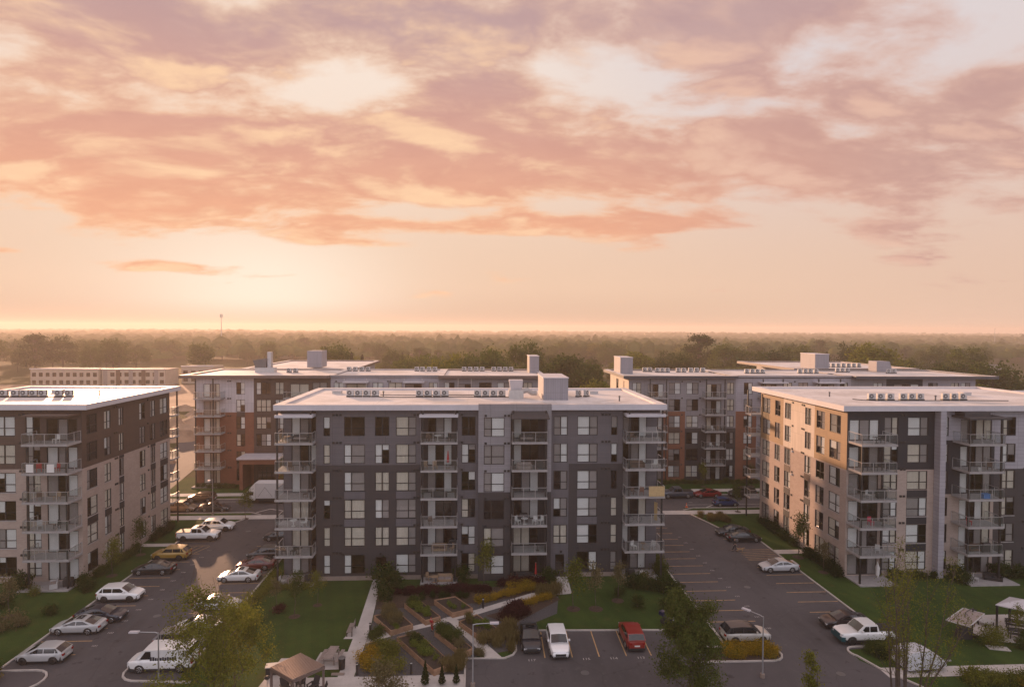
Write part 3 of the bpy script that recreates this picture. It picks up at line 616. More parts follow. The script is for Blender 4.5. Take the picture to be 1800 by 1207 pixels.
for u in (-6.3, -2.5, 4.3, 8.15, -23.0, -19.2, 18.1, 22.1): column(Bm, F, U(u), -1.25)
for a, c in ((-23.2, -18.9), (-6.7, -2.2), (17.7, 22.4)): link('canopy', MB().box(U(a), U(c), -1.6, 0.0, 19.55, 19.86).mesh('canopy', M['fascia']), Bm); link('canopy_panel', MB().box(U(a) + .3, U(c) - .3, -0.3, -0.05, 19.87, 20.28).mesh('canopy_panel', M['dgrey']), Bm)
cb = MB(); cb.quad((U(4.0), -2.1, 19.5), (U(8.5), -2.1, 19.5), (U(8.3), -0.87, 20.2), (U(4.1), -0.87, 20.2)); cb.box(U(4.0), U(8.5), -2.14, -2.08, 19.38, 19.52)
link('canopy', cb.mesh('canopy', [M['dgrey']]), Bm)
for u in (-23.2, -6.55, 17.65): link('patio', MB().box(U(u), U(u + 4.3), -1.8, 1.58, 0.0, 0.14).mesh('patio', M['slab']), Bm)
link('patio', MB().box(U(4.0), U(8.3), -2.0, 0.98, 0.0, 0.14).mesh('patio', M['slab']), Bm)
vents(Bm, F, U(-17.0), 0, A6, 3, 2.93); vents(Bm, F, U(15.0), 0, A6, 3, 2.93); vents(Bm, F, U(-7.5), 0, A6, 2, 2.93); vents(Bm, F, U(-1.9), 0, A6, 1, 2.93); vents(Bm, F, U(0.9), y_b, A6, 1, 2.93); vents(Bm, F, U(3.2), y_b, A6, 2, 2.93)
for u in (-15.9, -11.5, 10.05): vents(Bm, F, U(u), 0, (0,), 1, 2.75)
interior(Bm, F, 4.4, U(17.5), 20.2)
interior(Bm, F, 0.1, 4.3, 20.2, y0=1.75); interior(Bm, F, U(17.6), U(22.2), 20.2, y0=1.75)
outer(Bm, [(0.05, 1.6), (45.5, 1.6), (45.5, 19.2), (0.05, 19.2)], 20.3, 'mgrey', (0,))
slab_roof(Bm, U(-23.55), U(22.75), -0.9, 19.9, 20.3, 20.95, 'fascia', 1.0, [(U(0.18), U(8.85))])
link('roof', MB().box(U(0.18), U(8.85), -0.83, 0.12, 20.5, 20.93).mesh('roof', M['roof']), Bm)
penthouse(Bm, U(8.55), U(11.75), 5.6, 12.8, 20.7, 23.55)

# --- the beige and brown building on the left
ax_, ay_ = -66.0, 75.35
Am = thing('apartment_building', 'beige brick apartment building with two dark brown upper floors on the left edge', 'apartment building', (ax_, ay_, 0))
V = lambda x: x - ax_
Fa = (0, 0, 0.0); Fs = (20.0, 0, radians(90)); T = lambda y: y - ay_
zb = 13.3
wA = [(V(-55.5), V(-53.46), (0.4,), A6, *WS), (V(-62.5), V(-60.0), (0.4,), A6, *WS), (V(-52.31), V(-50.66), (0.5,), A6, *WS)]
dA = [(V(-49.96), V(-46.5), fz(kf) + 0.06, fz(kf) + 2.55) for kf in A6]
hA = win_holes(wA) + dA
zone(Am, Fa, 0, 20, zb, zt, 'brown', hA); zone(Am, Fa, 0, 20, 0, zb, 'beige', hA)
put_windows(Am, Fa, wA, 0, range(4))
for kf in A6: window(Am, Fa, V(-49.96), V(-46.5), fz(kf) + 0.06, fz(kf) + 2.55, (0.36, 0.68), None, 0, 'patio_door', ('wgw', 'wnw', 'wgg', 'gnw', 'wgw', 'ngn')[kf])
balcony(Am, Fa, V(-51.1), V(-46.05), -2.5, 0, FL)
link('patio', MB().box(V(-51.6), V(-46.0), -2.8, -0.01, 0, 0.14).mesh('patio', M['slab']), Am)
for u in (-50.6, -46.35): column(Am, Fa, V(u), -2.2, 0, 16.6)
link('canopy', MB().box(V(-51.0), V(-46.0), -2.6, 0, 19.72, 19.9).mesh('canopy', M['brown']), Am)
vents(Am, Fa, V(-53.0), 0, A6, 3, 2.93)
cols = ((76.24, 78.3, (0.36,)), (79.74, 81.13, (0.5,)), (82.9, 83.97, (0.5,)), (87.83, 89.29, (0.5,)), (90.66, 91.98, (0.5,)), (93.35, 95.52, (0.5,)))
wS = [(T(a), T(c), mu, A6, *WS) for a, c, mu in cols]; hS = win_holes(wS)
zone(Am, Fs, 0, T(96.2), zb, zt, 'brown', hS); zone(Am, Fs, 0, T(96.2), 0, zb, 'beige', hS)
put_windows(Am, Fs, wS, 0, range(4))
for a, c, fl in ((82.9, 83.97, (0, 1, 2, 3)), (90.66, 91.98, (1, 2, 3)), (93.35, 95.52, (1, 2)), (76.24, 78.3, (1,)), (79.74, 81.13, (1,))):
    for kf in fl: link('spandrel', MB().box(T(a), T(c), -0.03, 0.05, fz(kf) + 2.88, min(fz(kf + 1) + 0.52, zb - .01)).mesh('spandrel', M['navy']), Am, loc_of(Fs, 0, 0, 0), Fs[2])
vents(Am, Fs, T(81.9), 0, A6, 2, 2.95); vents(Am, Fs, T(89.9), 0, A6, 1, 2.95)
window(Am, Fs, T(86.0), T(87.2), 0.2, 2.7, (), None, -0.05, 'entrance_door', 'n')
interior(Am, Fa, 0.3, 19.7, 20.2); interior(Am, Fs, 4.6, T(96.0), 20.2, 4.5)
outer(Am, [(0, 0), (20, 0), (20, T(96.2)), (0, T(96.2))], zt, 'beige', (0, 1))
slab_roof(Am, -1, V(-44.9), -0.95, T(97.3), 20.3, 20.95, 'fascia', 0.9)
balcony(Am, (0, T(96.2), 0.0), V(-50), V(-45.6), 0.01, 2.2, FL, left=True, right=True, lyb=2.1, ryb=2.1)
column(Am, (0, T(96.2), 0.0), V(-45.8), 1.9, 0, 20.3)

# --- the beige and navy building on the right
ex, ey = 44.7, 73.0
Em = thing('apartment_building', 'beige brick apartment building with tan sunlit side and navy front panels on the right edge', 'apartment building', (ex, ey, 0))
V = lambda x: x - ex
yb_ = 96.0; Fe = (0, 0, 0.0); Fw = (0, yb_ - ey, radians(-90)); T = lambda y: yb_ - y
zb = 13.05
wE = [(V(49.35), V(51.1), (0.55,), A6, *WS), (V(52.3), V(54.9), (0.62,), A6, *WS, {5: 'wg', 4: 'cg'}), (V(64.1), V(66.1), (0.5,), A6, *WS), (V(68.3), V(70.8), (0.5,), A6, *WS)]
hE = win_holes(wE) + [(V(44.98), V(48.7), fz(kf) + 0.06, fz(kf) + 2.55) for kf in A6] + [(V(59.0), V(63.0), fz(kf) + 0.06, fz(kf) + 2.55) for kf in A6] + [(V(56.6), V(57.5), fz(kf) + .55, fz(kf) + 2.84) for kf in A6]
zone(Em, Fe, 0, V(55.7), zb, zt, 'navy', hE); zone(Em, Fe, 0, V(55.7), 0, zb, 'beige', hE)
zone(Em, Fe, V(55.7), V(63.4), 10.0, 16.6, 'navy', hE); zone(Em, Fe, V(55.7), V(63.4), 16.6, zt, 'pgrey', hE); zone(Em, Fe, V(55.7), V(63.4), 0, 10.0, 'beige', hE)
zone(Em, Fe, V(63.4), V(80), zb, zt, 'pgrey', hE); zone(Em, Fe, V(63.4), V(80), 0, zb, 'dgrey', hE)
put_windows(Em, Fe, wE, 0, range(3))
for kf in A6:
    window(Em, Fe, V(44.98), V(48.7), fz(kf) + 0.06, fz(kf) + 2.55, (0.34, 0.68), None, 0, 'patio_door', ('gng', 'wgn', 'wnn', 'gng', 'wng', 'wgw')[kf])
    window(Em, Fe, V(59.0), V(63.0), fz(kf) + 0.06, fz(kf) + 2.55, (0.25, 0.5, 0.75), None, 0, 'patio_door', ('wnng', 'wngc', 'wnwc', 'wnng', 'wngg', 'gncc')[kf])
    window(Em, Fe, V(56.6), V(57.5), fz(kf) + .55, fz(kf) + 2.84, (), 0.4, 0)
for kf in (0, 2, 1): link('spandrel', MB().box(V(52.32), V(54.88), -0.03, 0.05, fz(kf) + 2.88, fz(kf + 1) + 0.5).mesh('spandrel', M['navy']), Em)
pz = MB().box(V(55.72), V(56.42), -1.0, 0.05, 0, 20.32); link('pilaster', pz.mesh('pilaster', M['pgrey']), Em)
balcony(Em, Fe, 0.12, V(49.2), -2.75, 0, FL); balcony(Em, Fe, V(58.0), V(62.4), -2.75, 0, FL)
for u in (45.1, 57.9 + .35, 62.2): column(Em, Fe, V(u), -2.4, 0, 19.6 if u > 50 else 16.6)
column(Em, Fe, V(49.0), -0.3, 0, 16.6)
cb = MB().box(V(57.8), V(63.0), -2.9, -0.02, 19.5, 19.72); cb.box(V(58.2), V(61.4), -1.6, -0.02, 19.73, 20.25); link('canopy', cb.mesh('canopy', M['dgrey']), Em)
link('patio', MB().box(0.1, V(49.4), -3.0, -0.01, 0, 0.14).mesh('patio', M['slab']), Em); link('patio', MB().box(V(58.0), V(64.0), -3.4, -0.01, 0, 0.14).mesh('patio', M['slab']), Em)
vents(Em, Fe, V(51.4), 0, A6, 2, 2.93); vents(Em, Fe, V(67.2), 0, A6, 2, 2.93)
cols = ((95.35, 92.9, (0.5,)), (91.33, 89.69, (0.5,)), (88.34, 86.59, (0.5,)), (82.74, 81.18, (0.5,)), (79.86, 77.89, (0.5,)), (76.77, 74.35, (0.62,)))
wW = [(T(a), T(c), mu, A6, *WS) for a, c, mu in cols]; hW = win_holes(wW)
for a, c, e, g, m_ in ((96.0, 88.76, zb, zt, 'olive'), (88.76, 80.34, zb, zt, 'cream'), (80.34, 73.0, zb, zt, 'olive'), (96.0, 73.0, 0, zb, 'beige')): zone(Em, Fw, T(a), T(c), e, g, m_, hW)
put_windows(Em, Fw, wW, 0, range(4))
for a, c, fl in ((88.34, 86.59, (0, 1, 2, 3)), (82.74, 81.18, (0, 1, 2))):
    for kf in fl: link('spandrel', MB().box(T(a), T(c), -0.03, 0.05, fz(kf) + 2.88, min(fz(kf + 1) + 0.52, zb - .01)).mesh('spandrel', M['navy'] if kf < 2 else M['brown']), Em, loc_of(Fw, 0, 0, 0), Fw[2])
vents(Em, Fw, T(86.2), 0, A6, 1, 2.95); vents(Em, Fw, T(83.6), 0, A6, 2, 2.95)
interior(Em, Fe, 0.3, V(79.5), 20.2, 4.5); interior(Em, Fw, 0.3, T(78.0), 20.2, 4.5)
outer(Em, [(0, 0), (V(80), 0), (V(80), 23), (0, 23)], zt, 'beige', (0, 3))
slab_roof(Em, -1.1, V(81), -1.05, 23.9, 20.3, 20.95, 'fascia', 0.95)
balcony(Em, (0, 23.0, 0.0), -1.6, 3.0, 0.01, 2.2, FL, lyb=2.1, ryb=2.1); column(Em, (0, 23.0, 0.0), -1.3, 1.9, 0, 20.3)
for kf in A6: link('wall_lamp', WC.setdefault('wl', MB().box(-0.1, 0.1, -0.2, 0, 0, 0.25).mesh('wall_lamp', M['chairw'])), Em, loc_of(Fw, T(86.0), 0, fz(kf) + 2.6), Fw[2]) if kf in (2, 3) else None

# --- the rust brick and white building behind on the left
cx_, cy_ = -53.0, 121.0
Cm = thing('apartment_building', 'rust brick and off white apartment building with dark roof edge behind at left', 'apartment building', (cx_, cy_, 0))
V = lambda x: x - cx_
Fc = (0, 0, 0.0); zb = 13.75
FLO = A6
wC = [(V(-45.54), V(-43.93), (0.5,), A6, *WS), (V(-41.83), V(-39.09), (0.33, 0.67), range(2, 6), *WS), (V(-38.3), V(-36.7), (0.5,), range(2, 6), *WS), (V(-31.3), V(-28.6), (0.5,), range(3, 6), *WS)]
wC += [(V(a), V(c), mu, range(3, 6), *WS) for a, c, mu in ((-27.3, -25.4, (0.5,)), (-20.0, -18.0, (0.5,)), (-16.96, -14.4, (0.5,)), (-9.25, -7.61, (0.5,)), (-6.3, -4.37, (0.5,)), (0.39, 2.81, (0.5,)), (3.91, 6.56, (0.5,)), (9.0, 10.7, (0.5,)))]
doors = [(-51.6, -48.6, A6), (-35.5, -32.0, range(2, 6)), (-24.9, -21.0, range(3, 6)), (-13.8, -10.4, range(3, 6)), (-3.6, -1.0, range(3, 6))]
hC = win_holes(wC) + [(V(a), V(c), fz(kf) + 0.06, fz(kf) + 2.55) for a, c, fl in doors for kf in fl]
for a, c, e, g, m_ in ((-53, -42.3, zb, 20.25, 'white'), (-53, -42.3, 0, zb, 'rust'), (-27.9, -7.4, 0, 20.4, 'pgrey'), (-7.4, 12.2, 0, 20.25, 'lgrey')): zone(Cm, Fc, V(a), V(c), e, g, m_, hC)
zone(Cm, Fc, V(-42.3), V(-27.9), 0, 20.25, 'brown', hC, 0.02)
put_windows(Cm, Fc, wC)
for a, c, fl in doors:
    for kf in fl: window(Cm, Fc, V(a), V(c), fz(kf) + 0.06, fz(kf) + 2.55, (0.5,) if a > -51 else (0.4, 0.75), None, 0, 'patio_door', random.choice(('ggw', 'wgc', 'ccg', 'gng')))
balcony(Cm, Fc, V(-52.5), V(-47.6), -2.2, 0, FL, step=1.6); column(Cm, Fc, V(-49.0), -2.0); column(Cm, Fc, V(-52.2), -2.0)
balcony(Cm, Fc, V(-36.2), V(-31.6), -2.2, 0, range(2, 6), step=1.6)
for a, c in ((-25.3, -20.6), (-14.0, -10.1), (-3.9, -0.8)):
    balcony(Cm, Fc, V(a), V(c), -1.8, 0, range(3, 6), step=1.6)
    if a < -8: link('canopy', MB().box(V(a), V(c), -2.0, 0, 19.5, 19.72).mesh('canopy', M['fascia']), Cm)
    for u in (a + .3, c - .3): link('column', WC.setdefault('colw', MB().box(-0.07, 0.07, -0.07, 0.07, 0, 20.3).mesh('column', M['rail'])), Cm, loc_of(Fc, V(u), -1.6, 0))
link('patio', MB().box(V(-52.8), V(-47.5), -2.6, -.01, 0, 0.2).mesh('patio', M['slab']), Cm)
for kf in (0, 2, 3): link('spandrel', MB().box(V(-45.5), V(-43.95), -0.03, 0.05, fz(kf) + 2.88, fz(kf + 1) + 0.5).mesh('spandrel', M['brown']), Cm)
vents(Cm, Fc, V(-47.2), 0, A6, 2, 2.93); vents(Cm, Fc, V(-27.0), 0, range(3, 6), 1, 2.93); vents(Cm, Fc, V(-17.2), 0, range(3, 6), 2, 2.93)
# entrance porch
pb = MB().box(V(-43.5), V(-42.9), -4.2, 0, 0, 5.6).box(V(-36.9), V(-36.3), -4.2, 0, 0, 5.6).box(V(-42.9), V(-36.9), -4.2, -3.9, 4.7, 5.6); link('porch', pb.mesh('porch', M['rust']), Cm)
link('porch_roof', MB().box(V(-43.9), V(-36.0), -4.5, -0.01, 5.62, 5.95).mesh('porch_roof', M['fascia']), Cm)
window(Cm, Fc, V(-41.6), V(-38.2), 0.1, 3.4, (0.25, 0.5, 0.75), 0.7, -0.2, 'entrance_door', 'nnnn')
interior(Cm, Fc, 0.2, V(12), 20.2)
outer(Cm, [(0, 0), (65.2, 0), (65.2, 17), (25, 17), (25, 52), (3, 52), (3, 17), (0, 17)], 20.25, 'pgrey', (0,))
slab_roof(Cm, V(-55.6), V(-28.0), -1.3, 18.2, 20.3, 20.85, 'fasciad', 1.0); slab_roof(Cm, V(-27.98), V(-7.42), -0.25, 18.2, 20.42, 20.85, 'lgrey', 0.6); slab_roof(Cm, V(-7.4), V(13.4), -1.1, 18.2, 20.3, 20.85, 'fasciad', 1.0)
slab_roof(Cm, 1.6, 26.2, 18.3, 53.2, 20.3, 20.88, 'fasciad', 1.0)
penthouse(Cm, V(10.9), V(13.2) - .3, 9.0, 15.0, 20.6, 24.1)
b = MB().box(V(-38.2), V(-35.0), 22.0, 27.0, 20.9, 24.6); link('lift_housing', b.mesh('lift_housing', M['box']), Cm)

# --- the grey and rust building behind on the right
dx_, dy_ = 29.7, 121.0
Dm = thing('apartment_building', 'grey apartment building with rust brick frames behind the street on the right', 'apartment building', (dx_, dy_, 0))
V = lambda x: x - dx_
Fd = (0, 0, 0.0); Fdl = (0, 17, radians(-90))
lo = A6
wD = [(V(a), V(c), (0.5,), fl, *WS) for a, c, fl in ((30.45, 32.15, range(3, 6)), (37.72, 40.0, A6), (41.24, 43.62, A6), (49.35, 50.79, A6), (52.81, 54.54, A6), (60.85, 62.59, range(3, 6)), (63.87, 65.86, range(3, 6)), (72.64, 74.05, range(3, 6)), (79.35, 81.24, range(3, 6)), (90.75, 92.73, range(3, 6)), (95.53, 97.2, range(3, 6)), (97.68, 99.61, range(3, 6)))]
dD = [(33.5, 36.6, A6), (45.3, 48.2, A6), (56.2, 59.4, range(2, 6)), (67.4, 71.2, range(3, 6)), (83.6, 88.8, range(4, 6))]
hD = win_holes(wD) + [(V(a), V(c), fz(kf) + 0.06, fz(kf) + 2.55) for a, c, fl in dD for kf in fl]
for a, c, e, g, m_ in ((29.7, 36.61, 0, 20.25, 'lgrey'), (36.61, 41.0, 13.75, 20.25, 'lgrey'), (36.61, 41.0, 0, 13.75, 'rust'), (41.0, 51.2, 10.45, 20.25, 'lgrey'), (41.0, 51.2, 0, 10.45, 'dgrey'), (51.2, 55.4, 13.75, 20.25, 'pgrey'), (51.2, 55.4, 0, 13.75, 'rust'), (55.4, 74.7, 0, 20.25, 'pgrey'), (74.7, 82.0, 0, 20.25, 'lgrey'), (89.6, 100.7, 0, 20.25, 'pgrey')): zone(Dm, Fd, V(a), V(c), e, g, m_, hD)
zone(Dm, Fd, V(82.0), V(89.6), 0, 20.25, 'navy', hD, 0.02)
put_windows(Dm, Fd, wD)
link('spandrel', MB().box(V(37.7), V(40.02), -0.04, 0.04, fz(2) + 2.88, fz(3) + .5).mesh('spandrel', M['brown']), Dm); link('spandrel', MB().box(V(37.7), V(40.02), -0.04, 0.04, fz(0) + 2.88, fz(1) + .5).mesh('spandrel', M['brown']), Dm)
for a, c, fl in dD:
    for kf in fl: window(Dm, Fd, V(a), V(c), fz(kf) + 0.06, fz(kf) + 2.55, (0.34, 0.67), None, 0, 'patio_door', random.choice(('gnw', 'wng', 'cng', 'nnw', 'ngn')))
for a, c, fl in ((33.2, 37.0, FL), (44.3, 48.6, FL), (55.6, 60.2, FL), (66.8, 71.8, range(3, 6))):
    balcony(Dm, Fd, V(a), V(c), -1.9, 0, fl, step=0.9 if a < 34 else 1.5)
    for u in (a + .3, c - .3): column(Dm, Fd, V(u), -1.7, 0, 20.3, 0.07)
for a, c in ((55.6, 60.8), (66.8, 72.2)): link('canopy', MB().box(V(a), V(c), -2.2, 0, 19.45, 19.68).mesh('canopy', M['fascia']), Dm)
vents(Dm, Fd, V(40.2), 0, A6, 1, 2.93); vents(Dm, Fd, V(43.8), 0, A6, 1, 2.93); vents(Dm, Fd, V(63.0), 0, range(3, 6), 1, 2.93)
hl = [(6.0, 8.0, fz(kf) + .55, fz(kf) + 2.84) for kf in A6] + [(12.6, 13.2, fz(kf) + .55, fz(kf) + 2.84) for kf in A6]
zone(Dm, Fdl, 0, 17, 0, 20.25, 'cream', hl)
for a, c, e, g in hl: window(Dm, Fdl, a, c, e, g, (0.5,) if c - a > 1 else (), 0.4)
interior(Dm, Fd, 0.2, V(100), 20.2); interior(Dm, Fdl, 0.2, 12.2, 20.2)
outer(Dm, [(0, 0), (71, 0), (71, 49), (48, 49), (48, 17), (0, 17)], 20.25, 'pgrey', (0, 5))
slab_roof(Dm, -1.3, V(51.2), -1.1, 18.3, 20.3, 20.85, 'fascian', 1.0); slab_roof(Dm, V(51.22), V(74.68), -0.25, 18.3, 20.42, 20.85, 'lgrey', 0.6); slab_roof(Dm, V(74.7), V(104.3), -1.6, 18.3, 20.3, 20.85, 'fascian', 1.0)
slab_roof(Dm, V(72.5), V(102.5), 18.4, 50.0, 20.5, 21.1, 'fasciad', 1.0)
penthouse(Dm, -0.2, 2.4, 6.5, 12.5, 20.6, 24.0); penthouse(Dm, V(78.0), V(81.3), 19.4, 26.0, 20.9, 24.3)
b = MB(); b.quad((V(89.2), 14, 20.7), (V(92.9), 14, 20.7), (V(92.2), 14, 23.0), (V(89.2), 14, 23.0)); b.quad((V(89.2), 17, 20.7), (V(89.2), 14, 20.7), (V(89.2), 14, 23.0), (V(89.2), 17, 23.0)); b.quad((V(89.2), 14, 23.0), (V(92.2), 14, 23.0), (V(92.2), 17, 23.0), (V(89.2), 17, 23.0)); b.quad((V(92.9), 14, 20.7), (V(92.9), 17, 20.7), (V(92.2), 17, 23), (V(92.2), 14, 23)); b.quad((V(92.9), 17, 20.7), (V(89.2), 17, 20.7), (V(89.2), 17, 23), (V(92.2), 17, 23))
link('air_handler_housing', b.mesh('air_handler_housing', M['box']), Dm)
# --- roof of a further building at the right edge, beyond the beige one
Gm = thing('apartment_building', 'pale flat roofed building end seen behind the beige building at the right edge', 'apartment building', (92, 104, 0))
outer(Gm, rect(0, 30, 0, 9), 17.9, 'pgrey'); slab_roof(Gm, -1.5, 31, -1, 10, 18.0, 18.6, 'fascia', 0.8)

# ------------------------------------------------------------------ roof equipment
def ac_unit(name='air_conditioner'):
    t = thing(name, 'white air conditioning unit', 'air conditioner')
    link('casing', MB().box(-0.47, 0.47, -0.18, 0.18, 0.18, 0.92).mesh('casing', M['acw']), t)
    g = MB(); n = 18
    g.cyl((-0.1, -0.181, 0.56), 0.29, -0.03, n, 'y'); link('fan_grille', g.mesh('fan_grille', M['acd']), t)
    h = MB().cyl((-0.1, -0.212, 0.56), 0.10, -0.015, 10, 'y'); link('fan_hub', h.mesh('fan_hub', M['acw']), t)
    link('stand', MB().box(-0.5, 0.5, -0.24, 0.24, 0.0, 0.16).mesh('stand', M['black']), t)
    link('side_louvre', MB().box(0.471, 0.485, -0.13, 0.13, 0.28, 0.82).mesh('side_louvre', M['acd']), t)
    return t
AC0 = None
ORD = ['leftmost', 'second', 'third', 'fourth', 'fifth', 'sixth', 'seventh', 'eighth', 'ninth', 'tenth', 'eleventh', 'twelfth', 'thirteenth', 'fourteenth', 'fifteenth', 'sixteenth', 'seventeenth', 'eighteenth', 'nineteenth', 'twentieth']
def place_ac(pts, z, label_, group, rz=0.0):
    global AC0
    for i_, (x, y) in enumerate(pts):
        label = (ORD[i_] if i_ < len(pts) - 1 else 'rightmost') + ' ' + label_
        r = rz + random.uniform(-0.06, 0.06)
        if AC0 is None: AC0 = ac_unit(); AC0.location = (x, y, z); AC0.rotation_euler = (0, 0, r); AC0['label'] = label; AC0['group'] = group
        else: dup(AC0, (x, y, z), r, label, group)
zr = 20.73
place_ac([(-16.82, 84.1), (-15.75, 84.1), (-14.64, 84.1), (-13.55, 84.1)], zr, 'white air conditioning unit in the leftmost row on the central grey building roof', 'leftmost roof row on the central grey building')
place_ac([(-7.64, 84.0), (-6.55, 84.1), (-5.37, 84.0), (-4.3, 84.1)], zr, 'white air conditioning unit in the second row from left on the central grey roof', 'second roof row on the central grey building')
place_ac([(0.1, 84.0), (1.18, 84.0), (2.26, 84.0), (3.33, 84.0)], zr, 'white air conditioning unit in the row beside the hooded air handler', 'roof row beside the hooded air handler')
place_ac([(13.74, 84.0), (14.85, 84.2)], zr, 'white air conditioning unit right of the tall lift housing on the central roof', 'roof units right of the lift housing', 0.9)
place_ac([(-61.2, 84.4), (-59.75, 84.36), (-58.6, 84.35), (-57.45, 84.35), (-56.3, 84.34)], zr, 'white air conditioning unit in the long row on the left building roof', 'long roof row on the left building')
place_ac([(-54.26, 84.3), (-52.98, 84.3)], zr, 'white air conditioning unit in the pair on the left building roof', 'pair of units on the left building roof')
place_ac([(52.02, 79.7), (53.25, 79.7), (54.5, 79.6), (56.28, 79.6), (57.45, 79.6), (58.6, 79.6)], zr, 'white air conditioning unit in the long row on the right beige building roof', 'long roof row on the right beige building')
place_ac([(62.1, 79.6), (63.3, 79.6), (64.5, 79.6)], zr, 'white air conditioning unit in the short row on the right beige building roof', 'short roof row on the right beige building')
zr = 20.64
place_ac([(-27.2, 134.7), (-25.9, 134.7), (-24.5, 134.8), (-23.2, 134.8)], zr, 'small white roof unit in the first row of the rust brick building behind', 'first roof row behind on the left')
place_ac([(-12.9, 135.0), (-11.7, 135.1), (-10.3, 135.1), (-9.05, 135.1)], zr, 'small white roof unit in the second row of the rust brick building behind', 'second roof row behind on the left')
place_ac([(-2.8, 135.3), (-1.5, 135.3), (-0.2, 135.4), (1.1, 135.4)], zr, 'small white roof unit in the third row of the rust brick building behind', 'third roof row behind on the left')
place_ac([(3.6, 135.5), (4.85, 135.5), (6.1, 135.5), (7.35, 135.5)], zr, 'small white roof unit in the row nearest the rust brick building lift housing', 'fourth roof row behind on the left')
place_ac([(-38.4, 130.2), (-37.1, 130.2)], zr, 'small white roof unit in the pair below the left rear lift housing', 'pair of roof units behind on the left')
place_ac([(36.5, 134.5), (37.6, 134.5), (38.8, 132.8), (39.9, 132.8), (41.0, 132.8)], zr, 'small white roof unit in the first row of the grey building behind', 'first roof row behind on the right')
place_ac([(43.4, 132.9), (44.6, 132.9), (46.5, 134.0), (47.8, 134.0), (49.2, 134.0)], zr, 'small white roof unit in the second row of the grey building behind', 'second roof row behind on the right')
place_ac([(57.2, 129.8), (58.4, 129.8), (59.5, 129.8), (60.6, 129.8)], zr, 'small white roof unit in the third row of the grey building behind', 'third roof row behind on the right')
place_ac([(68.9, 130.0), (70.1, 130.0), (71.2, 130.0), (72.5, 130.1)], zr, 'small white roof unit in the fourth row of the grey building behind', 'fourth roof row behind on the right')
place_ac([(79.4, 133.7), (80.5, 133.7), (81.6, 133.7)], zr, 'small white roof unit in the row below the right rear lift housing', 'fifth roof row behind on the right')
place_ac([(88.86, 130.4), (90.03, 130.4)], zr, 'small white roof unit in the pair before the sloped housing', 'pair of roof units behind on the right')
place_ac([(85.4 + 1.3 * i, 148.0) for i in range(7)], 20.9, 'small white roof unit in the farthest row on the rear right wing', 'farthest roof row on the right')
# hooded air handler with its duct on the central roof
t = thing('air_handler', 'pale metal air handler with a flared hood beside the lift housing', 'air handler', (5.15, 82.6, 20.73))
link('cabinet', MB().box(-0.95, 0.95, -0.9, 0.9, 0, 1.15).mesh('cabinet', M['acw']), t)
b = MB(); q0 = [(-.75, -.5, 1.16), (.75, -.5, 1.16), (.75, .7, 1.16), (-.75, .7, 1.16)]; q1 = [(-.95, -1.0, 2.45), (.85, -1.0, 2.45), (.85, .5, 2.45), (-.95, .5, 2.45)]
for i in range(4): b.quad(q0[i], q0[(i + 1) % 4], q1[(i + 1) % 4], q1[i])
b.quad(*q1); link('hood', b.mesh('hood', M['fascia']), t)
link('duct', MB().tube([(0.9, 0.3, 0.9), (1.6, 0.3, 1.0), (2.2, 0.5, 0.6), (2.8, 0.5, 0.6)], [.35, .35, .32, .32], 8).mesh('duct', M['acw'], 40), t)
t = thing('air_handler', 'dark tilted air handler hood with a pale duct on the rear left roof', 'air handler', (-43.6, 131.0, 20.64))
b = MB(); q0 = [(-1.5, -1, 1.0), (.6, -1, 1.0), (.6, 1, 1.0), (-1.5, 1, 1.0)]; q1 = [(-2.0, -1, 2.5), (.7, -1, 2.9), (.7, 1, 2.9), (-2.0, 1, 2.5)]
for i in range(4): b.quad(q0[i], q0[(i + 1) % 4], q1[(i + 1) % 4], q1[i])
b.quad(*q1); link('hood', b.mesh('hood', M['acd']), t); link('cabinet', MB().box(-1.6, 2.2, -1, 1, 0, .99).mesh('cabinet', M['acw']), t); link('flue', MB().box(.75, 1.5, -.6, .6, 1.0, 4.2).mesh('flue', M['steel']), t)
for x, y, z, lb in ((-19.5, 88.5, 20.73, 'low white roof hatch at the left back of the central roof'), (16.5, 88.0, 20.73, 'low white roof hatch at the right back of the central roof'), (-58.0, 90.0, 20.73, 'low white roof hatch on the left building roof'), (70.0, 86.0, 20.73, 'low white roof hatch on the right brick building roof')):
    t = thing('roof_hatch', lb, 'roof hatch', (x, y, z)); link('curb', MB().box(-.6, .6, -.5, .5, 0, .35).mesh('curb', M['acw']), t); link('lid', MB().box(-.65, .65, -.55, .55, .355, .43).mesh('lid', M['fascia']), t)
def pipe_run(pts, z, label):
    tag(link('refrigerant_pipe', MB().tube([(x, y, z) for x, y in pts], [0.05] * len(pts), 5).mesh('refrigerant_pipe', M['black'])), label, 'pipe')
pipe_run([(-13, 83.6), (-10, 83.2), (-7.8, 83.3), (-5, 83.3), (-2, 83.8), (0.2, 83.2), (3.6, 83.4), (4.2, 83.0)], 20.79, 'dark pipe run linking the units along the central building roof')
pipe_run([(-13.2, 86.2), (-8, 85.8), (-3, 86.2), (-0.2, 85.9)], 20.79, 'thin dark pipe line across the back of the central building roof')
pipe_run([(50.0, 80.6), (50.6, 79.6), (52, 78.9), (56, 78.8), (65, 78.9), (70, 78.6)], 20.79, 'dark pipe run along the right beige building roof units')
pipe_run([(-64, 83.5), (-60, 83.5), (-53, 83.6)], 20.79, 'dark pipe run along the left building roof units')
def roof_vent(x, y, z, label):
    t = thing('roof_vent', label, 'roof vent', (x, y, z))
    link('stack', MB().cyl((0, 0, 0), 0.09, 0.55, 8).mesh('stack', M['acd'], 40), t); link('cowl', MB().cyl((0, 0, 0.55), 0.18, 0.14, 8, r2=0.08).mesh('cowl', M['acd'], 40), t)
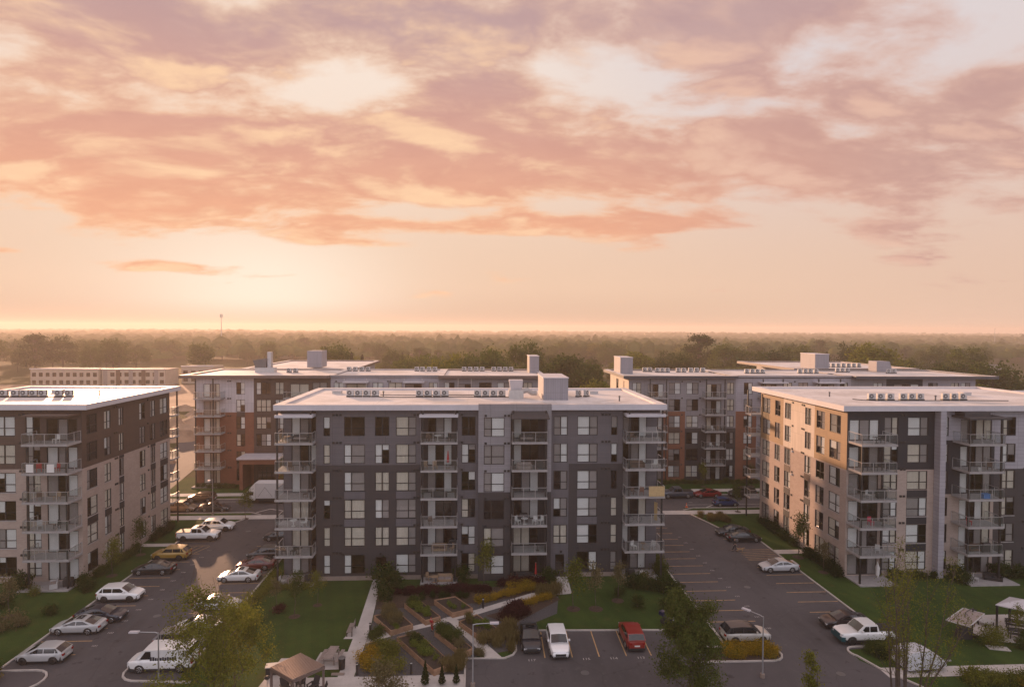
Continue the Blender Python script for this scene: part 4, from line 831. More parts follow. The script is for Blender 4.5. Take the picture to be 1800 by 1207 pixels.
roof_vent(-12.6, 84.9, 20.73, 'small dark roof vent just right of the leftmost unit row'); roof_vent(18.2, 79.0, 20.73, 'lone dark roof vent near the right front of the central roof')
roof_vent(-50.2, 86.0, 20.73, 'lone dark roof vent in the middle of the left building roof'); roof_vent(60.6, 79.4, 20.73, 'dark roof vent between the two rows on the right beige roof'); roof_vent(48.8, 84.0, 20.73, 'thin roof vent at the sunlit corner of the right beige roof')

# ------------------------------------------------------------------ vehicles
KIND = dict(
    sedan=dict(L=4.75, W=1.84, H=1.45, zl=0.24, r=0.33, wb=2.78, wo=0.05, belt=0.93, top=[(-2.37, .62), (-2.31, .90), (-2.15, 1.01), (-1.5, 1.0), (0.9, .94), (1.5, .87), (2.0, .75), (2.25, .64), (2.37, .5)], A=1.22, B=0.18, C=-0.85, D=-1.92, wr=.64),
    hatch=dict(L=4.2, W=1.78, H=1.50, zl=0.24, r=0.32, wb=2.58, wo=0.02, belt=0.95, top=[(-2.1, .6), (-2.05, .92), (-1.9, 1.0), (0.9, .95), (1.4, .92), (1.85, .78), (2.05, .66), (2.1, .5)], A=1.15, B=0.22, C=-1.38, D=-2.0, wr=.67),
    suv=dict(L=4.55, W=1.86, H=1.68, zl=0.30, r=0.36, wb=2.68, wo=0.02, belt=1.07, top=[(-2.27, .7), (-2.22, 1.0), (-2.1, 1.09), (0.95, 1.06), (1.5, 1.04), (1.98, .93), (2.2, .82), (2.27, .6)], A=1.20, B=0.42, C=-1.72, D=-2.2, wr=.70),
    mpv=dict(L=4.9, W=1.92, H=1.74, zl=0.26, r=0.34, wb=2.95, wo=0.0, belt=1.06, top=[(-2.45, .7), (-2.40, 1.02), (-2.25, 1.08), (1.3, 1.03), (1.8, .96), (2.25, .80), (2.40, .66), (2.45, .5)], A=1.5, B=0.65, C=-2.0, D=-2.34, wr=.76),
    pickup=dict(L=5.7, W=1.98, H=1.90, zl=0.42, r=0.40, wb=3.6, wo=0.05, belt=1.20, top=[(-2.85, .8), (-2.84, 1.22), (-0.9, 1.22), (1.2, 1.20), (1.9, 1.18), (2.6, 1.10), (2.8, 1.0), (2.85, .7)], A=1.28, B=0.62, C=-0.68, D=-0.86, wr=.74),
    van=dict(L=5.5, W=1.98, H=2.10, zl=0.34, r=0.36, wb=3.4, wo=-0.1, belt=1.20, top=[(-2.74, .8), (-2.72, 1.16), (-2.6, 1.22), (1.7, 1.20), (2.2, 1.10), (2.65, .98), (2.75, .7)], A=2.0, B=1.25, C=-2.55, D=-2.70, wr=.84),
)
def lerp_tab(tab, x):
    if x <= tab[0][0]: return tab[0][1]
    for (a, b), (c, d_) in zip(tab, tab[1:]):
        if x <= c: return b + (d_ - b) * (x - a) / (c - a)
    return tab[-1][1]
def car(kind, col, loc, rz, label, group, name=None, rim='rim', roofcol=None, sunroof=False, clad=False, nose=None, metal=0.15, cat=None, tonneau=True):
    K = KIND[kind]; L, Wd, H_ = K['L'], K['W'] / 2, K['H']; r = K['r']; ra = r + 0.07
    wx = (-K['wb'] / 2 + K['wo'], K['wb'] / 2 + K['wo'])
    pm = paint(col, metal)
    t = thing(name or {'suv': 'parked_suv', 'pickup': 'pickup_truck', 'van': 'work_van', 'mpv': 'parked_minivan'}.get(kind, 'parked_car'), label, cat or {'pickup': 'pickup truck', 'van': 'van', 'suv': 'SUV', 'mpv': 'minivan'}.get(kind, 'car'), loc, rz, group)
    xs = set([-L / 2, -L / 2 + .03, -L / 2 + .10, -L / 2 + .25, L / 2 - .25, L / 2 - .10, L / 2 - .03, L / 2] + [a for a, _ in K['top']])
    for w_ in wx:
        for i in range(9): xs.add(w_ + ra * cos(pi * i / 8) * 0.999)
        xs.add(w_ - ra * 1.02); xs.add(w_ + ra * 1.02)
    for i in range(8): xs.add(-L / 2 + .4 + (L - .8) * i / 7)
    xs = sorted(x for x in xs if -L / 2 <= x <= L / 2); xs = [x for i, x in enumerate(xs) if i == 0 or x - xs[i - 1] > 0.012]
    def hw(x):
        e = L / 2 - abs(x)
        return Wd * (0.70 + 0.30 * min(1, (e / 0.85)) ** 0.5)
    rings = []
    for x in xs:
        zt_ = lerp_tab(K['top'], x); w = hw(x); e = L / 2 - abs(x); zl = K['zl'] + (0.10 if e < 0.06 else 0.0)
        ar = 0
        for w_ in wx:
            dd = ra * ra - (x - w_) ** 2
            if dd > 0: ar = max(ar, sqrt(dd) + r)
        h0 = max(zl, ar); h1 = max(zl + .10, ar + .004); h2 = max(zl + .5 * (zt_ - zl), ar + .008); h3 = max(zt_ - .12, h2 + .02)
        half = [(.90 * w if ar else .84 * w, h0), (.995 * w if ar else .97 * w, h1), (w, h2), (.975 * w, h3), (.90 * w, zt_)]
        rings.append([(x, -y, z) for y, z in half] + [(x, 0, zt_ + .035)] + [(x, y, z) for y, z in reversed(half)])
    b = MB(); n = len(rings[0])
    for rg in rings: b.v += rg
    for i in range(len(rings) - 1):
        for j in range(n - 1): b.f.append((i * n + j, (i + 1) * n + j, (i + 1) * n + j + 1, i * n + j + 1)); b.mi.append(0)
    b.f.append(tuple(range(n - 1, -1, -1))); b.f.append(tuple((len(rings) - 1) * n + j for j in range(n))); b.mi += [0, 0]
    link('body', b.mesh('car_body', pm, 38), t)
    link('underbody', MB().box(-L / 2 + .2, L / 2 - .2, -Wd * .86, Wd * .86, .16, min(.74, r * 2 - .02)).mesh('underbody', M['trim']), t)
    # cabin shell
    A, B_, C, D = K['A'], K['B'], K['C'], K['D']; zb_ = K['belt'] - .03; wbs, wrs = Wd * .915, Wd * K['wr'] / .80 * .92
    zr_ = H_ - .035
    st = [(A, wbs, zb_, wbs * .96, zb_ + .06), (B_, wbs, zb_, wrs, zr_ - .045), ((B_ + C) / 2, wbs, zb_, wrs, zr_), (C, wbs, zb_, wrs, zr_ - (.09 if kind in ('sedan', 'suv', 'hatch') else .03)), (D, wbs, zb_, wbs * .96, zb_ + (.06 if kind != 'van' else .3))]
    c = MB(); vs = []
    for x, y0, z0, y1, z1 in st: c.v += [(x, -y0, z0), (x, -y1, z1), (x, 0, z1 + .035), (x, y1, z1), (x, y0, z0)]
    for i in range(4):
        for j in range(4): c.f.append((i * 5 + j, i * 5 + j + 1, (i + 1) * 5 + j + 1, (i + 1) * 5 + j)); c.mi.append(0)
    link('cabin', c.mesh('cabin', paint(roofcol, .1) if roofcol else pm, 30), t)
    G_ = M['cglass']
    def onstrip(i, f0, f1, name):
        x0, _, _, ya, za = st[i]; x1, _, _, yb, zb2 = st[i + 1]; m = MB(); P_ = []
        for f in (f0, f1):
            x = x0 + (x1 - x0) * f; y = (ya + (yb - ya) * f) * .93; z = za + (zb2 - za) * f + .014
            dx = .012 if i == 0 else -.012
            P_.append([(x + dx, -y, z), (x + dx, 0, z + .036), (x + dx, y, z)])
        m.quad(P_[0][0], P_[0][1], P_[1][1], P_[1][0]); m.quad(P_[0][1], P_[0][2], P_[1][2], P_[1][1]); link(name, m.mesh(name, G_), t)
    onstrip(0, .04, .95, 'windscreen'); onstrip(3, .08, .93, 'rear_window')
    zlo, zhi = zb_ + .07, zr_ - .13
    def sy(z): return wbs + (wrs - wbs) * (z - zb_) / (zr_ - zb_) + .012
    xm = (B_ + C) / 2 + .15
    segs = [((A - .34, xm + .04), (B_ - .10, xm + .04))]
    if kind == 'van': segs = [((A - .42, B_ - .62), (B_ - .18, B_ - .62))]
    elif kind == 'pickup': segs.append(((xm - .04, C + .05), (xm - .04, C + .08)))
    elif kind in ('suv', 'mpv', 'hatch'):
        xq = xm - .95 if kind != 'mpv' else xm - 1.05
        segs.append(((xm - .04, xq), (xm - .04, xq))); segs.append(((xq - .08, D + .30), (xq - .08, C + .14)))
    else: segs.append(((xm - .04, D + .42), (xm - .04, C + .06)))
    for s_ in (-1, 1):
        for (b0, b1), (t0, t1) in segs:
            p = [(b0, s_ * sy(zlo), zlo), (b1, s_ * sy(zlo), zlo), (t1, s_ * sy(zhi), zhi), (t0, s_ * sy(zhi), zhi)]
            link('side_window', MB().quad(*(p if s_ > 0 else p[::-1])).mesh('side_window', G_), t)
        m = MB().box(A - .50, A - .36, s_ * (wbs + .02) if s_ > 0 else -(wbs + .20), (wbs + .20) if s_ > 0 else -(wbs + .02), zb_ + .06, zb_ + .21); link('mirror', m.mesh('mirror', pm), t)
        fx, fw = L / 2 - .16, hw(L / 2 - .12); zt_ = lerp_tab(K['top'], L / 2 - .2)
        link('headlight', MB().box(fx - .10, fx + .10, min(s_ * fw * .62, s_ * fw * 1.0), max(s_ * fw * .62, s_ * fw * 1.0), zt_ - .19, zt_ - .07).mesh('headlight', M['lamp']), t)
        zt_ = lerp_tab(K['top'], -L / 2 + .1)
        tall = .38 if kind in ('van', 'pickup', 'mpv') else .16
        link('tail_light', MB().box(-L / 2 - .006, -L / 2 + .2, min(s_ * hw(-L / 2 + .1) * .66, s_ * hw(-L / 2 + .1) * 1.0), max(s_ * hw(-L / 2 + .1) * .66, s_ * hw(-L / 2 + .1) * 1.0), zt_ - .10 - tall, zt_ - .08).mesh('tail_light', M['tail']), t)
        if clad: link('sill_trim', MB().box(wx[0] + ra, wx[1] - ra, min(s_ * (Wd - .03), s_ * (Wd + .012)), max(s_ * (Wd - .03), s_ * (Wd + .012)), K['zl'] - .04, K['zl'] + .13).mesh('sill_trim', M['trim']), t)
    link('grille', MB().box(L / 2 - .10, L / 2 + .008, -Wd * .52, Wd * .52, K['zl'] + .12, K['zl'] + (.34 if kind != 'pickup' else .56)).mesh('grille', M['trim'] if nose is None else paint(nose)), t)
    link('bumper', MB().box(-L / 2 - .012, -L / 2 + .10, -Wd * .72, Wd * .72, K['zl'] + .0, K['zl'] + .17).mesh('bumper', M['trim']), t)
    link('number_plate', MB().box(-L / 2 - .02, -L / 2 + .0, -.25, .25, K['zl'] + .30, K['zl'] + .43).mesh('number_plate', M['plate']), t)
    if nose: link('bumper', MB().box(L / 2 - .35, L / 2 + .03, -Wd * .94, Wd * .94, K['zl'] - .05, K['zl'] + .34).mesh('bumper', paint(nose)), t)
    tm = WC.get(('tyre', r))
    if tm is None:
        m = MB(); m.tube([(0, -.11, 0), (0, -.09, 0), (0, .09, 0), (0, .11, 0)], [r * .9, r, r, r * .9], 20); tm = WC[('tyre', r)] = m.mesh('tyre', M['tyre'], 40)
    rk = ('rim', rim, r)
    if rk not in WC:
        m = MB(); m.cyl((0, .112, 0), r * .66, .004, 18, 'y')
        m2 = MB()
        for i in range(5):
            a = 2 * pi * i / 5; u = Vector((cos(a), 0, sin(a))); v = Vector((-sin(a), 0, cos(a)))
            p = [u * r * .1 - v * .05, u * r * .62 - v * .035, u * r * .62 + v * .035, u * r * .1 + v * .05]
            m2.quad(*[(q.x, .135, q.z) for q in p][::-1])
        m2.tube([(0, .112, 0), (0, .132, 0)], [r * .68, r * .62], 18, cap=False)
        WC[rk] = (m.mesh('wheel_disc', M['trim'] if rim == 'rim' else M['black']), m2.mesh('rim', M[rim]))
    for w_ in wx:
        for s_ in (-1, 1):
            wo = link('wheel', tm, t, (w_, s_ * (Wd - .115), r), 0 if s_ > 0 else pi)
            link('wheel_disc', WC[rk][0], wo); link('rim', WC[rk][1], wo)
    if sunroof: link('sunroof', MB().quad((B_ - .15, -wrs * .6, zr_ + .025), (B_ - .15, wrs * .6, zr_ + .025), (B_ - .75, wrs * .6, zr_ + .03), (B_ - .75, -wrs * .6, zr_ + .03)).mesh('sunroof', G_), t)
    if kind == 'mpv':
        for s_ in (-1, 1): link('roof_rail', MB().tube([(B_ - .25, s_ * wrs * .93, zr_ + .0), (B_ - .35, s_ * wrs * .93, zr_ + .05), (C + .35, s_ * wrs * .93, zr_ + .05), (C + .2, s_ * wrs * .93, zr_ - .02)], [.02] * 4, 5).mesh('roof_rail', M['trim']), t)
    if kind == 'pickup':
        if tonneau: link('tonneau_cover', MB().box(-L / 2 + .10, D - .05, -Wd * .84, Wd * .84, 1.262, 1.31).mesh('tonneau_cover', M['trim']), t)
        else:
            link('load_bed', MB().box(-L / 2 + .10, D - .05, -Wd * .80, Wd * .80, 1.262, 1.285).mesh('load_bed', M['black']), t)
    return t
WHT = (0.78, 0.77, 0.76); SIL = (0.44, 0.44, 0.44); BLK = (0.012, 0.012, 0.014); NAVY = (0.015, 0.019, 0.035)
gl = 'cars parked along the left row of the left car park'; gm = 'cars parked beside the central building'; gs = 'vehicles parked on the street'; gr_ = 'cars parked in the right car park'; gb = 'cars in the lower bays'
E_, W_, S_, N_ = 0.0, pi, -pi / 2, pi / 2
car('hatch', SIL, (-38.7, 57.7, .016), W_, 'silver hatchback nearest the flower island in the left car park', gl, rim='rimd')
car('sedan', SIL, (-38.95, 63.0, .016), W_, 'silver saloon with sunroof between the hatchback and a dark car', gl, sunroof=True)
car('sedan', NAVY, (-38.2, 65.4, .016), E_, 'dark navy saloon nose out beside the silver saloon', gl)
car('suv', WHT, (-38.9, 70.2, .016), E_, 'white SUV with black lower trim facing out of the left row', gl, rim='rimd', clad=True)
car('sedan', BLK, (-39.1, 77.7, .016), W_, 'glossy black saloon in front of the mustard SUV', gl)
car('suv', (0.34, 0.20, 0.035), (-39.3, 82.4, .016), W_, 'mustard yellow SUV in the left row', gl, rim='rimd', clad=True)
car('pickup', WHT, (-39.0, 89.7, .016), E_, 'white crew cab pickup with covered bed in the left car park', gl, rim='rimd', sunroof=True)
car('suv', WHT, (-38.0, 93.9, .016), E_, 'white SUV beyond the white pickup near the street', gl, clad=True, rim='rimd')
car('sedan', BLK, (-27.5, 89.3, .016), W_, 'black saloon half hidden by the corner of the central building', gm)
car('suv', (0.03, 0.028, 0.03), (-27.2, 82.0, .016), W_, 'dark grey SUV farthest in the short row beside the central building', gm)
car('sedan', (0.10, 0.012, 0.016), (-27.3, 78.6, .016), W_, 'dark maroon car beside the white saloon', gm)
car('sedan', (0.56, 0.555, 0.55), (-28.0, 75.0, .016), W_, 'white saloon beside the bright patch of tarmac', gm, sunroof=True)
car('sedan', (0.42, 0.42, 0.43), (-27.4, 67.4, .016), E_, 'pale silver saloon just above the yellow green tree', gm)
car('sedan', WHT, (-27.3, 62.4, .016), W_, 'white car almost hidden by the yellow green tree', gm)
car('suv', (0.22, 0.20, 0.20), (-27.6, 59.6, .016), E_, 'grey SUV with dark windows behind the white van', gm)
car('van', WHT, (-27.4, 55.9, .016), W_, 'white work van with lettering on its side under the tree', gm, tonneau=False)
car('mpv', (0.22, 0.16, 0.11), (-47.9, 103.6, .016), E_, 'tan minivan parked on the street at the left building corner', gs)
car('sedan', (0.03, 0.03, 0.035), (-42.5, 103.7, .016), E_, 'dark saloon at the near kerb by the left street lamp', gs)
car('suv', (0.045, 0.03, 0.022), (-47.0, 109.3, .016), W_, 'dark brown SUV on the far kerb facing left', gs, cat='SUV')
car('pickup', (0.06, 0.075, 0.10), (35.6, 109.0, .016), W_, 'slate blue pickup on the far kerb behind the central building', gs, tonneau=False)
car('sedan', (0.22, 0.012, 0.014), (41.2, 109.2, .016), W_, 'red saloon on the far kerb between a pickup and a black SUV', gs)
car('mpv', BLK, (47.6, 109.2, .016), W_, 'black people carrier on the far kerb right of the red saloon', gs)
car('hatch', (0.012, 0.04, 0.14), (42.3, 103.6, .016), E_, 'blue hatchback on the near side of the street', gs)
car('sedan', (0.018, 0.018, 0.022), (37.3, 88.7, .016), W_, 'black car at the far end of the right car park', gr_)
car('sedan', BLK, (37.9, 86.2, .016), E_, 'black saloon next to the striped no parking area', gr_)
car('sedan', (0.42, 0.42, 0.43), (37.6, 75.3, .016), W_, 'silver saloon alone in the right row of the right car park', gr_)
car('sedan', (0.03, 0.022, 0.025), (37.3, 60.8, .016), W_, 'dark car beyond the white pickup with teal bumper', gr_)
car('pickup', WHT, (37.6, 57.85, .016), W_, 'white pickup with teal front bumper beside the bare branched tree', gr_, nose=(0.004, 0.07, 0.09), tonneau=False, rim='rimd')
car('suv', (0.46, 0.44, 0.41), (25.95, 58.4, .016), E_, 'pale SUV with black roof behind the orange flower island', gr_, roofcol=(0.012, 0.012, 0.013), rim='rimd')
car('sedan', (0.016, 0.018, 0.026), (5.15, 58.85, .016), S_, 'black saloon with dark glass roof in the lower bays', gb, sunroof=True)
car('suv', (0.82, 0.82, 0.82), (7.65, 57.65, .016), S_, 'white SUV facing the viewer in the lower bays', gb)
car('suv', (0.26, 0.018, 0.012), (14.9, 58.7, .016), N_, 'red SUV seen from behind in the lower bays', gb)
# lettering on the van side
v_ = [o for o in COL.objects if o.name.startswith('work_van')][0]
b = MB(); x_ = 0.7
for i in range(11):                                                  # blurred, unreadable dark lettering
    w_, h_ = random.uniform(.10, .17), random.uniform(.24, .34)
    b.box(x_ - w_, x_, .955, .965, 1.12, 1.12 + h_); x_ -= w_ + .05
link('side_lettering', b.mesh('side_lettering', M['denim']), v_)['kind'] = 'stuff'
# box truck
t = thing('box_truck', 'white box truck with sloped cab fairing parked across the street', 'truck', (-35.4, 108.6, .016), pi, gs)
link('cargo_box', MB().box(-3.6, 2.0, -1.2, 1.2, 0.95, 3.5).mesh('cargo_box', mat('truck panel', (0.56, 0.55, 0.55), .5, var=.04)), t)
b = MB(); prof = [(2.1, .6), (3.75, .6), (3.82, 1.0), (3.7, 1.5), (3.35, 2.15), (2.1, 2.2)]
b.poly([(x, -1.05, z) for x, z in prof]); b.poly([(x, 1.05, z) for x, z in prof[::-1]])
for i in range(6): a, c = prof[i], prof[(i + 1) % 6]; b.quad((c[0], -1.05, c[1]), (a[0], -1.05, a[1]), (a[0], 1.05, a[1]), (c[0], 1.05, c[1]))
link('cab', b.mesh('cab', paint(WHT)), t)
b = MB(); prof = [(2.02, 2.21), (3.2, 2.21), (2.9, 2.7), (2.1, 3.55), (2.02, 3.55)]
b.poly([(x, -1.0, z) for x, z in prof]); b.poly([(x, 1.0, z) for x, z in prof[::-1]])
for i in range(5): a, c = prof[i], prof[(i + 1) % 5]; b.quad((c[0], -1.0, c[1]), (a[0], -1.0, a[1]), (a[0], 1.0, a[1]), (c[0], 1.0, c[1]))
link('roof_fairing', b.mesh('roof_fairing', paint(WHT)), t)
link('windscreen', MB().quad((3.72, -.92, 1.52), (3.72, .92, 1.52), (3.41, .85, 2.1), (3.41, -.85, 2.1)).mesh('windscreen', M['cglass']), t)
for s_ in (-1, 1): link('side_window', MB().quad(*[(x, s_ * 1.06, z) for x, z in ((2.35, 1.45), (3.55, 1.45), (3.25, 2.05), (2.35, 2.05))][::s_]).mesh('side_window', M['cglass']), t)
link('chassis', MB().box(-3.4, 3.5, -.55, .55, .5, .93).mesh('chassis', M['trim']), t); link('side_skirt', MB().box(-1.5, 1.2, -1.15, 1.15, .45, .93).mesh('side_skirt', M['trim']), t)
for x in (-2.3, 2.9):
    for s_ in (-1, 1): link('wheel', WC[('tyre', .40)], t, (x, s_ * .98, .42), 0 if s_ > 0 else pi)
for s_ in (-1, 1): link('chevron_mark', MB().poly([(-.9, s_ * 1.206, 1.2), (.4, s_ * 1.206, 2.9), (1.6, s_ * 1.206, 1.2), (1.5, s_ * 1.206, 1.2), (.4, s_ * 1.206, 2.75), (-.8, s_ * 1.206, 1.2)]).mesh('chevron_mark', mat('grey decal', (.30, .29, .29), .6, var=0)), t)
# trailer under a silver cover, motorbike, cone
t = thing('covered_trailer', 'small trailer under a wrinkled silver cover behind the bare branched tree', 'trailer', (39.5, 53.0, .02), radians(4))
b = MB(); n = 14; sec = []
for i in range(n + 1):
    f = i / n; x = -1.9 + 3.9 * f; h = 1.9 * (1 if .08 < f < .55 else (.9 if f < .1 else max(.35, 1 - (f - .55) * 1.35))); w = 1.02 * (1 if f < .75 else 1 - (f - .75) * .9)
    wr = random.uniform(-.04, .04)
    sec.append([(x, -w, .32), (x, -w * .99 + wr * .5, h * .55), (x, -w * .86, h * .93 + wr), (x, 0, h + .06 - wr), (x, w * .86, h * .93 + wr), (x, w * .99 - wr * .5, h * .55), (x, w, .32)])
for s_ in sec: b.v += s_
for i in range(n):
    for j in range(6): b.f.append((i * 7 + j, (i + 1) * 7 + j, (i + 1) * 7 + j + 1, i * 7 + j + 1)); b.mi.append(0)
b.poly(sec[0][::-1]); b.poly(sec[-1]); link('cover', b.mesh('cover', M['tarp'], 50), t)
link('chassis', MB().box(-1.8, 1.7, -.7, .7, .3, .42).box(1.7, 3.1, -.06, .06, .34, .44).mesh('chassis', M['steel']), t)
for s_ in (-1, 1): link('wheel', WC[('tyre', .32)], t, (-.1, s_ * .9, .32), 0 if s_ > 0 else pi)
t = thing('motorbike', 'dark motorbike with blue top case parked by the kerb next to the green tree', 'motorbike', (19.4, 61.4, .0), radians(-55))
for x in (-.7, .7): link('wheel', WC[('tyre', .32)], t, (x, 0, .32))
link('frame', MB().tube([(-.7, 0, .34), (-.25, 0, .5), (.35, 0, .72), (.5, 0, .95)], [.07, .16, .14, .06], 8).tube([(.7, 0, .34), (.46, 0, 1.0)], [.05, .05], 6).mesh('frame', M['black'], 40), t)
link('seat', MB().box(-.75, .1, -.14, .14, .78, .88).mesh('seat', M['dark']), t); link('tank', MB().box(.1, .5, -.16, .16, .75, 1.0).mesh('tank', paint(NAVY)), t)
link('handlebar', MB().tube([(.42, -.38, 1.08), (.48, 0, 1.02), (.42, .38, 1.08)], [.025] * 3, 6).mesh('handlebar', M['steel']), t); link('top_case', MB().box(-1.05, -.62, -.27, .27, .95, 1.32).mesh('top_case', paint((.012, .014, .06))), t)
link('headlight', MB().cyl((.55, 0, .92), .1, .1, 10, 'x').mesh('headlight', M['lamp']), t)
t = thing('traffic_cone', 'small orange traffic cone standing at the near edge of the street', 'cone', (35.3, 102.9, .014))
link('cone', MB().cyl((0, 0, .04), .17, .66, 12, r2=.04).mesh('cone', M['orange'], 40), t); link('base', MB().box(-.22, .22, -.22, .22, 0, .04).mesh('base', M['orange']), t); link('band', MB().cyl((0, 0, .32), .118, .13, 12, r2=.092).mesh('band', M['chairw'], 40), t)

# ------------------------------------------------------------------ street lamps, bollards
def lamp_post(x, y, h, arm, rz, label, group='street lamps', heads=1):
    t = thing('street_lamp', label, 'street lamp', (x, y, 0), rz, group)
    link('pole', MB().cyl((0, 0, 0), .075, h, 10, r2=.045).mesh('pole', M['steel'], 40), t)
    link('base', MB().cyl((0, 0, 0), .20, .35, 10).mesh('base', M['found'], 40), t)
    link('arm', MB().tube([(0, 0, h - .05), (.25, 0, h + .03), (arm, 0, h + .08)], [.035, .035, .03], 8).mesh('arm', M['steel'], 40), t)
    link('lamp_head', MB().box(arm - .1, arm + .65, -.15, .15, h + .03, h + .14).mesh('lamp_head', M['fascia']), t)
lamp_post(-.25, 51.7, 5.3, 1.5, 0, 'grey street lamp by the lower bays with arm pointing right')
lamp_post(24.7, 52.0, 5.3, 1.3, radians(128), 'grey street lamp beside the orange flower island')
lamp_post(-25.5, 51.2, 5.4, 1.6, pi, 'grey street lamp by the white van with arm pointing left')
lamp_post(-42.0, 101.6, 5.7, 1.0, -pi / 2, 'grey street lamp on the near pavement beside the dark saloon')
for i, (x, y, lb) in enumerate(((-10.35, 61.2, 'black bollard light beside the path below the bench'), (-10.25, 53.95, 'black bollard light left of the golden flower clump'), (-5.6, 53.9, 'black bollard light on the gravel beside the longest planter'), (.75, 66.35, 'black bollard light between path and yellow flowers'))):
    t = thing('bollard_light', lb, 'bollard light', (x, y, 0), 0, 'bollard lights along the garden paths')
    link('post', MB().cyl((0, 0, 0), .10, .95, 10).mesh('post', M['black'], 40), t); link('lens', MB().cyl((0, 0, .955), .09, .09, 10).mesh('lens', M['chairw'], 40), t); link('cap', MB().cyl((0, 0, 1.05), .115, .05, 10).mesh('cap', M['black'], 40), t)

# ------------------------------------------------------------------ raised timber planters
BEDS = [([(-10.47, 64.01), (-8.27, 60.66), (-6.25, 61.91), (-8.31, 65.19)], 'timber raised bed nearest the long path with tall grey green plants'),
        ([(-7.67, 66.71), (-5.07, 62.65), (-3.60, 63.5), (-5.9, 67.2)], 'timber raised bed full of bright green plants behind the red figure'),
        ([(-4.57, 67.49), (-2.43, 64.18), (-.33, 65.28), (-2.3, 68.3)], 'timber raised bed with mostly bare soil at the back of the garden'),
        ([(-7.54, 59.44), (-3.60, 53.42), (-2.05, 54.5), (-5.6, 60.3)], 'longest timber raised bed in the foreground with bare soil at its near end'),
        ([(-4.04, 60.48), (-1.19, 56.17), (-.23, 57.0), (-3.02, 61.3)], 'timber raised bed overgrown with green plants right of the red figure'),
        ([(-1.75, 62.4), (.66, 58.75), (2.35, 60.4), (.06, 63.9)], 'timber raised bed right of the forking path behind the lower street lamp')]
for pts, lb in BEDS:
    t = thing('planter', lb, 'raised bed', (pts[0][0], pts[0][1], 0), 0, 'timber raised beds in the garden')
    L_ = [Vector((x - pts[0][0], y - pts[0][1])) for x, y in pts]; cen = sum(L_, Vector((0, 0))) / 4
    for i in range(4):
        a, c = L_[i], L_[(i + 1) % 4]
        for kz in range(2):
            a2, c2 = a + (cen - a).normalized() * .13, c + (cen - c).normalized() * .13
            z0, z1 = kz * .28, kz * .28 + .27
            b = MB()
            ps = [(a.x, a.y), (c.x, c.y), (c2.x, c2.y), (a2.x, a2.y)]
            b.prism(ps, z0, z1); link('side_board', b.mesh('side_board', M['wood']), t)
    ins = [p + (cen - p).normalized() * .14 for p in L_]
    link('soil', MB().poly([(p.x, p.y, .47) for p in ins]).mesh('soil', M['soil']), t)

# ------------------------------------------------------------------ garden furniture
def part(t, name, mb, m, smooth=None): return link(name, mb.mesh(name, M[m], smooth), t)
def bench(x, y, rz, lb, m='timber'):
    t = thing('park_bench', lb, 'bench', (x, y, .03), rz)
    for i in range(4): part(t, 'seat_slat', MB().box(-1.0, 1.0, -.25 + i * .13, -.14 + i * .13, .43, .47), m)
    for i in range(3): part(t, 'back_slat', MB().box(-1.0, 1.0, .27, .30, .52 + i * .14, .63 + i * .14), m)
    for s_ in (-.85, .85): part(t, 'leg', MB().box(s_ - .04, s_ + .04, -.25, -.17, 0, .43), 'black'); part(t, 'leg', MB().box(s_ - .04, s_ + .04, .24, .32, 0, .92), 'black')
bench(-12.3, 61.6, -pi / 2, 'grey slatted bench on a small pad beside the long path')
def picnic(x, y, rz, lb):
    t = thing('picnic_table', lb, 'picnic table', (x, y, .035), rz)
    for i in range(5): part(t, 'top_plank', MB().box(-1.1, 1.1, -.40 + i * .162, -.25 + i * .162, .72, .77), 'timber')
    for s_ in (-1, 1):
        for i in range(2): part(t, 'bench_plank', MB().box(-1.1, 1.1, s_ * (.70 + i * .17) - .075, s_ * (.70 + i * .17) + .075, .42, .46), 'timber')
        part(t, 'trestle', MB().box(s_ * .75 - .05, s_ * .75 + .05, -.85, .85, .34, .415), 'timber'); part(t, 'trestle_leg', MB().box(s_ * .75 - .05, s_ * .75 + .05, -.5, -.4, 0, .72).box(s_ * .75 - .05, s_ * .75 + .05, .4, .5, 0, .72), 'timber')
picnic(-13.0, 56.4, radians(86), 'grey timber picnic table with benches on a pad beside the path')
t = thing('litter_bin', 'tall black litter bin beside the picnic table', 'litter bin', (-11.75, 54.95, .03))
part(t, 'drum', MB().cyl((0, 0, .05), .27, .95, 14, r2=.31), 'black', 40); part(t, 'lid', MB().cyl((0, 0, 1.0), .33, .10, 14, r2=.2), 'acd', 40)
t = thing('gravel_slab', 'small grey stone slab lying on the grass strip near the litter bin', 'slab', (-11.9, 54.05, .02)); part(t, 'stone', MB().box(-.55, .55, -.14, .14, 0, .12), 'found')
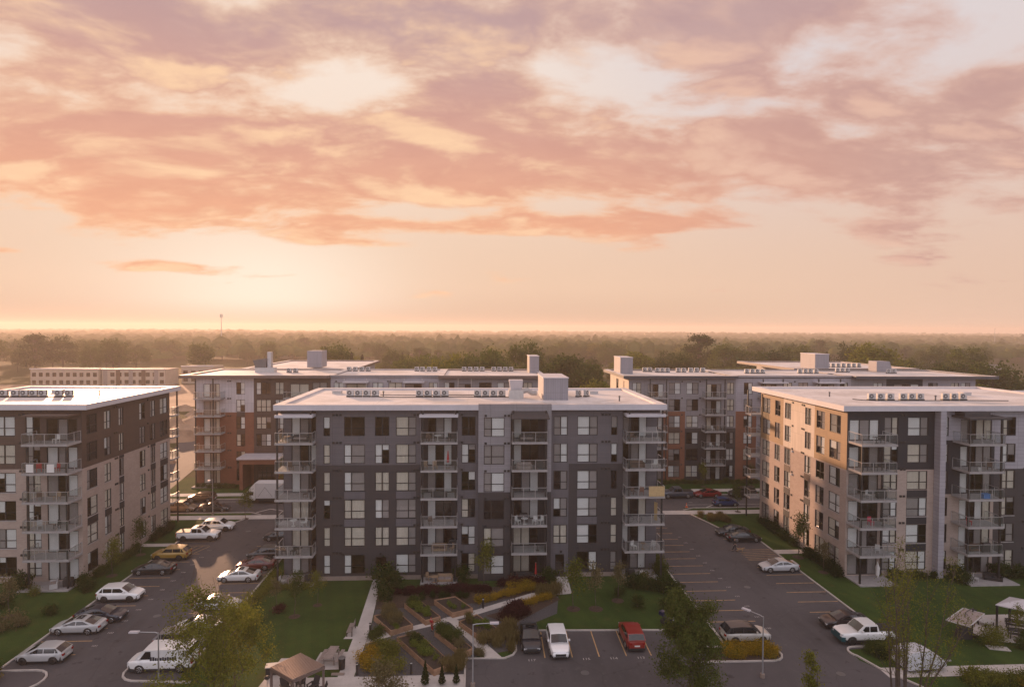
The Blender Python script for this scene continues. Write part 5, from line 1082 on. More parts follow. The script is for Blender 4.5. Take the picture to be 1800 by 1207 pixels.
# slatted pergola over the fire pit chairs
t = thing('pergola', 'bronze pergola with slatted roof over dark garden chairs', 'pergola', (-14.3, 50.25, .03))
C4 = [Vector((-14.58, 52.29)), Vector((-16.35, 50.16)), Vector((-14.06, 48.28)), Vector((-12.11, 50.24))]; o_ = Vector((-14.3, 50.25)); C4 = [p - o_ for p in C4]
n = 17
for i in range(n):
    f0, f1 = (i + .22) / n, (i + .68) / n
    a0, a1 = C4[0].lerp(C4[3], f0), C4[0].lerp(C4[3], f1); b0, b1 = C4[1].lerp(C4[2], f0), C4[1].lerp(C4[2], f1)
    part(t, 'roof_slat', MB().prism([(b0.x, b0.y), (b1.x, b1.y), (a1.x, a1.y), (a0.x, a0.y)], 2.84, 2.93), 'bronze')
for i in range(4):
    a, c = C4[i], C4[(i + 1) % 4]; nn = (c - a).normalized() * .05; nn = Vector((nn.y, -nn.x))
    part(t, 'beam', MB().prism([(a.x - nn.x, a.y - nn.y), (a.x + nn.x, a.y + nn.y), (c.x + nn.x, c.y + nn.y), (c.x - nn.x, c.y - nn.y)][::-1], 2.62, 2.83), 'fasciad'); p = a * .96
    part(t, 'post', MB().box(p.x - .08, p.x + .08, p.y - .08, p.y + .08, 0, 2.61), 'fasciad')
def garden_chair(x, y, rz, lb, grp, m='dark', z=.03):
    t = thing('garden_chair', lb, 'chair', (x, y, z), rz, grp)
    part(t, 'seat', MB().box(-.30, .30, -.32, .25, .34, .40), m)
    b = MB(); b.poly([(-.32, .24, .36), (.32, .24, .36), (.30, .52, 1.05), (-.30, .52, 1.05)]); b.poly([(-.30, .56, 1.05), (.30, .56, 1.05), (.32, .28, .36), (-.32, .28, .36)]); b.quad((-.30, .52, 1.05), (.30, .52, 1.05), (.30, .56, 1.05), (-.30, .56, 1.05)); b.quad((-.32, .24, .36), (-.30, .52, 1.05), (-.30, .56, 1.05), (-.32, .28, .36)); b.quad((.32, .28, .36), (.30, .56, 1.05), (.30, .52, 1.05), (.32, .24, .36)); part(t, 'backrest', b, m)
    for s_ in (-1, 1): part(t, 'armrest', MB().box(s_ * .36 - .06, s_ * .36 + .06, -.36, .34, .56, .60), m); part(t, 'leg', MB().box(s_ * .33 - .04, s_ * .33 + .04, -.34, -.26, 0, .56), m); part(t, 'leg', MB().box(s_ * .33 - .04, s_ * .33 + .04, .20, .28, 0, .56), m)
    return t
g_ = 'dark garden chairs under the bronze pergola'
garden_chair(-15.6, 51.7, radians(40), 'dark garden chair under the left corner of the pergola', g_); garden_chair(-14.6, 52.4, radians(10), 'dark garden chair at the back of the pergola', g_)
garden_chair(-13.4, 51.7, radians(-30), 'dark garden chair under the right side of the pergola', g_); garden_chair(-12.6, 50.9, radians(-70), 'dark garden chair just outside the right pergola post', g_)
t = thing('fire_pit', 'round dark fire pit in the middle under the pergola', 'fire pit', (-14.3, 50.9, .03)); part(t, 'bowl', MB().cyl((0, 0, .12), .35, .3, 14, r2=.5), 'black', 40); part(t, 'foot', MB().cyl((0, 0, 0), .25, .12, 14), 'black', 40)
t = thing('storage_box', 'pale topped storage box half behind the pergola', 'box', (-17.2, 54.6, .03), radians(8)); part(t, 'chest', MB().box(-.9, .9, -.35, .35, 0, .65), 'dark'); part(t, 'lid', MB().box(-.95, .95, -.4, .4, .655, .72), 'acw')
t = thing('kettle_grill', 'small charcoal grill left of the pergola post', 'grill', (-17.4, 52.6, .03)); part(t, 'bowl', MB().cyl((0, 0, .55), .12, .16, 12, r2=.28).cyl((0, 0, .71), .28, .16, 12, r2=.1), 'black', 40); part(t, 'leg', MB().cyl((0, 0, 0), .03, .55, 6), 'steel')
# grey gazebo and cantilever shade on the right court
t = thing('gazebo', 'grey metal gazebo at the right edge above a dining set', 'gazebo', (53.9, 59.3, .03))
C4 = [Vector(p) - Vector((53.9, 59.3)) for p in ((51.9, 59.2), (54.9, 60.9), (57.6, 59.0), (54.4, 56.9))]; ap = Vector((.8, -.3))
for i in range(4):
    a, c = C4[i], C4[(i + 1) % 4]; part(t, 'roof_panel', MB().poly([(c.x, c.y, 2.6), (a.x, a.y, 2.6), (ap.x, ap.y, 3.15)]).poly([(a.x, a.y, 2.52), (c.x, c.y, 2.52), (ap.x, ap.y, 3.05)]).quad((a.x, a.y, 2.52), (a.x, a.y, 2.6), (c.x, c.y, 2.6), (c.x, c.y, 2.52)), 'fascia'); p = a * .9
    part(t, 'post', MB().box(p.x - .07, p.x + .07, p.y - .07, p.y + .07, 0, 2.52), 'black')
t = thing('shade_canopy', 'square taupe cantilever shade with a dark bracing frame on the right lawn', 'shade canopy', (48.4, 58.2, .03))
cn = [Vector(p) - Vector((48.4, 58.2)) for p in ((45.2, 57.2), (48.3, 58.9), (49.4, 57.6), (46.4, 55.8))]
part(t, 'canvas', MB().poly([(*p, z) for p, z in zip(cn, (2.1, 2.45, 2.45, 2.1))]).poly([(p.x, p.y, z - .05) for p, z in zip(cn, (2.1, 2.45, 2.45, 2.1))][::-1]), 'timber')
part(t, 'hem', MB().tube([(*p, z) for p, z in zip(cn + cn[:1], (2.1, 2.45, 2.45, 2.1, 2.1))], [.05] * 5, 5), 'acw'); part(t, 'mast', MB().tube([(.3, .0, 0), (.25, -.1, 2.8)], [.08, .06], 8), 'black'); part(t, 'arm', MB().tube([(.25, -.1, 2.8), (-1.2, -.9, 2.75), (-1.3, -1.0, 2.3)], [.04] * 3, 6).tube([(.25, -.1, 1.6), (-1.2, -.9, 2.75)], [.03] * 2, 6), 'black'); part(t, 'weight', MB().box(-.4, .5, -.5, .4, 0, .25), 'black')
t = thing('covered_barbecue', 'black covered barbecue under the taupe shade', 'barbecue', (47.6, 57.9, 0)); part(t, 'cover', MB().box(-.6, .6, -.35, .35, 0, .8).box(-.5, .5, -.3, .3, .8, 1.1), 'dark')
garden_chair(50.2, 60.4, radians(20), 'rust coloured garden chair between the shade and the gazebo', 'seats on the right court', 'rust'); garden_chair(51.3, 61.2, radians(-40), 'dark garden chair behind the low grey table', 'seats on the right court')
t = thing('low_table', 'low grey table between the rust chair and the gazebo', 'table', (51.9, 60.3, .03), .3); part(t, 'top', MB().box(-.7, .7, -.45, .45, .4, .46), 'acw')
for sx in (-.6, .6):
    for sy_ in (-.35, .35): part(t, 'leg', MB().box(sx - .04, sx + .04, sy_ - .04, sy_ + .04, 0, .4), 'black')
bench(54.3, 59.2, radians(-25), 'black bench under the grey gazebo', 'black'); bench(52.9, 57.4, radians(-20), 'black bench with pale cushions near the court edge', 'dark')
t = thing('stepping_slab', 'pale concrete slab in the grass beside the right court', 'slab', (49.3, 55.8, .0), radians(-15)); part(t, 'slab_top', MB().box(-.9, .9, -.4, .4, 0, .06), 'conc')
# sign board cut by the left picture edge
t = thing('sign_board', 'pale blank sign board at the lower left corner', 'sign', (-40.9, 54.0, 0), radians(20)); part(t, 'board', MB().box(-.45, .45, -.03, .03, .5, 1.6), 'fascia'); part(t, 'post', MB().box(-.4, -.32, -.04, .04, 0, .5), 'steel'); part(t, 'post', MB().box(.32, .4, -.04, .04, 0, .5), 'steel')

# ------------------------------------------------------------------ balcony and patio furniture
FN = ['ground floor patio', 'second floor balcony', 'third floor balcony', 'fourth floor balcony', 'fifth floor balcony', 'top floor balcony']
def patio_chair(x, y, z, rz, lb, m):
    t = thing('patio_chair', lb, 'chair', (x, y, z), rz, 'chairs on the balconies')
    part(t, 'seat', MB().box(-.26, .26, -.27, .25, .40, .46), m); part(t, 'backrest', MB().box(-.26, .26, .25, .30, .46, .95), m)
    for sx in (-.22, .22):
        for sy_ in (-.22, .24): part(t, 'leg', MB().box(sx - .025, sx + .025, sy_ - .025, sy_ + .025, 0, .40), m)
def patio_table(x, y, z, lb, m, r=.42):
    t = thing('patio_table', lb, 'table', (x, y, z), 0, 'tables on the balconies')
    part(t, 'top', MB().cyl((0, 0, .68), r, .04, 14), m, 40); part(t, 'leg', MB().cyl((0, 0, .03), .04, .65, 8), m); part(t, 'foot', MB().cyl((0, 0, 0), .22, .03, 10), m)
def grill(x, y, z, lb):
    t = thing('gas_grill', lb, 'grill', (x, y, z), 0, 'grills on the balconies')
    part(t, 'cart', MB().box(-.55, .55, -.25, .25, .08, .78), 'dark'); part(t, 'hood', MB().tube([(-.45, 0, .85), (.45, 0, .85)], [.27, .27], 10), 'black', 40); part(t, 'foot', MB().box(-.5, -.4, -.2, .2, 0, .08).box(.4, .5, -.2, .2, 0, .08), 'black')
def sofa(x, y, z, rz, lb, m, m2):
    t = thing('outdoor_sofa', lb, 'sofa', (x, y, z), rz, 'sofas on the balconies')
    part(t, 'base', MB().box(-.85, .85, -.38, .38, .05, .30), m); part(t, 'backrest', MB().box(-.85, .85, .26, .38, .30, .75), m)
    for s_ in (-1, 1): part(t, 'armrest', MB().box(s_ * .85 - .08, s_ * .85 + .08, -.38, .38, .05, .58), m); part(t, 'cushion', MB().box(s_ * .39 - .36, s_ * .39 + .36, -.34, .25, .305, .43), m2)
def pot(x, y, z, lb, m='found', r=.22, h=.4):
    t = thing('plant_pot', lb, 'plant pot', (x, y, z), 0, 'plant pots on the balconies'); part(t, 'tub', MB().cyl((0, 0, 0), r * .75, h, 10, r2=r), m, 40)
    return t
def Z_(kf): return fz(kf) + .04 if kf else .15
LB, B1, B2, RB = 'left corner', 'inner left', 'bay', 'right corner'
def bl(kf, where): return f'{where} {FN[kf]}'
Gy = 'of grey building'
yB = 73.7
sofa(-20.6, yB + .5, Z_(5), 0, f'charcoal sofa on the {bl(5, LB)} {Gy}', 'dark', 'timber'); patio_chair(-22.5, yB, Z_(5), 1.2, f'tan chair on the {bl(5, LB)} {Gy}', 'wicker'); patio_table(-21.9, yB - .3, Z_(5), f'wicker table on the {bl(5, LB)} {Gy}', 'wicker')
patio_chair(-20.2, yB, Z_(4), -.6, f'black chair on the {bl(4, LB)} {Gy}', 'black'); patio_chair(-21.6, yB, Z_(4), .7, f'brown chair on the {bl(4, LB)} {Gy}', 'brownf')
patio_chair(-20.0, yB + .2, Z_(3), -1.2, f'dark chair on the {bl(3, LB)} {Gy}', 'brownf')
patio_table(-21.3, yB, Z_(2), f'white table on the {bl(2, LB)} {Gy}', 'chairw'); patio_chair(-20.1, yB, Z_(2), -.9, f'white chair on the {bl(2, LB)} {Gy}', 'chairw')
for i, x in enumerate((-22.4, -21.3)): patio_chair(x, yB - .1, Z_(1), .5 - i, f'dark chair {("at the left end", "in the middle")[i]} of the {bl(1, LB)} {Gy}', 'black')
patio_table(-20.7, yB, Z_(1), f'dark table on the {bl(1, LB)} {Gy}', 'black'); grill(-19.5, 73.9, Z_(0), f'black covered grill on the {bl(0, LB)} {Gy}')
sofa(-21.0, 73.5, Z_(0), pi, f'grey sofa on the {bl(0, LB)} {Gy}', 'timber', 'acw'); patio_chair(-22.5, 73.3, Z_(0), 1.4, f'grey chair on the {bl(0, LB)} {Gy}', 'acw')
patio_table(-4.6, yB, Z_(5), f'white small table on the {bl(5, B1)} {Gy}', 'chairw'); patio_chair(-3.4, yB, Z_(5), -.7, f'dark chair on the {bl(5, B1)} {Gy}', 'black'); patio_chair(-5.6, yB, Z_(5), .7, f'brown chair on the {bl(5, B1)} {Gy}', 'brownf')
t = thing('closed_parasol', f'closed red parasol on the {bl(4, B1)} {Gy}', 'parasol', (-3.4, yB + .3, Z_(4))); part(t, 'mast', MB().cyl((0, 0, 0), .03, 2.2, 6), 'steel'); part(t, 'canopy', MB().cyl((0, 0, .75), .17, 1.35, 10, r2=.05), 'red', 40); part(t, 'foot', MB().cyl((0, 0, 0), .25, .08, 10), 'found')
for i, x in enumerate((-6.0, -4.9)): patio_chair(x, yB - .1, Z_(4), .3, f'tan wicker chair {("left", "right")[i]} on the {bl(4, B1)} {Gy}', 'wicker')
sofa(-4.4, yB, Z_(3), pi, f'dark sofa on the {bl(3, B1)} {Gy}', 'dark', 'dark'); patio_chair(-5.4, yB, Z_(2), .4, f'dark chair on the {bl(2, B1)} {Gy}', 'brownf')
sofa(-4.4, yB + .5, Z_(1), 0, f'brown sofa on the {bl(1, B1)} {Gy}', 'wicker', 'brownf'); patio_chair(-2.9, yB, Z_(1), -.9, f'tan chair on the {bl(1, B1)} {Gy}', 'wicker'); grill(-2.8, 75.1, Z_(1), f'black grill on the {bl(1, B1)} {Gy}')
sofa(-3.7, 73.5, Z_(0), 0, f'tan sofa on the {bl(0, B1)} {Gy}', 'wicker', 'timber'); patio_chair(-5.6, 73.7, Z_(0), .9, f'tan wicker chair on the {bl(0, B1)} {Gy}', 'wicker'); patio_table(-4.9, 73.1, Z_(0), f'tan wicker table on the {bl(0, B1)} {Gy}', 'wicker')
sofa(5.9, yB - .1, Z_(5), 0, f'grey sofa on the {bl(5, B2)} {Gy}', 'dark', 'timber'); patio_table(7.3, yB - .3, Z_(5), f'dark table on the {bl(5, B2)} {Gy}', 'black')
sofa(5.6, yB - .3, Z_(4), 0, f'mauve covered sofa on the {bl(4, B2)} {Gy}', 'timber', 'timber'); grill(7.5, yB - .2, Z_(4), f'black grill on the {bl(4, B2)} {Gy}')
for i, (x, r) in enumerate(((4.9, .9), (7.6, -.9), (6.9, -.4))): patio_chair(x, yB - .2, Z_(2), r, f'white chair {("at the left", "at the right", "near the centre")[i]} of the {bl(2, B2)} {Gy}', 'chairw')
patio_table(5.7, yB - .3, Z_(2), f'white table on the {bl(2, B2)} {Gy}', 'chairw'); grill(5.6, yB + .5, Z_(2), f'black covered grill on the {bl(2, B2)} {Gy}'); patio_table(7.3, yB, Z_(1), f'dark little table on the {bl(1, B2)} {Gy}', 'black', .3)
sofa(5.6, 73.6, Z_(0), 0, f'dark sofa on the {bl(0, B2)} {Gy}', 'dark', 'dark'); t = thing('closed_parasol', f'closed red parasol on the {bl(0, B2)} {Gy}', 'parasol', (7.1, 73.9, .15)); part(t, 'mast', MB().cyl((0, 0, 0), .03, 1.9, 6), 'steel'); part(t, 'canopy', MB().cyl((0, 0, .5), .16, 1.3, 10, r2=.05), 'red', 40); part(t, 'foot', MB().cyl((0, 0, 0), .25, .08, 10), 'found')
t = thing('drying_rack', f'white clothes drying rack on the {bl(5, RB)} {Gy}', 'drying rack', (20.8, yB, Z_(5)))
for i in range(7): part(t, 'rod', MB().tube([(-.8, -.35 + i * .12, .9 + .1 * i), (.8, -.35 + i * .12, .9 + .1 * i)], [.018] * 2, 5), 'chairw')
for s_ in (-.8, .8): part(t, 'leg', MB().tube([(s_, -.5, 0), (s_, .4, 1.6)], [.025] * 2, 5).tube([(s_, .5, 0), (s_, -.35, .95)], [.025] * 2, 5), 'chairw')
patio_chair(18.7, yB, Z_(5), .5, f'brown chair on the {bl(5, RB)} {Gy}', 'brownf'); sofa(19.2, yB + .3, Z_(4), 0, f'brown sofa on the {bl(4, RB)} {Gy}', 'brownf', 'brownf'); patio_chair(21.3, yB, Z_(4), -.8, f'pale chair on the {bl(4, RB)} {Gy}', 'chairw')
t = thing('privacy_screen', f'tan bamboo privacy screen on the {bl(3, RB)} {Gy}', 'screen', (20.45, 72.9, Z_(3)))
for i in range(7): part(t, 'cane_panel', MB().box(i * .27, i * .27 + .262, -.02, .02, .02, 1.22), 'bamboo')
patio_chair(18.8, yB, Z_(3), .4, f'reddish brown chair on the {bl(3, RB)} {Gy}', 'brownf'); patio_chair(19.8, yB, Z_(3), -.3, f'small rust chair on the {bl(3, RB)} {Gy}', 'rust')
t = thing('bicycle', f'dark bicycle on the {bl(2, RB)} {Gy}', 'bicycle', (19.0, yB, Z_(2)), .1)
for x in (-.52, .52): part(t, 'wheel', MB().tube([(x + .33 * cos(a * pi / 8), 0, .34 + .33 * sin(a * pi / 8)) for a in range(17)], [.022] * 17, 5, cap=False), 'tyre')
part(t, 'frame', MB().tube([(-.52, 0, .34), (-.1, 0, .32), (.38, 0, .8), (-.2, 0, .85), (-.1, 0, .32)], [.022] * 5, 5).tube([(.52, 0, .34), (.36, 0, .95)], [.022] * 2, 5), 'black'); part(t, 'handlebar', MB().tube([(.36, -.25, .97), (.36, .25, .97)], [.016] * 2, 5), 'black'); part(t, 'saddle', MB().box(-.34, -.1, -.07, .07, .9, .95), 'black')
t = thing('standing_board', f'tan board leaning upright on the {bl(2, RB)} {Gy}', 'board', (21.7, 74.3, Z_(2)), .5); part(t, 'plank', MB().box(-.02, .02, -.25, .25, 0, 2.2), 'bamboo')
patio_chair(18.9, yB, Z_(1), .6, f'cream padded chair on the {bl(1, RB)} {Gy}', 'chairw'); patio_chair(21.2, yB, Z_(1), -.7, f'pale folding chair on the {bl(1, RB)} {Gy}', 'acw'); patio_table(20.0, yB, Z_(1), f'tan little table on the {bl(1, RB)} {Gy}', 'wicker', .3)
grill(18.5, 73.8, Z_(0), f'black grill on the {bl(0, RB)} {Gy}'); patio_table(20.0, 73.5, Z_(0), f'white low table on the {bl(0, RB)} {Gy}', 'chairw', .35)
Ab = 'of left brick building'; yA = 73.8
for kf, items in {5: ('brownf', 'chairw'), 4: ('red', 'red'), 3: ('brownf', 'wicker'), 2: ('acw', 'black')}.items():
    for i, m_ in enumerate(items): patio_chair(-49.8 + 1.9 * i, yA, Z_(kf), .6 - i, f'{dict(brownf="brown", chairw="white", red="red", wicker="tan", acw="grey", black="black")[m_]} chair {("left", "right")[i]} on the {FN[kf]} {Ab}', m_)
for i, x in enumerate((-50.55, -48.3)):
    t = thing('windbreak_cloth', f'white cloth {("at the left end", "in the middle")[i]} of the fifth floor railing {Ab}', 'cloth', (x, 72.82, Z_(4))); part(t, 'sheet', MB().box(0, .8, -.015, .015, .1, 1.05), 'chairw')
sofa(-48.2, 73.6, Z_(0), radians(-60), f'grey lounge chair on the ground floor patio {Ab}', 'acw', 'timber'); grill(-46.6, 73.7, Z_(0), f'black covered grill on the ground floor patio {Ab}')
Eb = 'of right brick building'; yE = 71.2
patio_chair(48.0, yE, Z_(5), -.7, f'black chair on the left {FN[5]} {Eb}', 'black'); patio_table(47.2, yE, Z_(5), f'black table on the left {FN[5]} {Eb}', 'black')
for i, x in enumerate((45.9, 47.0, 48.2)): patio_chair(x, yE, Z_(4), .8 - .8 * i, f'dark blue grey chair {("at the left", "in the middle", "at the right")[i]} of the left {FN[4]} {Eb}', 'dark')
patio_chair(46.4, yE, Z_(3), .5, f'pale chair on the left {FN[3]} {Eb}', 'acw'); grill(47.9, yE, Z_(3), f'black grill on the left {FN[3]} {Eb}')
patio_chair(46.9, yE + .3, Z_(2), .2, f'pink chair on the left {FN[2]} {Eb}', 'pink'); patio_table(48.2, yE, Z_(2), f'dark table on the left {FN[2]} {Eb}', 'black'); patio_chair(47.6, yE, Z_(1), -.5, f'grey chair on the left {FN[1]} {Eb}', 'acw')
t = thing('upright_board', f'pale paddle board leaning on the left ground floor patio {Eb}', 'board', (48.4, 72.3, .15)); part(t, 'plank', MB().tube([(0, 0, 0), (0, .02, .4), (.02, .06, 1.2), (0, .1, 1.9)], [.05, .22, .25, .04], 8), 'chairw', 40)
patio_table(60.2, yE, Z_(5), f'long pale table on the right {FN[5]} {Eb}', 'acw'); patio_chair(58.8, yE, Z_(5), .8, f'dark chair on the right {FN[5]} {Eb}', 'black'); patio_chair(61.3, yE, Z_(4), -.6, f'dark chair on the right {FN[4]} {Eb}', 'brownf'); pot(59.6, 70.7, Z_(4), f'white pot on the right {FN[4]} {Eb}', 'chairw')
t = thing('plastic_tub', f'blue plastic tub on the right {FN[3]} {Eb}', 'tub', (60.5, 70.8, Z_(3))); part(t, 'tub', MB().box(-.4, .4, -.25, .25, 0, .5), 'blue'); part(t, 'lid', MB().box(-.43, .43, -.28, .28, .5, .56), 'blue')
patio_chair(58.9, yE, Z_(2), .8, f'red chair on the right {FN[2]} {Eb}', 'red'); grill(61.0, yE, Z_(1), f'black grill on the right {FN[1]} {Eb}'); sofa(60.0, yE + .4, Z_(1), 0, f'brown sofa on the right {FN[1]} {Eb}', 'brownf', 'dark')
sofa(61.8, 71.0, Z_(0), -.5, f'black corner sofa on the right ground floor patio {Eb}', 'black', 'dark'); patio_chair(59.4, 70.6, Z_(0), .8, f'grey chair on the right ground floor patio {Eb}', 'acw')
Db = 'of building across the street'
for kf, x, m_, w in ((3, 46.2, 'chairw', 'white'), (3, 47.4, 'wicker', 'tan'), (2, 46.0, 'chairw', 'white'), (1, 46.4, 'brownf', 'brown'), (4, 46.5, 'black', 'dark')): patio_chair(x, 119.9, Z_(kf), .3, f'{w} chair on the right hand {FN[kf]} {Db}', m_)

# ------------------------------------------------------------------ people and a dog
def skinned(name, parent, verts, edges, rad, m, root=0):
    me = bpy.data.meshes.new(name); me.from_pydata(verts, edges, []); me.materials.append(M[m]); o = link(name, me, parent)
    md = o.modifiers.new('Skin', 'SKIN'); md.use_smooth_shade = True
    sk = me.skin_vertices[0].data
    for i, r_ in enumerate(rad): sk[i].radius = (r_, r_); sk[i].use_root = (i == root)
    ss_ = o.modifiers.new('Subdivision', 'SUBSURF'); ss_.levels = 1; ss_.render_levels = 1
    return o
def person(lb, loc, rz, jacket, trouser, stride=.22, lean=0.0, sc=1.0, hair='hair', arm=.15):
    t = thing('person', lb, 'person', loc, rz); t.scale = (sc, sc, sc)
    def lv(x, y, z): return (x, y - lean * max(0, z - .92), z)
    J = [lv(0, 0, .95), lv(0, 0, 1.15), lv(0, 0, 1.36), lv(0, -.01, 1.50), lv(0, -.03, 1.62), lv(0, -.03, 1.72)]
    V_ = list(J); E2 = [(i, i + 1) for i in range(5)]; Rd = [.13, .125, .14, .055, .088, .075]
    for s_ in (-1, 1):
        a = len(V_); V_ += [lv(s_ * .18, 0, 1.42), lv(s_ * .22, .03 * s_, 1.15), lv(s_ * .22, -.05 - arm * s_, .93), lv(s_ * .22, -.08 - arm * s_, .84)]; E2 += [(2, a), (a, a + 1), (a + 1, a + 2), (a + 2, a + 3)]; Rd += [.062, .048, .034, .032]
        for q in range(5):
            f = len(V_); wx_ = s_ * .22 + (q - 2) * .018; ln = (.05, .07, .075, .07, .055)[q]
            V_ += [lv(wx_, -.09 - arm * s_, .82), lv(wx_, -.11 - arm * s_, .82 - ln)]; E2 += [(a + 3, f), (f, f + 1)]; Rd += [.010, .008]
        g = len(V_); V_ += [(s_ * .10, 0, .88), (s_ * .10, -stride * s_ * .45, .50), (s_ * .10, -stride * s_ + .05, .09), (s_ * .10, -stride * s_ - .09, .04)]; E2 += [(0, g), (g, g + 1), (g + 1, g + 2), (g + 2, g + 3)]; Rd += [.095, .062, .042, .038]
    skinned('body', t, V_, E2, Rd, 'skin')
    jv = [J[0], J[1], J[2], lv(0, 0, 1.46)]; je = [(0, 1), (1, 2), (2, 3)]; jr = [.155, .15, .165, .08]
    for s_ in (-1, 1):
        a = len(jv); jv += [lv(s_ * .18, 0, 1.42), lv(s_ * .22, .03 * s_, 1.15), lv(s_ * .22, -.05 - arm * s_, .95)]; je += [(2, a), (a, a + 1), (a + 1, a + 2)]; jr += [.078, .062, .05]
    skinned('jacket', t, jv, je, jr, jacket)
    tv = [(0, 0, .96)]; te = []; tr = [.14]
    for s_ in (-1, 1): g = len(tv); tv += [(s_ * .10, 0, .86), (s_ * .10, -stride * s_ * .45, .50), (s_ * .10, -stride * s_ + .05, .12)]; te += [(0, g), (g, g + 1), (g + 1, g + 2)]; tr += [.11, .078, .058]
    skinned('trousers', t, tv, te, tr, trouser)
    for s_ in (-1, 1): part(t, 'shoe', MB().box(s_ * .10 - .05, s_ * .10 + .05, -stride * s_ - .16, -stride * s_ + .10, 0, .08), 'black')
    hx = lv(0, -.0, 1.70); skinned('hair', t, [(hx[0], hx[1] + .01, hx[2]), (hx[0], hx[1] + .03, hx[2] + .05), (hx[0], hx[1] + .07, hx[2] - .06)], [(0, 1), (0, 2)], [.088, .075, .06], hair)
    fx = lv(0, -.115, 1.64); part(t, 'nose', MB().tube([(fx[0], fx[1] + .03, fx[2] + .02), (fx[0], fx[1] - .01, fx[2] - .01)], [.008, .014], 6), 'skin')
    for s_ in (-1, 1): part(t, 'eye', MB().box(s_ * .032 - .01, s_ * .032 + .01, fx[1] + .014, fx[1] + .024, fx[2] + .022, fx[2] + .034), 'hair')
    return t
person('person in dark clothes walking a dog across the right car park', (34.85, 82.1, .016), radians(60), 'coat', 'denim', .25)
person('person in red hooded clothes standing between the raised beds', (-4.35, 61.55, .04), radians(-30), 'red', 'red', .06, .35, .78, 'red')
t = thing('dog', 'tan dog on a lead beside the walker in dark clothes', 'dog', (35.5, 81.75, .016), radians(70))
dv = [(0, .28, .44), (0, 0, .44), (0, -.25, .46), (0, -.38, .60), (0, -.52, .62), (0, -.62, .59), (0, .42, .52), (0, .50, .64)]; de = [(1, 0), (1, 2), (2, 3), (3, 4), (4, 5), (0, 6), (6, 7)]; dr = [.10, .105, .125, .07, .075, .035, .03, .02]
for s_ in (-1, 1):
    a = len(dv); dv += [(s_ * .08, -.24, .30), (s_ * .08, -.22, .16), (s_ * .08, -.25, .03), (s_ * .08, .26, .32), (s_ * .08, .33, .17), (s_ * .08, .28, .03)]; de += [(2, a), (a, a + 1), (a + 1, a + 2), (0, a + 3), (a + 3, a + 4), (a + 4, a + 5)]; dr += [.05, .03, .03, .06, .032, .03]
skinned('coat', t, dv, de, dr, 'dogfur', 1)
for s_ in (-1, 1): part(t, 'ear', MB().poly([(s_ * .05, -.46, .68), (s_ * .09, -.45, .62), (s_ * .05, -.40, .77)]), 'brownf')
tag(link('dog_lead', MB().tube([(35.35, 81.95, .9), (35.42, 81.85, .62), (35.5, 81.6, .66)], [.012] * 3, 4).mesh('dog_lead', M['red'])), 'thin lead between the walker and the tan dog', 'lead')

# ------------------------------------------------------------------ vegetation
import numpy as np
rng = np.random.default_rng(11)
def leaves(name, pts, size, m, up=.35, aspect=.55, blade=False):
    """one quad per point, random facing"""
    pts = np.asarray(pts, dtype=np.float32); n = len(pts)
    d_ = rng.normal(size=(n, 3)); d_[:, 2] += up; d_ /= np.linalg.norm(d_, axis=1)[:, None]
    u = np.cross(d_, rng.normal(size=(n, 3))); u /= np.linalg.norm(u, axis=1)[:, None] + 1e-9; w = np.cross(d_, u)
    if blade: u = rng.normal(size=(n, 3)) * .25 + np.array([0, 0, 1.0]); u /= np.linalg.norm(u, axis=1)[:, None]; w = np.cross(u, rng.normal(size=(n, 3))); w /= np.linalg.norm(w, axis=1)[:, None]
    s_ = size * rng.uniform(.6, 1.35, size=(n, 1))
    a, c = u * s_, w * s_ * aspect
    v = np.empty((n, 4, 3), np.float32); v[:, 0] = pts - a; v[:, 1] = pts + c; v[:, 2] = pts + a; v[:, 3] = pts - c
    me = bpy.data.meshes.new(name); me.vertices.add(4 * n); me.vertices.foreach_set('co', v.ravel())
    me.loops.add(4 * n); me.loops.foreach_set('vertex_index', np.arange(4 * n, dtype=np.int32))
    me.polygons.add(n); me.polygons.foreach_set('loop_start', np.arange(0, 4 * n, 4, dtype=np.int32)); me.polygons.foreach_set('loop_total', np.full(n, 4, np.int32))
    me.materials.append(LEAF[m]); me.update(); me.validate(); return me
def clumps(centres, n, spread):
    centres = np.asarray(centres); i = rng.integers(0, len(centres), n); return centres[i] + rng.normal(size=(n, 3)) * np.asarray(spread)
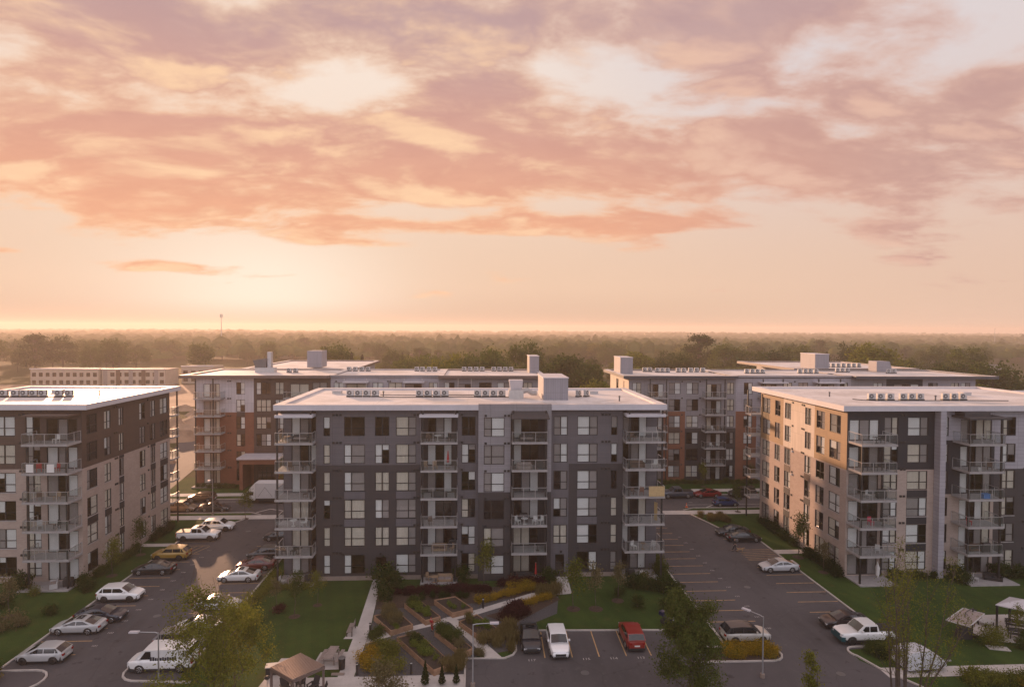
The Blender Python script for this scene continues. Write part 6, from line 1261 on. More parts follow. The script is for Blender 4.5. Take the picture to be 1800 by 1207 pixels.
def skeleton(h, r, seed, spread=.9, levels=3, first=.25, upb=.5, n0=7):
    """trunk + limbs as tubes; returns mesh builder and twig ends"""
    rs = random.Random(seed); b = MB(); tips = []
    top = Vector((rs.uniform(-.03, .03) * h, rs.uniform(-.03, .03) * h, h * .88)); pts = [Vector((0, 0, 0)).lerp(top, i / 5) + Vector((rs.uniform(-1, 1), rs.uniform(-1, 1), 0)) * h * .012 * i for i in range(6)]
    b.tube(pts, [r * (1 - .15 * i) for i in range(6)], 7); tips.append(pts[-1])
    def grow(p, d_, L, rr, lv):
        q = [p]; dd = d_.copy()
        for i in range(3): dd = (dd + Vector((rs.uniform(-.25, .25), rs.uniform(-.25, .25), rs.uniform(-.05, .22)))).normalized(); q.append(q[-1] + dd * L / 3)
        b.tube(q, [rr, rr * .8, rr * .6, rr * .4], 5 if lv else 4, cap=False); tips.append(q[-1]); tips.append(q[2])
        if lv > 0:
            for i in range(rs.randint(2, 3)):
                s0 = q[rs.randint(1, 3)]; nd = (dd + Vector((rs.uniform(-1, 1), rs.uniform(-1, 1), rs.uniform(-.3, .7)))).normalized(); grow(s0, nd, L * rs.uniform(.5, .75), rr * .5, lv - 1)
    for i in range(n0):
        f = first + (1 - first) * (i + .5) / n0; p = Vector(pts[0]).lerp(pts[-1], f); an = i * 2.4 + rs.uniform(-.5, .5)
        grow(p, Vector((cos(an), sin(an), upb + f * .4)).normalized(), h * spread * (.42 if f < .6 else .30), r * .42 * (1.1 - .6 * f), levels - 1)
    return b, tips
def tree_template(h, w, seed, m, nleaf, lsize, kind='round'):
    rs = np.random.default_rng(seed)
    if kind == 'conifer':
        b = MB().tube([(0, 0, 0), (0, 0, h)], [h * .02, .02], 6); z = rs.uniform(.08, 1, nleaf) ** 1.0; ang = rs.uniform(0, 2 * pi, nleaf); rad = w / 2 * (1 - z) * (.35 + .65 * rs.uniform(0, 1, nleaf) ** .5) * (1 + .3 * np.sin(z * 40)); P_ = np.stack([rad * np.cos(ang), rad * np.sin(ang), z * h], 1)
    elif kind == 'poplar':
        b = MB().tube([(0, 0, 0), (0, 0, h * .9)], [h * .018, .04], 6); cs = []
        for i in range(26): f = rs.uniform(.12, 1); a = rs.uniform(0, 2 * pi); rr = w * .34 * math.sqrt(max(0, 1 - (f - .5) ** 2 * 3.6)); cs.append((rr * cos(a), rr * sin(a), h * f * .95))
        P_ = np.asarray(cs)[rs.integers(0, 26, nleaf)] + rs.normal(size=(nleaf, 3)) * (w * .10, w * .10, h * .035)
    else:
        b = MB().tube([(0, 0, 0), (0, 0, h * .35), (0, 0, h * .7)], [h * .022, h * .018, h * .008], 7); cs = []
        for i in range(9): a = i * 2.4; q = Vector((0, 0, h * (.25 + .04 * i))); e = q + Vector((cos(a), sin(a), .8)) * w * .28; b.tube([q, q.lerp(e, .5) + Vector((0, 0, .04 * h)), e], [h * .008, h * .006, h * .003], 5, cap=False)
        for i in range(46):
            th = rs.uniform(0, 2 * pi); ph = rs.uniform(-.75, 1.0); rr = rs.uniform(.55, 1.0); q = math.sqrt(max(.0, 1 - ph * ph * .9)); cs.append((w / 2 * .82 * rr * q * cos(th) * rs.uniform(.8, 1.15), w / 2 * .82 * rr * q * sin(th), h * (.57 + .36 * ph * rr)))
        sp = rs.uniform(.6, 1.25, 46)[rs.integers(0, 46, nleaf)]; k_ = rs.integers(0, 46, nleaf)
        P_ = np.asarray(cs)[k_] + rs.normal(size=(nleaf, 3)) * np.array([w * .065, w * .065, h * .045]) * sp[:, None]
        P_ = P_[P_[:, 2] > h * .10]
    return b.mesh('trunk', M['bark'], 60), leaves('crown', P_, lsize, m)
TT = [tree_template(1, .95, 1, 'mid', 4200, .022), tree_template(1, .80, 2, 'deep', 4200, .022), tree_template(1, 1.05, 3, 'mid', 4200, .022), tree_template(1, .62, 4, 'deep', 3600, .022, 'poplar'), tree_template(1, .42, 5, 'deep', 3000, .022, 'conifer'), tree_template(1, .9, 6, 'olive', 4000, .022), tree_template(1, .75, 8, 'mid', 4200, .022)]
def far_tree(x, y, h, k_, lb, grp=None, wf=1.0):
    t = thing('conifer_tree' if k_ == 4 else 'tree', lb, 'tree', (x, y, -.05), random.uniform(0, 6.28), grp); t.scale = (h * wf, h * wf, h)
    link('trunk', TT[k_][0], t); link('crown', TT[k_][1], t)
def PX(px, y): return (px - 839) / 1100 * y * 1.003 + (0.0 if px else 0)
# trees one can single out beyond the buildings: picture column, distance, height, kind, width factor
SOLO = [(15, 400, 25, 0, 1.0, 'tall hazy tree cut by the left picture edge'), (95, 400, 24.5, 3, 1.25, 'tall hazy double crowned tree left of the two far buildings'), (140, 405, 24.5, 1, 1.0, 'tall hazy tree joined to the double crowned tree on the left'),
        (185, 380, 19, 0, .8, 'lower rounded hazy tree beside the gap on the left'), (222, 400, 24, 6, 1.0, 'tall hazy tree just right of the bright gap on the left'), (260, 430, 17, 2, 1.2, 'broad low hazy tree behind the far pale building'), (310, 560, 21, 2, 1.2, 'broad faint tree in the haze left of the mast'), (367, 380, 22, 6, 1.0, 'hazy tree standing alone above the rust building roof'),
        (595, 250, 24.5, 0, .8, 'dark haze edged tree just right of the left rear lift housing'), (622, 245, 20, 4, 1.0, 'pointed conifer right of the left rear lift housing'), (640, 250, 19, 4, 1.1, 'second pointed conifer left of the rear roof units'), (690, 330, 19, 1, .8, 'slim upright tree beside a cypress in the centre'), (709, 260, 19.5, 4, .6, 'thin dark cypress left of the broad central tree'),
        (742, 230, 22.5, 2, 1.1, 'broad dense tree in the centre above the rear roof'), (790, 190, 22.5, 5, 1.0, 'yellow green tree right of the broad central tree'), (818, 188, 23.5, 2, .9, 'haze softened tree between the yellow green and the round dense trees'), (856, 190, 25.0, 0, .85, 'round dense tree between the two central roof rows'), (880, 260, 19, 1, .7, 'narrow tree right of the round central tree'), (925, 215, 26.5, 0, .7, 'large hazy tree left of the central lift housing'),
        (1000, 190, 21.5, 3, 1.3, 'tree group right of the central lift housing'), (1030, 185, 21, 0, .8, 'dark round tree in the gap between the rear buildings'), (1052, 170, 16.5, 5, .9, 'sunlit green tree against the right rear building corner'), (975, 210, 21, 2, .7, 'bushy tree behind the tall lift housing'), (905, 195, 19, 1, .9, 'bushy dark tree behind the central rear roof'),
        (1235, 330, 27, 3, 1.1, 'tall dark tree above the right rear roof'), (1200, 250, 20.5, 1, 1.0, 'dark dome shaped tree above the right rear unit rows'), (1130, 240, 17, 2, 1.2, 'low sunlit hedge like tree right of the right rear lift housing'), (1285, 300, 24, 0, 1.0, 'dark tree right of the tall dark tree'), (1335, 290, 22.5, 2, 1.0, 'broad dark green tree left of the sunlit lift housing'), (1385, 280, 22, 1, 1.0, 'dark tree behind the sunlit lift housing'), (1420, 330, 23, 0, 1.0, 'dark green tree above the sunlit lift housing'),
        (1470, 270, 20, 4, 1.1, 'conifer beside the farthest roof units'), (1510, 320, 24, 1, .9, 'dark tree left of the bright green crown'), (1560, 230, 25.5, 5, 1.15, 'bright green broad tree behind the sloped roof housing'), (1612, 240, 21, 2, 1.0, 'green tree right of the bright green crown'), (1655, 235, 15, 1, 1.3, 'low dark tree beyond the right rear roof edge'), (1705, 200, 20, 1, 1.0, 'very dark tree above the right rear roof corner'), (1735, 260, 24, 0, .9, 'dark tree above the pale roof at right'), (1785, 190, 22, 6, 1.1, 'yellowish dark tree at the right picture edge'), (1745, 170, 15, 5, 1.2, 'low sunlit tree behind the pale roof end')]
for px_, y, h, k_, wf, lb in SOLO: far_tree(PX(px_, y), y, h, k_, lb, None, wf)
# belts of trees beyond
def belt(n, x0, x1, y0, y1, h0, h1, lb, grp, kinds, keep=lambda x, y: True):
    c = 0
    while c < n:
        x, y = random.uniform(x0, x1), random.uniform(y0, y1)
        if not keep(x, y): continue
        far_tree(x, y, random.uniform(h0, h1), random.choice(kinds), lb, grp, random.uniform(.8, 1.25)); c += 1
belt(60, -60, 60, 250, 520, 11, 17, 'green tree in the belt behind the central and rear buildings', 'trees behind the central buildings', (0, 1, 2, 3, 5, 6))
belt(95, 60, 420, 210, 560, 12, 21, 'dark green tree in the belt beyond the right rear building', 'trees beyond the right rear building', (0, 1, 1, 2, 3, 6, 5))
belt(60, -420, -60, 420, 700, 12, 21, 'hazy tree in the far belt behind the pale building on the left', 'hazy trees on the left', (0, 1, 2, 3, 6))
belt(40, 20, 120, 180, 215, 9, 13, 'low tree close behind the right rear building', 'low trees behind the right rear building', (0, 2, 5, 6))
# farther woods: bumpy crowns to the horizon, one mass
def woods():
    V_, F_ = [], []
    base = [(0, 0, 1), (.8, 0, .55), (.25, .76, .55), (-.65, .47, .55), (-.65, -.47, .55), (.25, -.76, .55), (1, .3, -.1), (0, 1, -.1), (-1, .3, -.1), (-.6, -.85, -.1), (.6, -.85, -.1)]
    faces = [(0, 1, 2), (0, 2, 3), (0, 3, 4), (0, 4, 5), (0, 5, 1), (1, 6, 2), (2, 6, 7), (2, 7, 3), (3, 7, 8), (3, 8, 4), (4, 8, 9), (4, 9, 5), (5, 9, 10), (5, 10, 1), (1, 10, 6)]
    B = np.asarray(base); N = 11000
    y = 520 * np.exp(rng.uniform(0, 1, N) ** .8 * math.log(3650 / 520)); x = rng.uniform(-1.05, 1.1, N) * y
    dens_ = np.sin(x / 170 + 2) * np.sin(y / 230) + np.sin(x / 61 + y / 90)
    keep = dens_ > -1.25; x, y = x[keep], y[keep]; n = len(x)
    h = rng.uniform(8, 16, n) * (1 + .18 * np.sin(x / 310 + y / 500)) + 4 * (rng.uniform(0, 1, n) > .93); r = rng.uniform(3.2, 8.5, n) * (1 + y / 2600)
    v = B[None] * np.stack([r, r, h * .5], 1)[:, None, :] * rng.uniform(.75, 1.2, (n, len(B), 1)); v[:, 0, 2] *= .88; v[:, :, 0] += x[:, None]; v[:, :, 1] += y[:, None]; v[:, :, 2] += (h * .5)[:, None]
    f = np.asarray(faces)[None] + (np.arange(n) * len(B))[:, None, None]
    me = bpy.data.meshes.new('far_woods'); me.vertices.add(n * len(B)); me.vertices.foreach_set('co', v.astype(np.float32).ravel())
    f = f.reshape(-1, 3).astype(np.int32); me.loops.add(f.size); me.loops.foreach_set('vertex_index', f.ravel()); me.polygons.add(len(f)); me.polygons.foreach_set('loop_start', np.arange(0, f.size, 3, dtype=np.int32)); me.polygons.foreach_set('loop_total', np.full(len(f), 3, np.int32))
    me.materials.append(LEAF['mid']); me.update(); me.validate()
    me.polygons.foreach_set('use_smooth', [True] * len(f)); o = link('far_woods', me); o['kind'] = 'stuff'
woods()
# house roofs in the woods
def house(x, y, w, d_, h, rz, lb, m='render'):
    t = thing('house', lb, 'house', (x, y, 0), rz, 'houses among the far trees')
    b = MB(); 
    for i, (p, q) in enumerate((((0, 0), (w, 0)), ((w, 0), (w, d_)), ((w, d_), (0, d_)), ((0, d_), (0, 0)))): b.quad((*p, 0), (*q, 0), (*q, h), (*p, h))
    b.poly([(0, d_, h), (0, 0, h), (0, d_ / 2, h + d_ * .35)]); b.poly([(w, 0, h), (w, d_, h), (w, d_ / 2, h + d_ * .35)]); link('wall', b.mesh('wall', M[m]), t)
    link('roof', MB().quad((-.4, -.5, h - .2), (w + .4, -.5, h - .2), (w + .4, d_ / 2, h + d_ * .36), (-.4, d_ / 2, h + d_ * .36)).quad((w + .4, d_ + .5, h - .2), (-.4, d_ + .5, h - .2), (-.4, d_ / 2, h + d_ * .36), (w + .4, d_ / 2, h + d_ * .36)).mesh('roof', M['shingle']), t)
    for i in range(2): link('window', MB().box(w * (.2 + .45 * i), w * (.2 + .45 * i) + 1.3, -.06, .02, h * .45, h * .45 + 1.3).mesh('window', M['cglass']), t)
for x, px_, y, w, lb in ((0, 925, 330, 11, 'white house glimpsed right of the round central tree'), (0, 825, 480, 10, 'pale house glimpsed left of the round central tree'), (0, 690, 420, 10, 'pale house behind the slim central trees'), (0, 985, 520, 12, 'pale house glimpsed above the central tree group'), (0, 1090, 420, 12, 'pale house glimpsed behind the right rear lift housing'), (0, 1660, 420, 13, 'white house glimpsed in the dark trees at right'), (0, 1775, 380, 11, 'pale house at the right edge among trees'), (0, 500, 600, 14, 'pale house in the haze behind the left rear roof')):
    house(PX(px_, y), y, w, 8, 5.5, random.uniform(-.4, .4), lb, 'chairw' if 'white' in lb else 'render')
for i, (x, y) in enumerate(((-330, 640), (-210, 760), (-90, 700), (30, 640), (120, 720), (210, 610), (330, 700), (420, 560), (520, 800), (-20, 900), (260, 950), (-420, 900))):
    house(x, y, 16, 10, 7.5, random.uniform(-.5, .5), 'tiny pale house roof far off in the woods', 'chairw' if i % 2 else 'render')
# pale two storey blocks under construction on the left
def far_block(x0, x1, y, h, n, lb, bands):
    t = thing('low_building', lb, 'building', (x0, y, 0)); w = x1 - x0; ws = []
    for i in range(n):
        u = w * (i + .5) / n
        for z0 in (1.2, 4.9): ws.append((u - w / n * .30, u + w / n * .30, z0, z0 + 2.0))
    b = MB(); cut(b, 0, w, 0, h, 0, ws, 0, .25); b.quad((w, 0, 0), (w, 14, 0), (w, 14, h), (w, 0, h)); b.quad((0, 14, 0), (0, 0, 0), (0, 0, h), (0, 14, h)); b.quad((0, 0, h), (w, 0, h), (w, 14, h), (0, 14, h)); b.quad((w, 14, 0), (0, 14, 0), (0, 14, h), (w, 14, h)); link('wall', b.mesh('wall', M['render']), t)
    for u0, u1, z0, z1 in ws: link('window', MB().box(u0, u1, .2, .24, z0, z1).mesh('window', M['cglass']), t)
    link('parapet', MB().box(-.3, w + .3, -.3, .3, h, h + .4).mesh('parapet', M['fascia']), t)
    for i in range(bands): link('siding_panel', MB().box(w * (i + .12) / bands, w * (i + .45) / bands, -.08, -.005, .3, h - .4).mesh('siding_panel', M['brownf' if i % 2 else 'timber']), t)
far_block(-218, -186, 318, 8.6, 10, 'pale two storey block with square windows beyond the building site', 0)
far_block(-185.5, -155, 320, 8.4, 9, 'tan two storey block with brown panels beyond the building site', 5)
far_block(-154, -138, 335, 9.0, 4, 'small pale block end right of the tan block', 0)
for i, (x, y) in enumerate(((-120, 200), (-95, 240), (-100, 170), (-135, 260), (-84, 200), (-110, 290), (-150, 215), (-78, 168), (-82, 182), (-90, 192), (-76, 150), (-92, 215), (-104, 228), (-86, 232), (-98, 255), (-70, 140))):
    b = MB(); n = 10; r = 7 + 3 * (i % 3); r = r if i < 7 else r * .55; top = (random.uniform(-1, 1), random.uniform(-1, 1), 2.2 + .8 * (i % 2))
    ring = [(r * cos(2 * pi * j / n) * random.uniform(.7, 1.2), r * .7 * sin(2 * pi * j / n) * random.uniform(.7, 1.2), 0) for j in range(n)]; mid = [(p[0] * .5, p[1] * .5, top[2] * random.uniform(.5, .9)) for p in ring]
    for j in range(n): q = (j + 1) % n; b.quad(ring[j], ring[q], mid[q], mid[j]); b.poly([mid[j], mid[q], top])
    o = link('earth_mound', b.mesh('earth_mound', M['dirtpile'], 80), None, (x, y, -.05)); o['kind'] = 'structure'
# telecom mast
t = thing('telecom_mast', 'thin telecom mast standing above the hazy treeline', 'mast', (-299, 750, 0))
link('pole', MB().cyl((0, 0, 0), .6, 43, 10, r2=.3).mesh('pole', M['steel'], 40), t)
for i in range(3): a = i * 2.1; link('antenna', MB().box(-.4, .4, -.3, .3, 40.3, 44.4).mesh('antenna', M['acw']), t, (1.15 * cos(a), 1.15 * sin(a), 0))
t = thing('telecom_mast', 'tiny mast on the horizon at the right edge', 'mast', (864, 1000, 0)); link('pole', MB().cyl((0, 0, 0), .5, 34, 8, r2=.25).mesh('pole', M['steel'], 40), t)

# --- shrubs and planting near the viewer: one template of each, then copies
def blob(n, rx, ry, rz, cz, k_=9):
    cs = rng.normal(size=(k_, 3)); cs /= np.linalg.norm(cs, axis=1)[:, None]; cs *= np.array([rx, ry, rz]) * rng.uniform(.25, .7, (k_, 1)); cs[:, 2] += cz
    P_ = clumps(cs, n, (1, 1, 1)) * 0 + cs[(q_ := rng.integers(0, k_, n))] + rng.normal(size=(n, 3)) * np.array([rx, ry, rz]) * rng.uniform(.16, .46, k_)[q_][:, None]; P_ = P_[P_[:, 2] > .02]; return P_
SH = {}
def shrub_t(key, m, n, rx, rz, size, blade=False, aspect=.55):
    st = MB()
    for i in range(4): a = i * 1.6; st.tube([(0, 0, 0), (rx * .4 * cos(a), rx * .4 * sin(a), rz * 1.1)], [.025, .01], 4, cap=False)
    if blade:
        P_ = np.stack([rng.normal(size=n) * rx * .42, rng.normal(size=n) * rx * .42, rng.uniform(.12, .9, n) * rz * 1.6], 1)
    else: P_ = blob(n, rx, rx, rz, rz * .95)
    SH[key] = (st.mesh('stem', M['bark']), leaves('foliage', P_, size, m, .3, aspect, blade))
shrub_t('hedge', 'dgreen', 1120, .62, .58, 0.066); shrub_t('green', 'mid', 1280, .75, .62, 0.066); shrub_t('bright', 'bright', 1120, .55, .42, 0.066); shrub_t('gold', 'gold', 1440, .6, .42, 0.047); shrub_t('wine', 'wine', 1440, .7, .48, 0.066); shrub_t('sage', 'sage', 1440, .7, .6, 0.055)
shrub_t('plume', 'plume', 700, .55, .62, .22, True, .07); shrub_t('olive', 'olive', 1280, .8, .65, 0.062); shrub_t('leafy', 'deep', 1440, .8, .75, 0.078); shrub_t('sparse', 'bright', 416, .45, .35, 0.058)
pc = tree_template(1, .42, 21, 'dgreen', 2200, .03, 'conifer'); SH['cedar'] = (pc[0], pc[1])
def plant(key, x, y, s, lb, grp, name=None, cat='shrub', z=0.0):
    t = thing(name or {'gold': 'flowering_plant', 'plume': 'ornamental_grass', 'cedar': 'cedar_shrub', 'bright': 'vegetable_plant', 'sparse': 'vegetable_plant'}.get(key, 'shrub'), lb, cat, (x, y, z), random.uniform(0, 6.28), grp); t.scale = (s * random.uniform(.9, 1.1), s * random.uniform(.9, 1.1), s * random.uniform(.85, 1.15))
    t['kind'] = 'thing'; link('stem', SH[key][0], t); link('foliage', SH[key][1], t); return t
def row(key, p0, p1, n, s, lb, grp, jit=.25, cat='shrub', z=0.0):
    dx, dy = p1[0] - p0[0], p1[1] - p0[1]; side = ('left' if dx > 0 else 'right') if abs(dx) > abs(dy) else ('far end' if dy < 0 else 'near end')
    lb0 = lb; jit = min(jit, .3 * sqrt(dx * dx + dy * dy) / n)
    for i in range(n):
        lb = ('first' if i == 0 else ORD[i]) + ' from ' + side + ', ' + lb0
        f = (i + .5) / n; plant(key, p0[0] + (p1[0] - p0[0]) * f + random.uniform(-jit, jit), p0[1] + (p1[1] - p0[1]) * f + random.uniform(-jit, jit), s * random.uniform(.8, 1.15), lb, grp, None, cat, z)
def scatter(key, poly, n, s, lb, grp, cat='shrub', z=0.0):
    xs_, ys_ = [p[0] for p in poly], [p[1] for p in poly]; c = 0
    while c < n:
        x, y = random.uniform(min(xs_), max(xs_)), random.uniform(min(ys_), max(ys_)); ins = False
        for i in range(len(poly)):
            (x0, y0), (x1, y1) = poly[i], poly[i - 1]
            if (y0 > y) != (y1 > y) and x < (x1 - x0) * (y - y0) / (y1 - y0) + x0: ins = not ins
        if ins: plant(key, x, y, s * random.uniform(.75, 1.2), lb, grp, None, cat, z); c += 1
row('hedge', (44.1, 94.5), (44.0, 83.2), 10, 1.25, 'dark hedge shrub against the far half of the sunlit brick side', 'hedge along the right building'); row('hedge', (44.0, 80.2), (43.9, 72.5), 8, 1.35, 'dark hedge shrub against the near half of the sunlit brick side', 'hedge along the right building')
row('hedge', (-45.1, 95.5), (-45.1, 89), 6, 1.1, 'green shrub by the far end of the left brick side', 'hedge along the left building'); row('green', (-45.2, 86.2), (-45.2, 76), 9, .95, 'green shrub by the near half of the left brick side', 'hedge along the left building'); row('leafy', (-45.4, 74.4), (-43.6, 72.0), 3, 1.0, 'low green shrub at the left building patio corner', 'shrubs at the left building patio')
plant('leafy', -51.6, 73.4, 1.5, 'tall dark shrub left of the left building patio', None); plant('olive', -49.0, 71.6, .9, 'small yellow green shrub in front of the left building patio', None)
for i, (x, y, s) in enumerate(((-45.5, 64.2, 1.5), (-47.0, 63.2, 1.6), (-44.0, 66.8, .9), (-50.5, 68.5, 1.5), (-49.5, 62.0, 1.6))): plant('sage' if i < 2 else 'leafy', x, y, s, ('blue grey bushy shrub nearer the kerb on the left lawn', 'blue grey bushy shrub farther left on the left lawn', 'low dark shrub below the black saloon on the left lawn', 'dark shrub near the left picture edge by the patio', 'dark shrub at the left picture edge')[i], None)
scatter('gold', [(-47, 52), (-40.0, 52.6), (-39.0, 55.4), (-47, 55.6)], 9, 1.1, 'golden flowering plant in the lower left kerb island', 'flowers in the lower left island', 'flower'); scatter('leafy', [(-48, 52), (-41, 53), (-41, 55.5), (-48, 55.6)], 5, 1.0, 'green shrub in the lower left kerb island', 'shrubs in the lower left island')
row('olive', (-24.2, 66.5), (-23.8, 76), 7, 1.0, 'yellow green shrub along the kerb at the grey building corner', 'shrubs along the kerb by the grey building'); row('olive', (-23.2, 72.2), (-18.8, 72.2), 6, .75, 'yellow lit low shrub in front of the left corner patio', 'shrubs before the left corner patio')
for i, (x, y, s) in enumerate(((-20.7, 66.5, 1.0), (-22.3, 63.8, 1.2))): plant('wine' if i == 0 else 'olive', x, y, s, ('dark reddish shrub on the left lawn', 'orange tinted shrub on the left lawn by the yellow tree')[i], None)
for i, (x, y, s) in enumerate(((-10.4, 72.6, 1.9), (-9.6, 71.4, 1.6), (-10.3, 70.0, 1.4), (-9.9, 68.4, 1.2))): plant('leafy', x, y, s, ('tallest leafy shrub beside the path at the building foot', 'leafy shrub second from the building beside the path', 'leafy shrub third from the building beside the path', 'leafy shrub where the dark hedge meets the path')[i], None)
row('wine', (-9.0, 70.2), (1.5, 70.8), 14, 1.05, 'burgundy black shrub in the dark hedge behind the raised beds', 'dark burgundy hedge'); row('hedge', (-6.5, 68.9), (-.5, 69.2), 6, .8, 'dark shrub in front of the burgundy hedge', 'dark shrubs behind the beds')
row('wine', (2.6, 72.3), (8.2, 72.4), 8, 1.0, 'dark shrub before the bay patio', 'dark shrubs before the bay patio'); plant('leafy', 8.6, 73.0, 1.5, 'tall dark shrub left of the right entrance path', None); plant('leafy', -1.6, 73.7, 1.4, 'dark green shrub right of the inner left patio', None)
row('gold', (.2, 67.6), (6.6, 71.0), 13, .98, 'yellow flowering plant along the upper side of the diagonal path', 'yellow flowers above the diagonal path', .45, 'flower'); row('gold', (3.6, 71.6), (6.8, 71.9), 6, 1.0, 'golden flowering plant below the bay patio', 'golden flowers below the bay patio', .3, 'flower')
row('gold', (4.8, 66.6), (8.3, 68.7), 9, .9, 'yellow flowering plant along the lower side of the diagonal path', 'yellow flowers below the diagonal path', .4, 'flower'); scatter('wine', [(1.6, 64.6), (4.9, 66.4), (5.3, 65.0), (3.2, 62.8)], 9, 1.15, 'burgundy shrub at the lower bend of the diagonal path', 'burgundy shrubs at the path bend')
row('plume', (7.0, 69.0), (9.2, 69.5), 6, 1.2, 'tan feathery grass clump at the upper end of the diagonal path', 'feathery grasses at the path end', .15, 'grass clump'); scatter('plume', [(.6, 58.9), (2.6, 56.6), (3.5, 57.4), (3.6, 61.0), (2.6, 60.6)], 16, 1.15, 'brownish ornamental grass clump beside the lower car bays', 'grasses beside the lower bays', 'grass clump')
scatter('plume', [(-2.9, 54.0), (-1.2, 54.0), (-1.1, 56.0), (-1.6, 56.0)], 8, 1.1, 'ornamental grass clump at the near end of the long raised bed', 'grasses at the long bed end', 'grass clump'); scatter('sage', [(-.4, 57.4), (.4, 56.4), (1.0, 56.4), (.2, 57.9)], 3, .7, 'grey green plant in the small corner by the fork path', 'plants in the fork corner')
for i, x in enumerate((-4.25, -2.85, -1.65)): plant('cedar', x, 52.2, (1.9, 1.7, 1.5)[i], ('leftmost of the three small cedars at the bottom edge', 'middle of the three small cedars at the bottom edge', 'rightmost of the three small cedars at the bottom edge')[i], 'three small cedars', cat='cedar')
scatter('gold', [(-10.2, 55.0), (-9.0, 54.2), (-8.4, 56.6), (-9.2, 57.8), (-10.0, 57.4)], 9, 1.3, 'orange gold flowering plant in the clump by the long path', 'orange gold clump by the long path', 'flower'); scatter('olive', [(-9.1, 54.3), (-6.3, 54.2), (-7.6, 57.2), (-9.2, 58.4)], 10, 1.15, 'yellow green shrub filling the triangle beside the gold clump', 'yellow green shrubs beside the gold clump'); row('green', (-10.1, 59.9), (-9.3, 61.2), 4, .8, 'small green plant behind the bollard below the first bed', 'green plants below the first bed', .2)
# crops in the beds
def inbed(i, key, n, s, lb, f0=0.1, f1=.9, cat='plant'):
    (ax, ay), (b_x, b_y), (c_x, c_y), (d_x, d_y) = BEDS[i][0]
    for q in range(n):
        f = f0 + (f1 - f0) * (q + random.random()) / n; g = random.uniform(.25, .75); x = (ax + (b_x - ax) * f) * (1 - g) + (d_x + (c_x - d_x) * f) * g; y = (ay + (b_y - ay) * f) * (1 - g) + (d_y + (c_y - d_y) * f) * g
        plant(key, x, y, s * .9 * random.uniform(.8, 1.2), lb, 'crops in the raised beds', None, cat, .46)
inbed(0, 'sage', 9, .95, 'tall grey green plant in the bed nearest the long path', 0, .75); inbed(0, 'plume', 5, .95, 'feathery stalk plant in the bed nearest the long path', 0, .6); inbed(0, 'bright', 4, .6, 'bright plant at the near end of the bed by the long path', .65, .95)
inbed(1, 'bright', 11, .85, 'bright green plant in the bed behind the red figure', .05, .8); inbed(1, 'green', 3, .8, 'tall green plant at the back of the bed behind the red figure', 0, .25); inbed(2, 'sparse', 5, .8, 'small plant on the mostly bare bed', .4, .9); inbed(3, 'bright', 7, .85, 'bright green plant in the middle of the longest bed', .33, .62); inbed(3, 'leafy', 3, .7, 'dark plant near the far end of the longest bed', .15, .35); inbed(3, 'sage', 2, .7, 'grey green plant at the far corner of the longest bed', 0, .15); inbed(3, 'sparse', 2, .6, 'tiny seedling plant on the bare end of the longest bed', .7, .85)
inbed(4, 'green', 7, .85, 'green plant in the overgrown bed', 0, .6); inbed(4, 'sage', 3, .8, 'grey green bush near the end of the overgrown bed', .55, .8); inbed(5, 'bright', 5, .7, 'green plant in the bed right of the fork path', .1, .8); inbed(5, 'plume', 2, .8, 'stalky plant in the bed right of the fork path', 0, .3)
scatter('gold', [(22.4, 55.2), (26.8, 55.0), (27.9, 56.0), (26.6, 56.8), (23.6, 56.8)], 22, 1.05, 'orange flowering plant in the kerbed island below the pale SUV', 'orange flowers in the right island', 'flower')
row('leafy', (17.6, 71.4), (23.0, 68.4), 7, 1.2, 'leafy green shrub at the right corner of the grey building', 'shrubs at the right corner of the grey building'); row('green', (22.6, 73.5), (22.8, 78), 3, 1.3, 'dark green shrub along the kerb at the right corner', 'shrubs along the right kerb'); plant('sage', 19.6, 71.6, 1.8, 'tall brownish shrub before the right corner patio', None)
for i, (x, y, s) in enumerate(((17.4, 66.0, 1.1), (20.2, 64.8, 1.1), (16.0, 68.6, .8), (21.6, 66.8, .9))): plant('leafy', x, y, s, ('dark shrub on the right lawn left of its neighbour', 'dark shrub on the right lawn near the parked cars kerb', 'low dark shrub on the right lawn near the young trees', 'small dark shrub on the right lawn by the kerb')[i], None)
row('green', (36.3, 55.7), (39.9, 55.9), 6, .85, 'clipped green shrub in the back row of the kerbed bed by the white pickup', 'clipped shrubs by the white pickup'); row('hedge', (36.6, 54.6), (39.9, 54.6), 6, .8, 'dark clipped shrub in the front row of the bed by the white pickup', 'clipped shrubs by the white pickup')
scatter('olive', [(41, 49.5), (52, 49.5), (52, 51.0), (41.5, 51.0)], 14, 1.1, 'yellow green shrub at the lower right corner', 'shrubs at the lower right corner'); scatter('gold', [(46, 49.5), (51, 49.5), (51, 50.8), (46, 50.8)], 5, 1.0, 'rusty gold flowering plant at the lower right corner', 'flowers at the lower right corner', 'flower')
for i, (x, y, s) in enumerate(((50.4, 57.6, 1.3), (53.0, 56.9, 1.0), (48.9, 56.4, 1.3), (51.6, 55.6, .9))): plant('olive' if i % 2 == 0 else 'green', x, y, s, ('yellow green bush at the court edge left of the bench', 'green potted looking bush beside the cushioned bench', 'yellow green bush before the taupe shade', 'low green bush below the cushioned bench')[i], None)
row('leafy', (57.6, 73.0 - 1.5), (57.9, 70.3), 2, 1.3, 'dark shrub left of the right ground floor patio', 'dark shrubs by the right patio'); row('leafy', (63.3, 72), (66.5, 71.5), 3, 1.4, 'dark shrub right of the right ground floor patio', 'dark shrubs right of the right patio'); row('leafy', (50.0, 72.3), (55.5, 72.2), 6, .8, 'low dark shrub along the front of the right brick building', 'low shrubs along the right brick front')
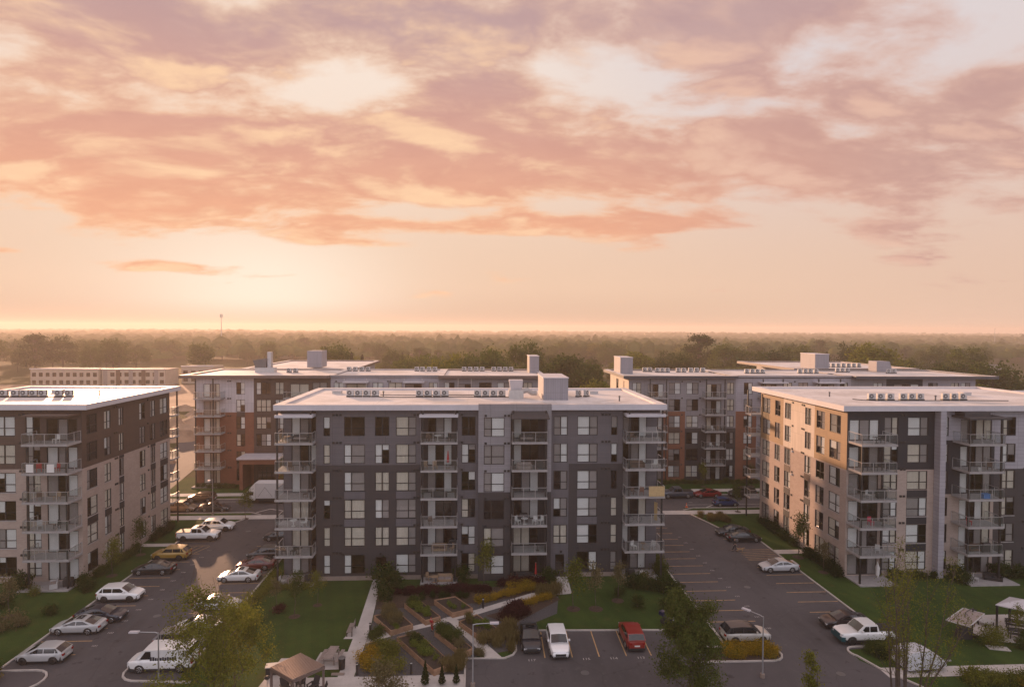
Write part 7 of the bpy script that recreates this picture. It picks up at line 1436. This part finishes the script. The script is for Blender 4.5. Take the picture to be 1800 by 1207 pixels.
scatter('plume', [(35.4, 95.2), (39.5, 94.6), (39.6, 96.6), (35.6, 97.3)], 14, .9, 'pale grass clump in the bed at the far end of the right car park', 'pale grasses at the far right kerb', 'grass clump')
row('green', (-52.0, 118.4), (-44.5, 118.4), 8, .9, 'shrub at the foot of the rust brick building', 'shrubs before the rust brick building'); row('leafy', (-36, 118.6), (-30, 118.6), 5, 1.0, 'shrub right of the rust brick porch', 'shrubs right of the porch'); row('green', (31, 118.6), (55, 118.4), 20, .85, 'shrub at the foot of the grey building across the street', 'shrubs before the right rear building')
# small lawn trees
YT = {}
def young(key, h, seed, m, n, size, spread=.55, first=.35, sp=.28):
    b, tips = skeleton(h, h * .011, seed, spread, 2, first, .9, 6); YT[key] = (b.mesh('trunk', M['bark'], 60), leaves('crown', clumps([tuple(p) for p in tips if p.z > h * .28], n, (sp, sp, sp * 1.1)), size, m))
young('a', 4.2, 31, 'olive', 1400, .085); young('b', 4.6, 32, 'mid', 1500, .085); young('c', 3.8, 33, 'sage', 900, .08, .5, .4, .22)
def yt(key, x, y, s, lb):
    t = thing('young_tree', lb, 'tree', (x, y, 0), random.uniform(0, 6.28), 'young trees on the lawns'); t.scale = (s, s, s); link('trunk', YT[key][0], t); link('crown', YT[key][1], t)
    link('mulch_ring', WC.setdefault('mul', MB().cyl((0, 0, .01), .62, .04, 14, r2=.4).mesh('mulch_ring', M['mulch'], 40)), t)
for a_ in (('b', -18.8, 65.3, .95, 'dark young tree with a pale trunk on the left lawn'), ('a', -17.1, 67.9, .8, 'thin young tree in a round mulch bed on the left lawn'), ('c', -21.3, 67.5, .8, 'small sparse tree behind the pale trunked tree'), ('a', .85, 72.1, 1.15, 'slim yellow green tree before the grey facade left of the bay'), ('a', 10.4, 65.8, 1.2, 'slim yellow green tree beside the right entrance path'), ('c', 12.8, 65.7, 1.25, 'broader brownish young tree on the right lawn'), ('c', 15.6, 67.6, 1.1, 'small reddish brown tree nearest the right corner patio'),
           ('b', 42.4, 79.6, 1.2, 'young tree by the entrance path of the sunlit brick side'), ('c', 42.9, 74.5, 1.0, 'thin young tree on the right lawn strip near the brick corner'), ('b', -44.0, 84.0, 1.0, 'young tree by the left building entrance'), ('a', -43.7, 77.0, 1.0, 'thin young tree behind the black saloon'), ('c', -48.0, 66.5, 1.1, 'thin young tree on the left lawn near the grey shrubs'), ('a', -36.0, 103.0 - 3.9, 1.0, 'young tree on the pavement near the white SUV'), ('a', -33.6, 113.0, 1.5, 'yellow green street tree between the dark SUV and the box truck'),
           ('a', 43.2, 116.5, 1.0, 'young tree before the charcoal wall across the street'), ('c', 52.6, 116.5, 1.1, 'rusty young tree before the right rear brick frame'), ('b', 42.9, 100.0, 1.0, 'street tree at the near pavement by the blue hatchback'), ('a', 52.3, 57.0, .75, 'small bare stemmed tree at the court edge')): yt(*a_)
# big yellow green tree lower left, with thin bare twigs at its top
def big_tree(name, loc, lb, h, r, seed, m, n, size, spread, sp, n0=9, first=.2, levels=3, upb=.5, zmin=.2, twigs=0, extra=None):
    b, tips = skeleton(h, r, seed, spread, levels, first, upb, n0); rs = random.Random(seed)
    for i in range(twigs):
        p = rs.choice([q for q in tips if q.z > h * .55]); q = p + Vector((rs.uniform(-.5, .5), rs.uniform(-.5, .5), rs.uniform(.8, 2.2))); b.tube([p, p.lerp(q, .5) + Vector((rs.uniform(-.1, .1), rs.uniform(-.1, .1), 0)), q], [.018, .013, .007], 4, cap=False)
    t = thing(name, lb, 'tree', loc, 0); link('trunk', b.mesh('trunk', M['bark'], 60), t)
    P_ = clumps([tuple(p) for p in tips if p.z > h * zmin], n, (sp, sp, sp * .8)); link('crown', leaves('crown', P_, size, m), t)
    return t
big_tree('tree', (-19.3, 46.0, 0), 'large yellow green tree over the white van at lower left', 9.8, .17, 52, 'olive', 14000, .085, .80, .38, 10, .22, 3, .45, .2, 26)
big_tree('tree', (-19.9, 52.2, 0), 'yellow lit bushy tree on the lawn behind the large yellow green tree', 5.6, .10, 61, 'olive', 6500, .085, .85, .36, 9, .2, 3, .4, .1)
big_tree('tree', (16.7, 47.6, 0), 'dense green tree in front of the lower car bays', 8.6, .16, 57, 'mid', 22000, .085, .54, .33, 15, .12, 3, .35, .05)
big_tree('tree', (-6.9, 46.6, 0), 'grey green bushy tree top at the bottom edge below the gravel', 4.6, .12, 63, 'sage', 4000, .075, .62, .28, 10, .3, 3, .5, .3)
big_tree('tree', (24.9, 44.0, 0), 'slim yellow tree top at the bottom edge beside the lamp post', 6.7, .07, 64, 'olive', 1500, .085, .22, .22, 8, .3, 2, 1.2, .4)
# multi stemmed thin tree on the right
t = thing('multi_stem_tree', 'bare branched multi stemmed tree rising in front of the white pickup and trailer', 'tree', (31.6, 43.8, 0)); rs = random.Random(5); tipz = []; b = MB()
for i in range(9):
    a = i * .7 + rs.uniform(-.2, .2); lean = rs.uniform(.10, .34); L = rs.uniform(9.0, 12.4); p = Vector((.25 * cos(a), .25 * sin(a), 0)); q = [p]; d_ = Vector((cos(a) * lean, sin(a) * lean, 1)).normalized()
    for j in range(7): d_ = (d_ + Vector((rs.uniform(-.07, .07), rs.uniform(-.07, .07), .03))).normalized(); q.append(q[-1] + d_ * L / 7)
    b.tube(q, [.10 - .012 * j for j in range(8)], 6, cap=False)
    for j in range(3, 8):
        for u in range(3):
            e = (d_ + Vector((rs.uniform(-.7, .7), rs.uniform(-.7, .7), rs.uniform(.1, .6)))).normalized(); l2 = rs.uniform(.9, 2.4); m_ = q[j] + e * l2 * .5 + Vector((0, 0, .1)); z = q[j] + e * l2 + Vector((0, 0, .35)); b.tube([q[j], m_, z], [.024, .017, .008], 4, cap=False); tipz += [m_, z]
            for w_ in range(2): z2 = m_ + Vector((rs.uniform(-.5, .5), rs.uniform(-.5, .5), rs.uniform(.4, 1.2))); b.tube([m_, z2], [.011, .005], 3, cap=False); tipz.append(z2)
link('trunk', b.mesh('trunk', M['bark'], 60), t); link('crown', leaves('crown', clumps([tuple(p) for p in tipz], 8000, (.22, .22, .24)), .06, 'olive'), t)

# ------------------------------------------------------------------ haze: one closed box of thin air round everything
hz = MB().box(-4200, 4200, -120, 3800, -1.5, 46); me = hz.mesh('haze', [])
hm = bpy.data.materials.new('haze'); hm.use_nodes = True; hm.node_tree.nodes.clear(); kh = NT(hm.node_tree)
pv = kh.n('ShaderNodeVolumePrincipled'); kh.put(pv.inputs['Color'], (1.0, 0.87, 0.77)); pv.inputs['Density'].default_value = HAZE_D; pv.inputs['Anisotropy'].default_value = 0.30
kh.L.new(pv.outputs[0], kh.n('ShaderNodeOutputMaterial').inputs['Volume'])
me.materials.append(hm); struct('haze', me, 'stuff')
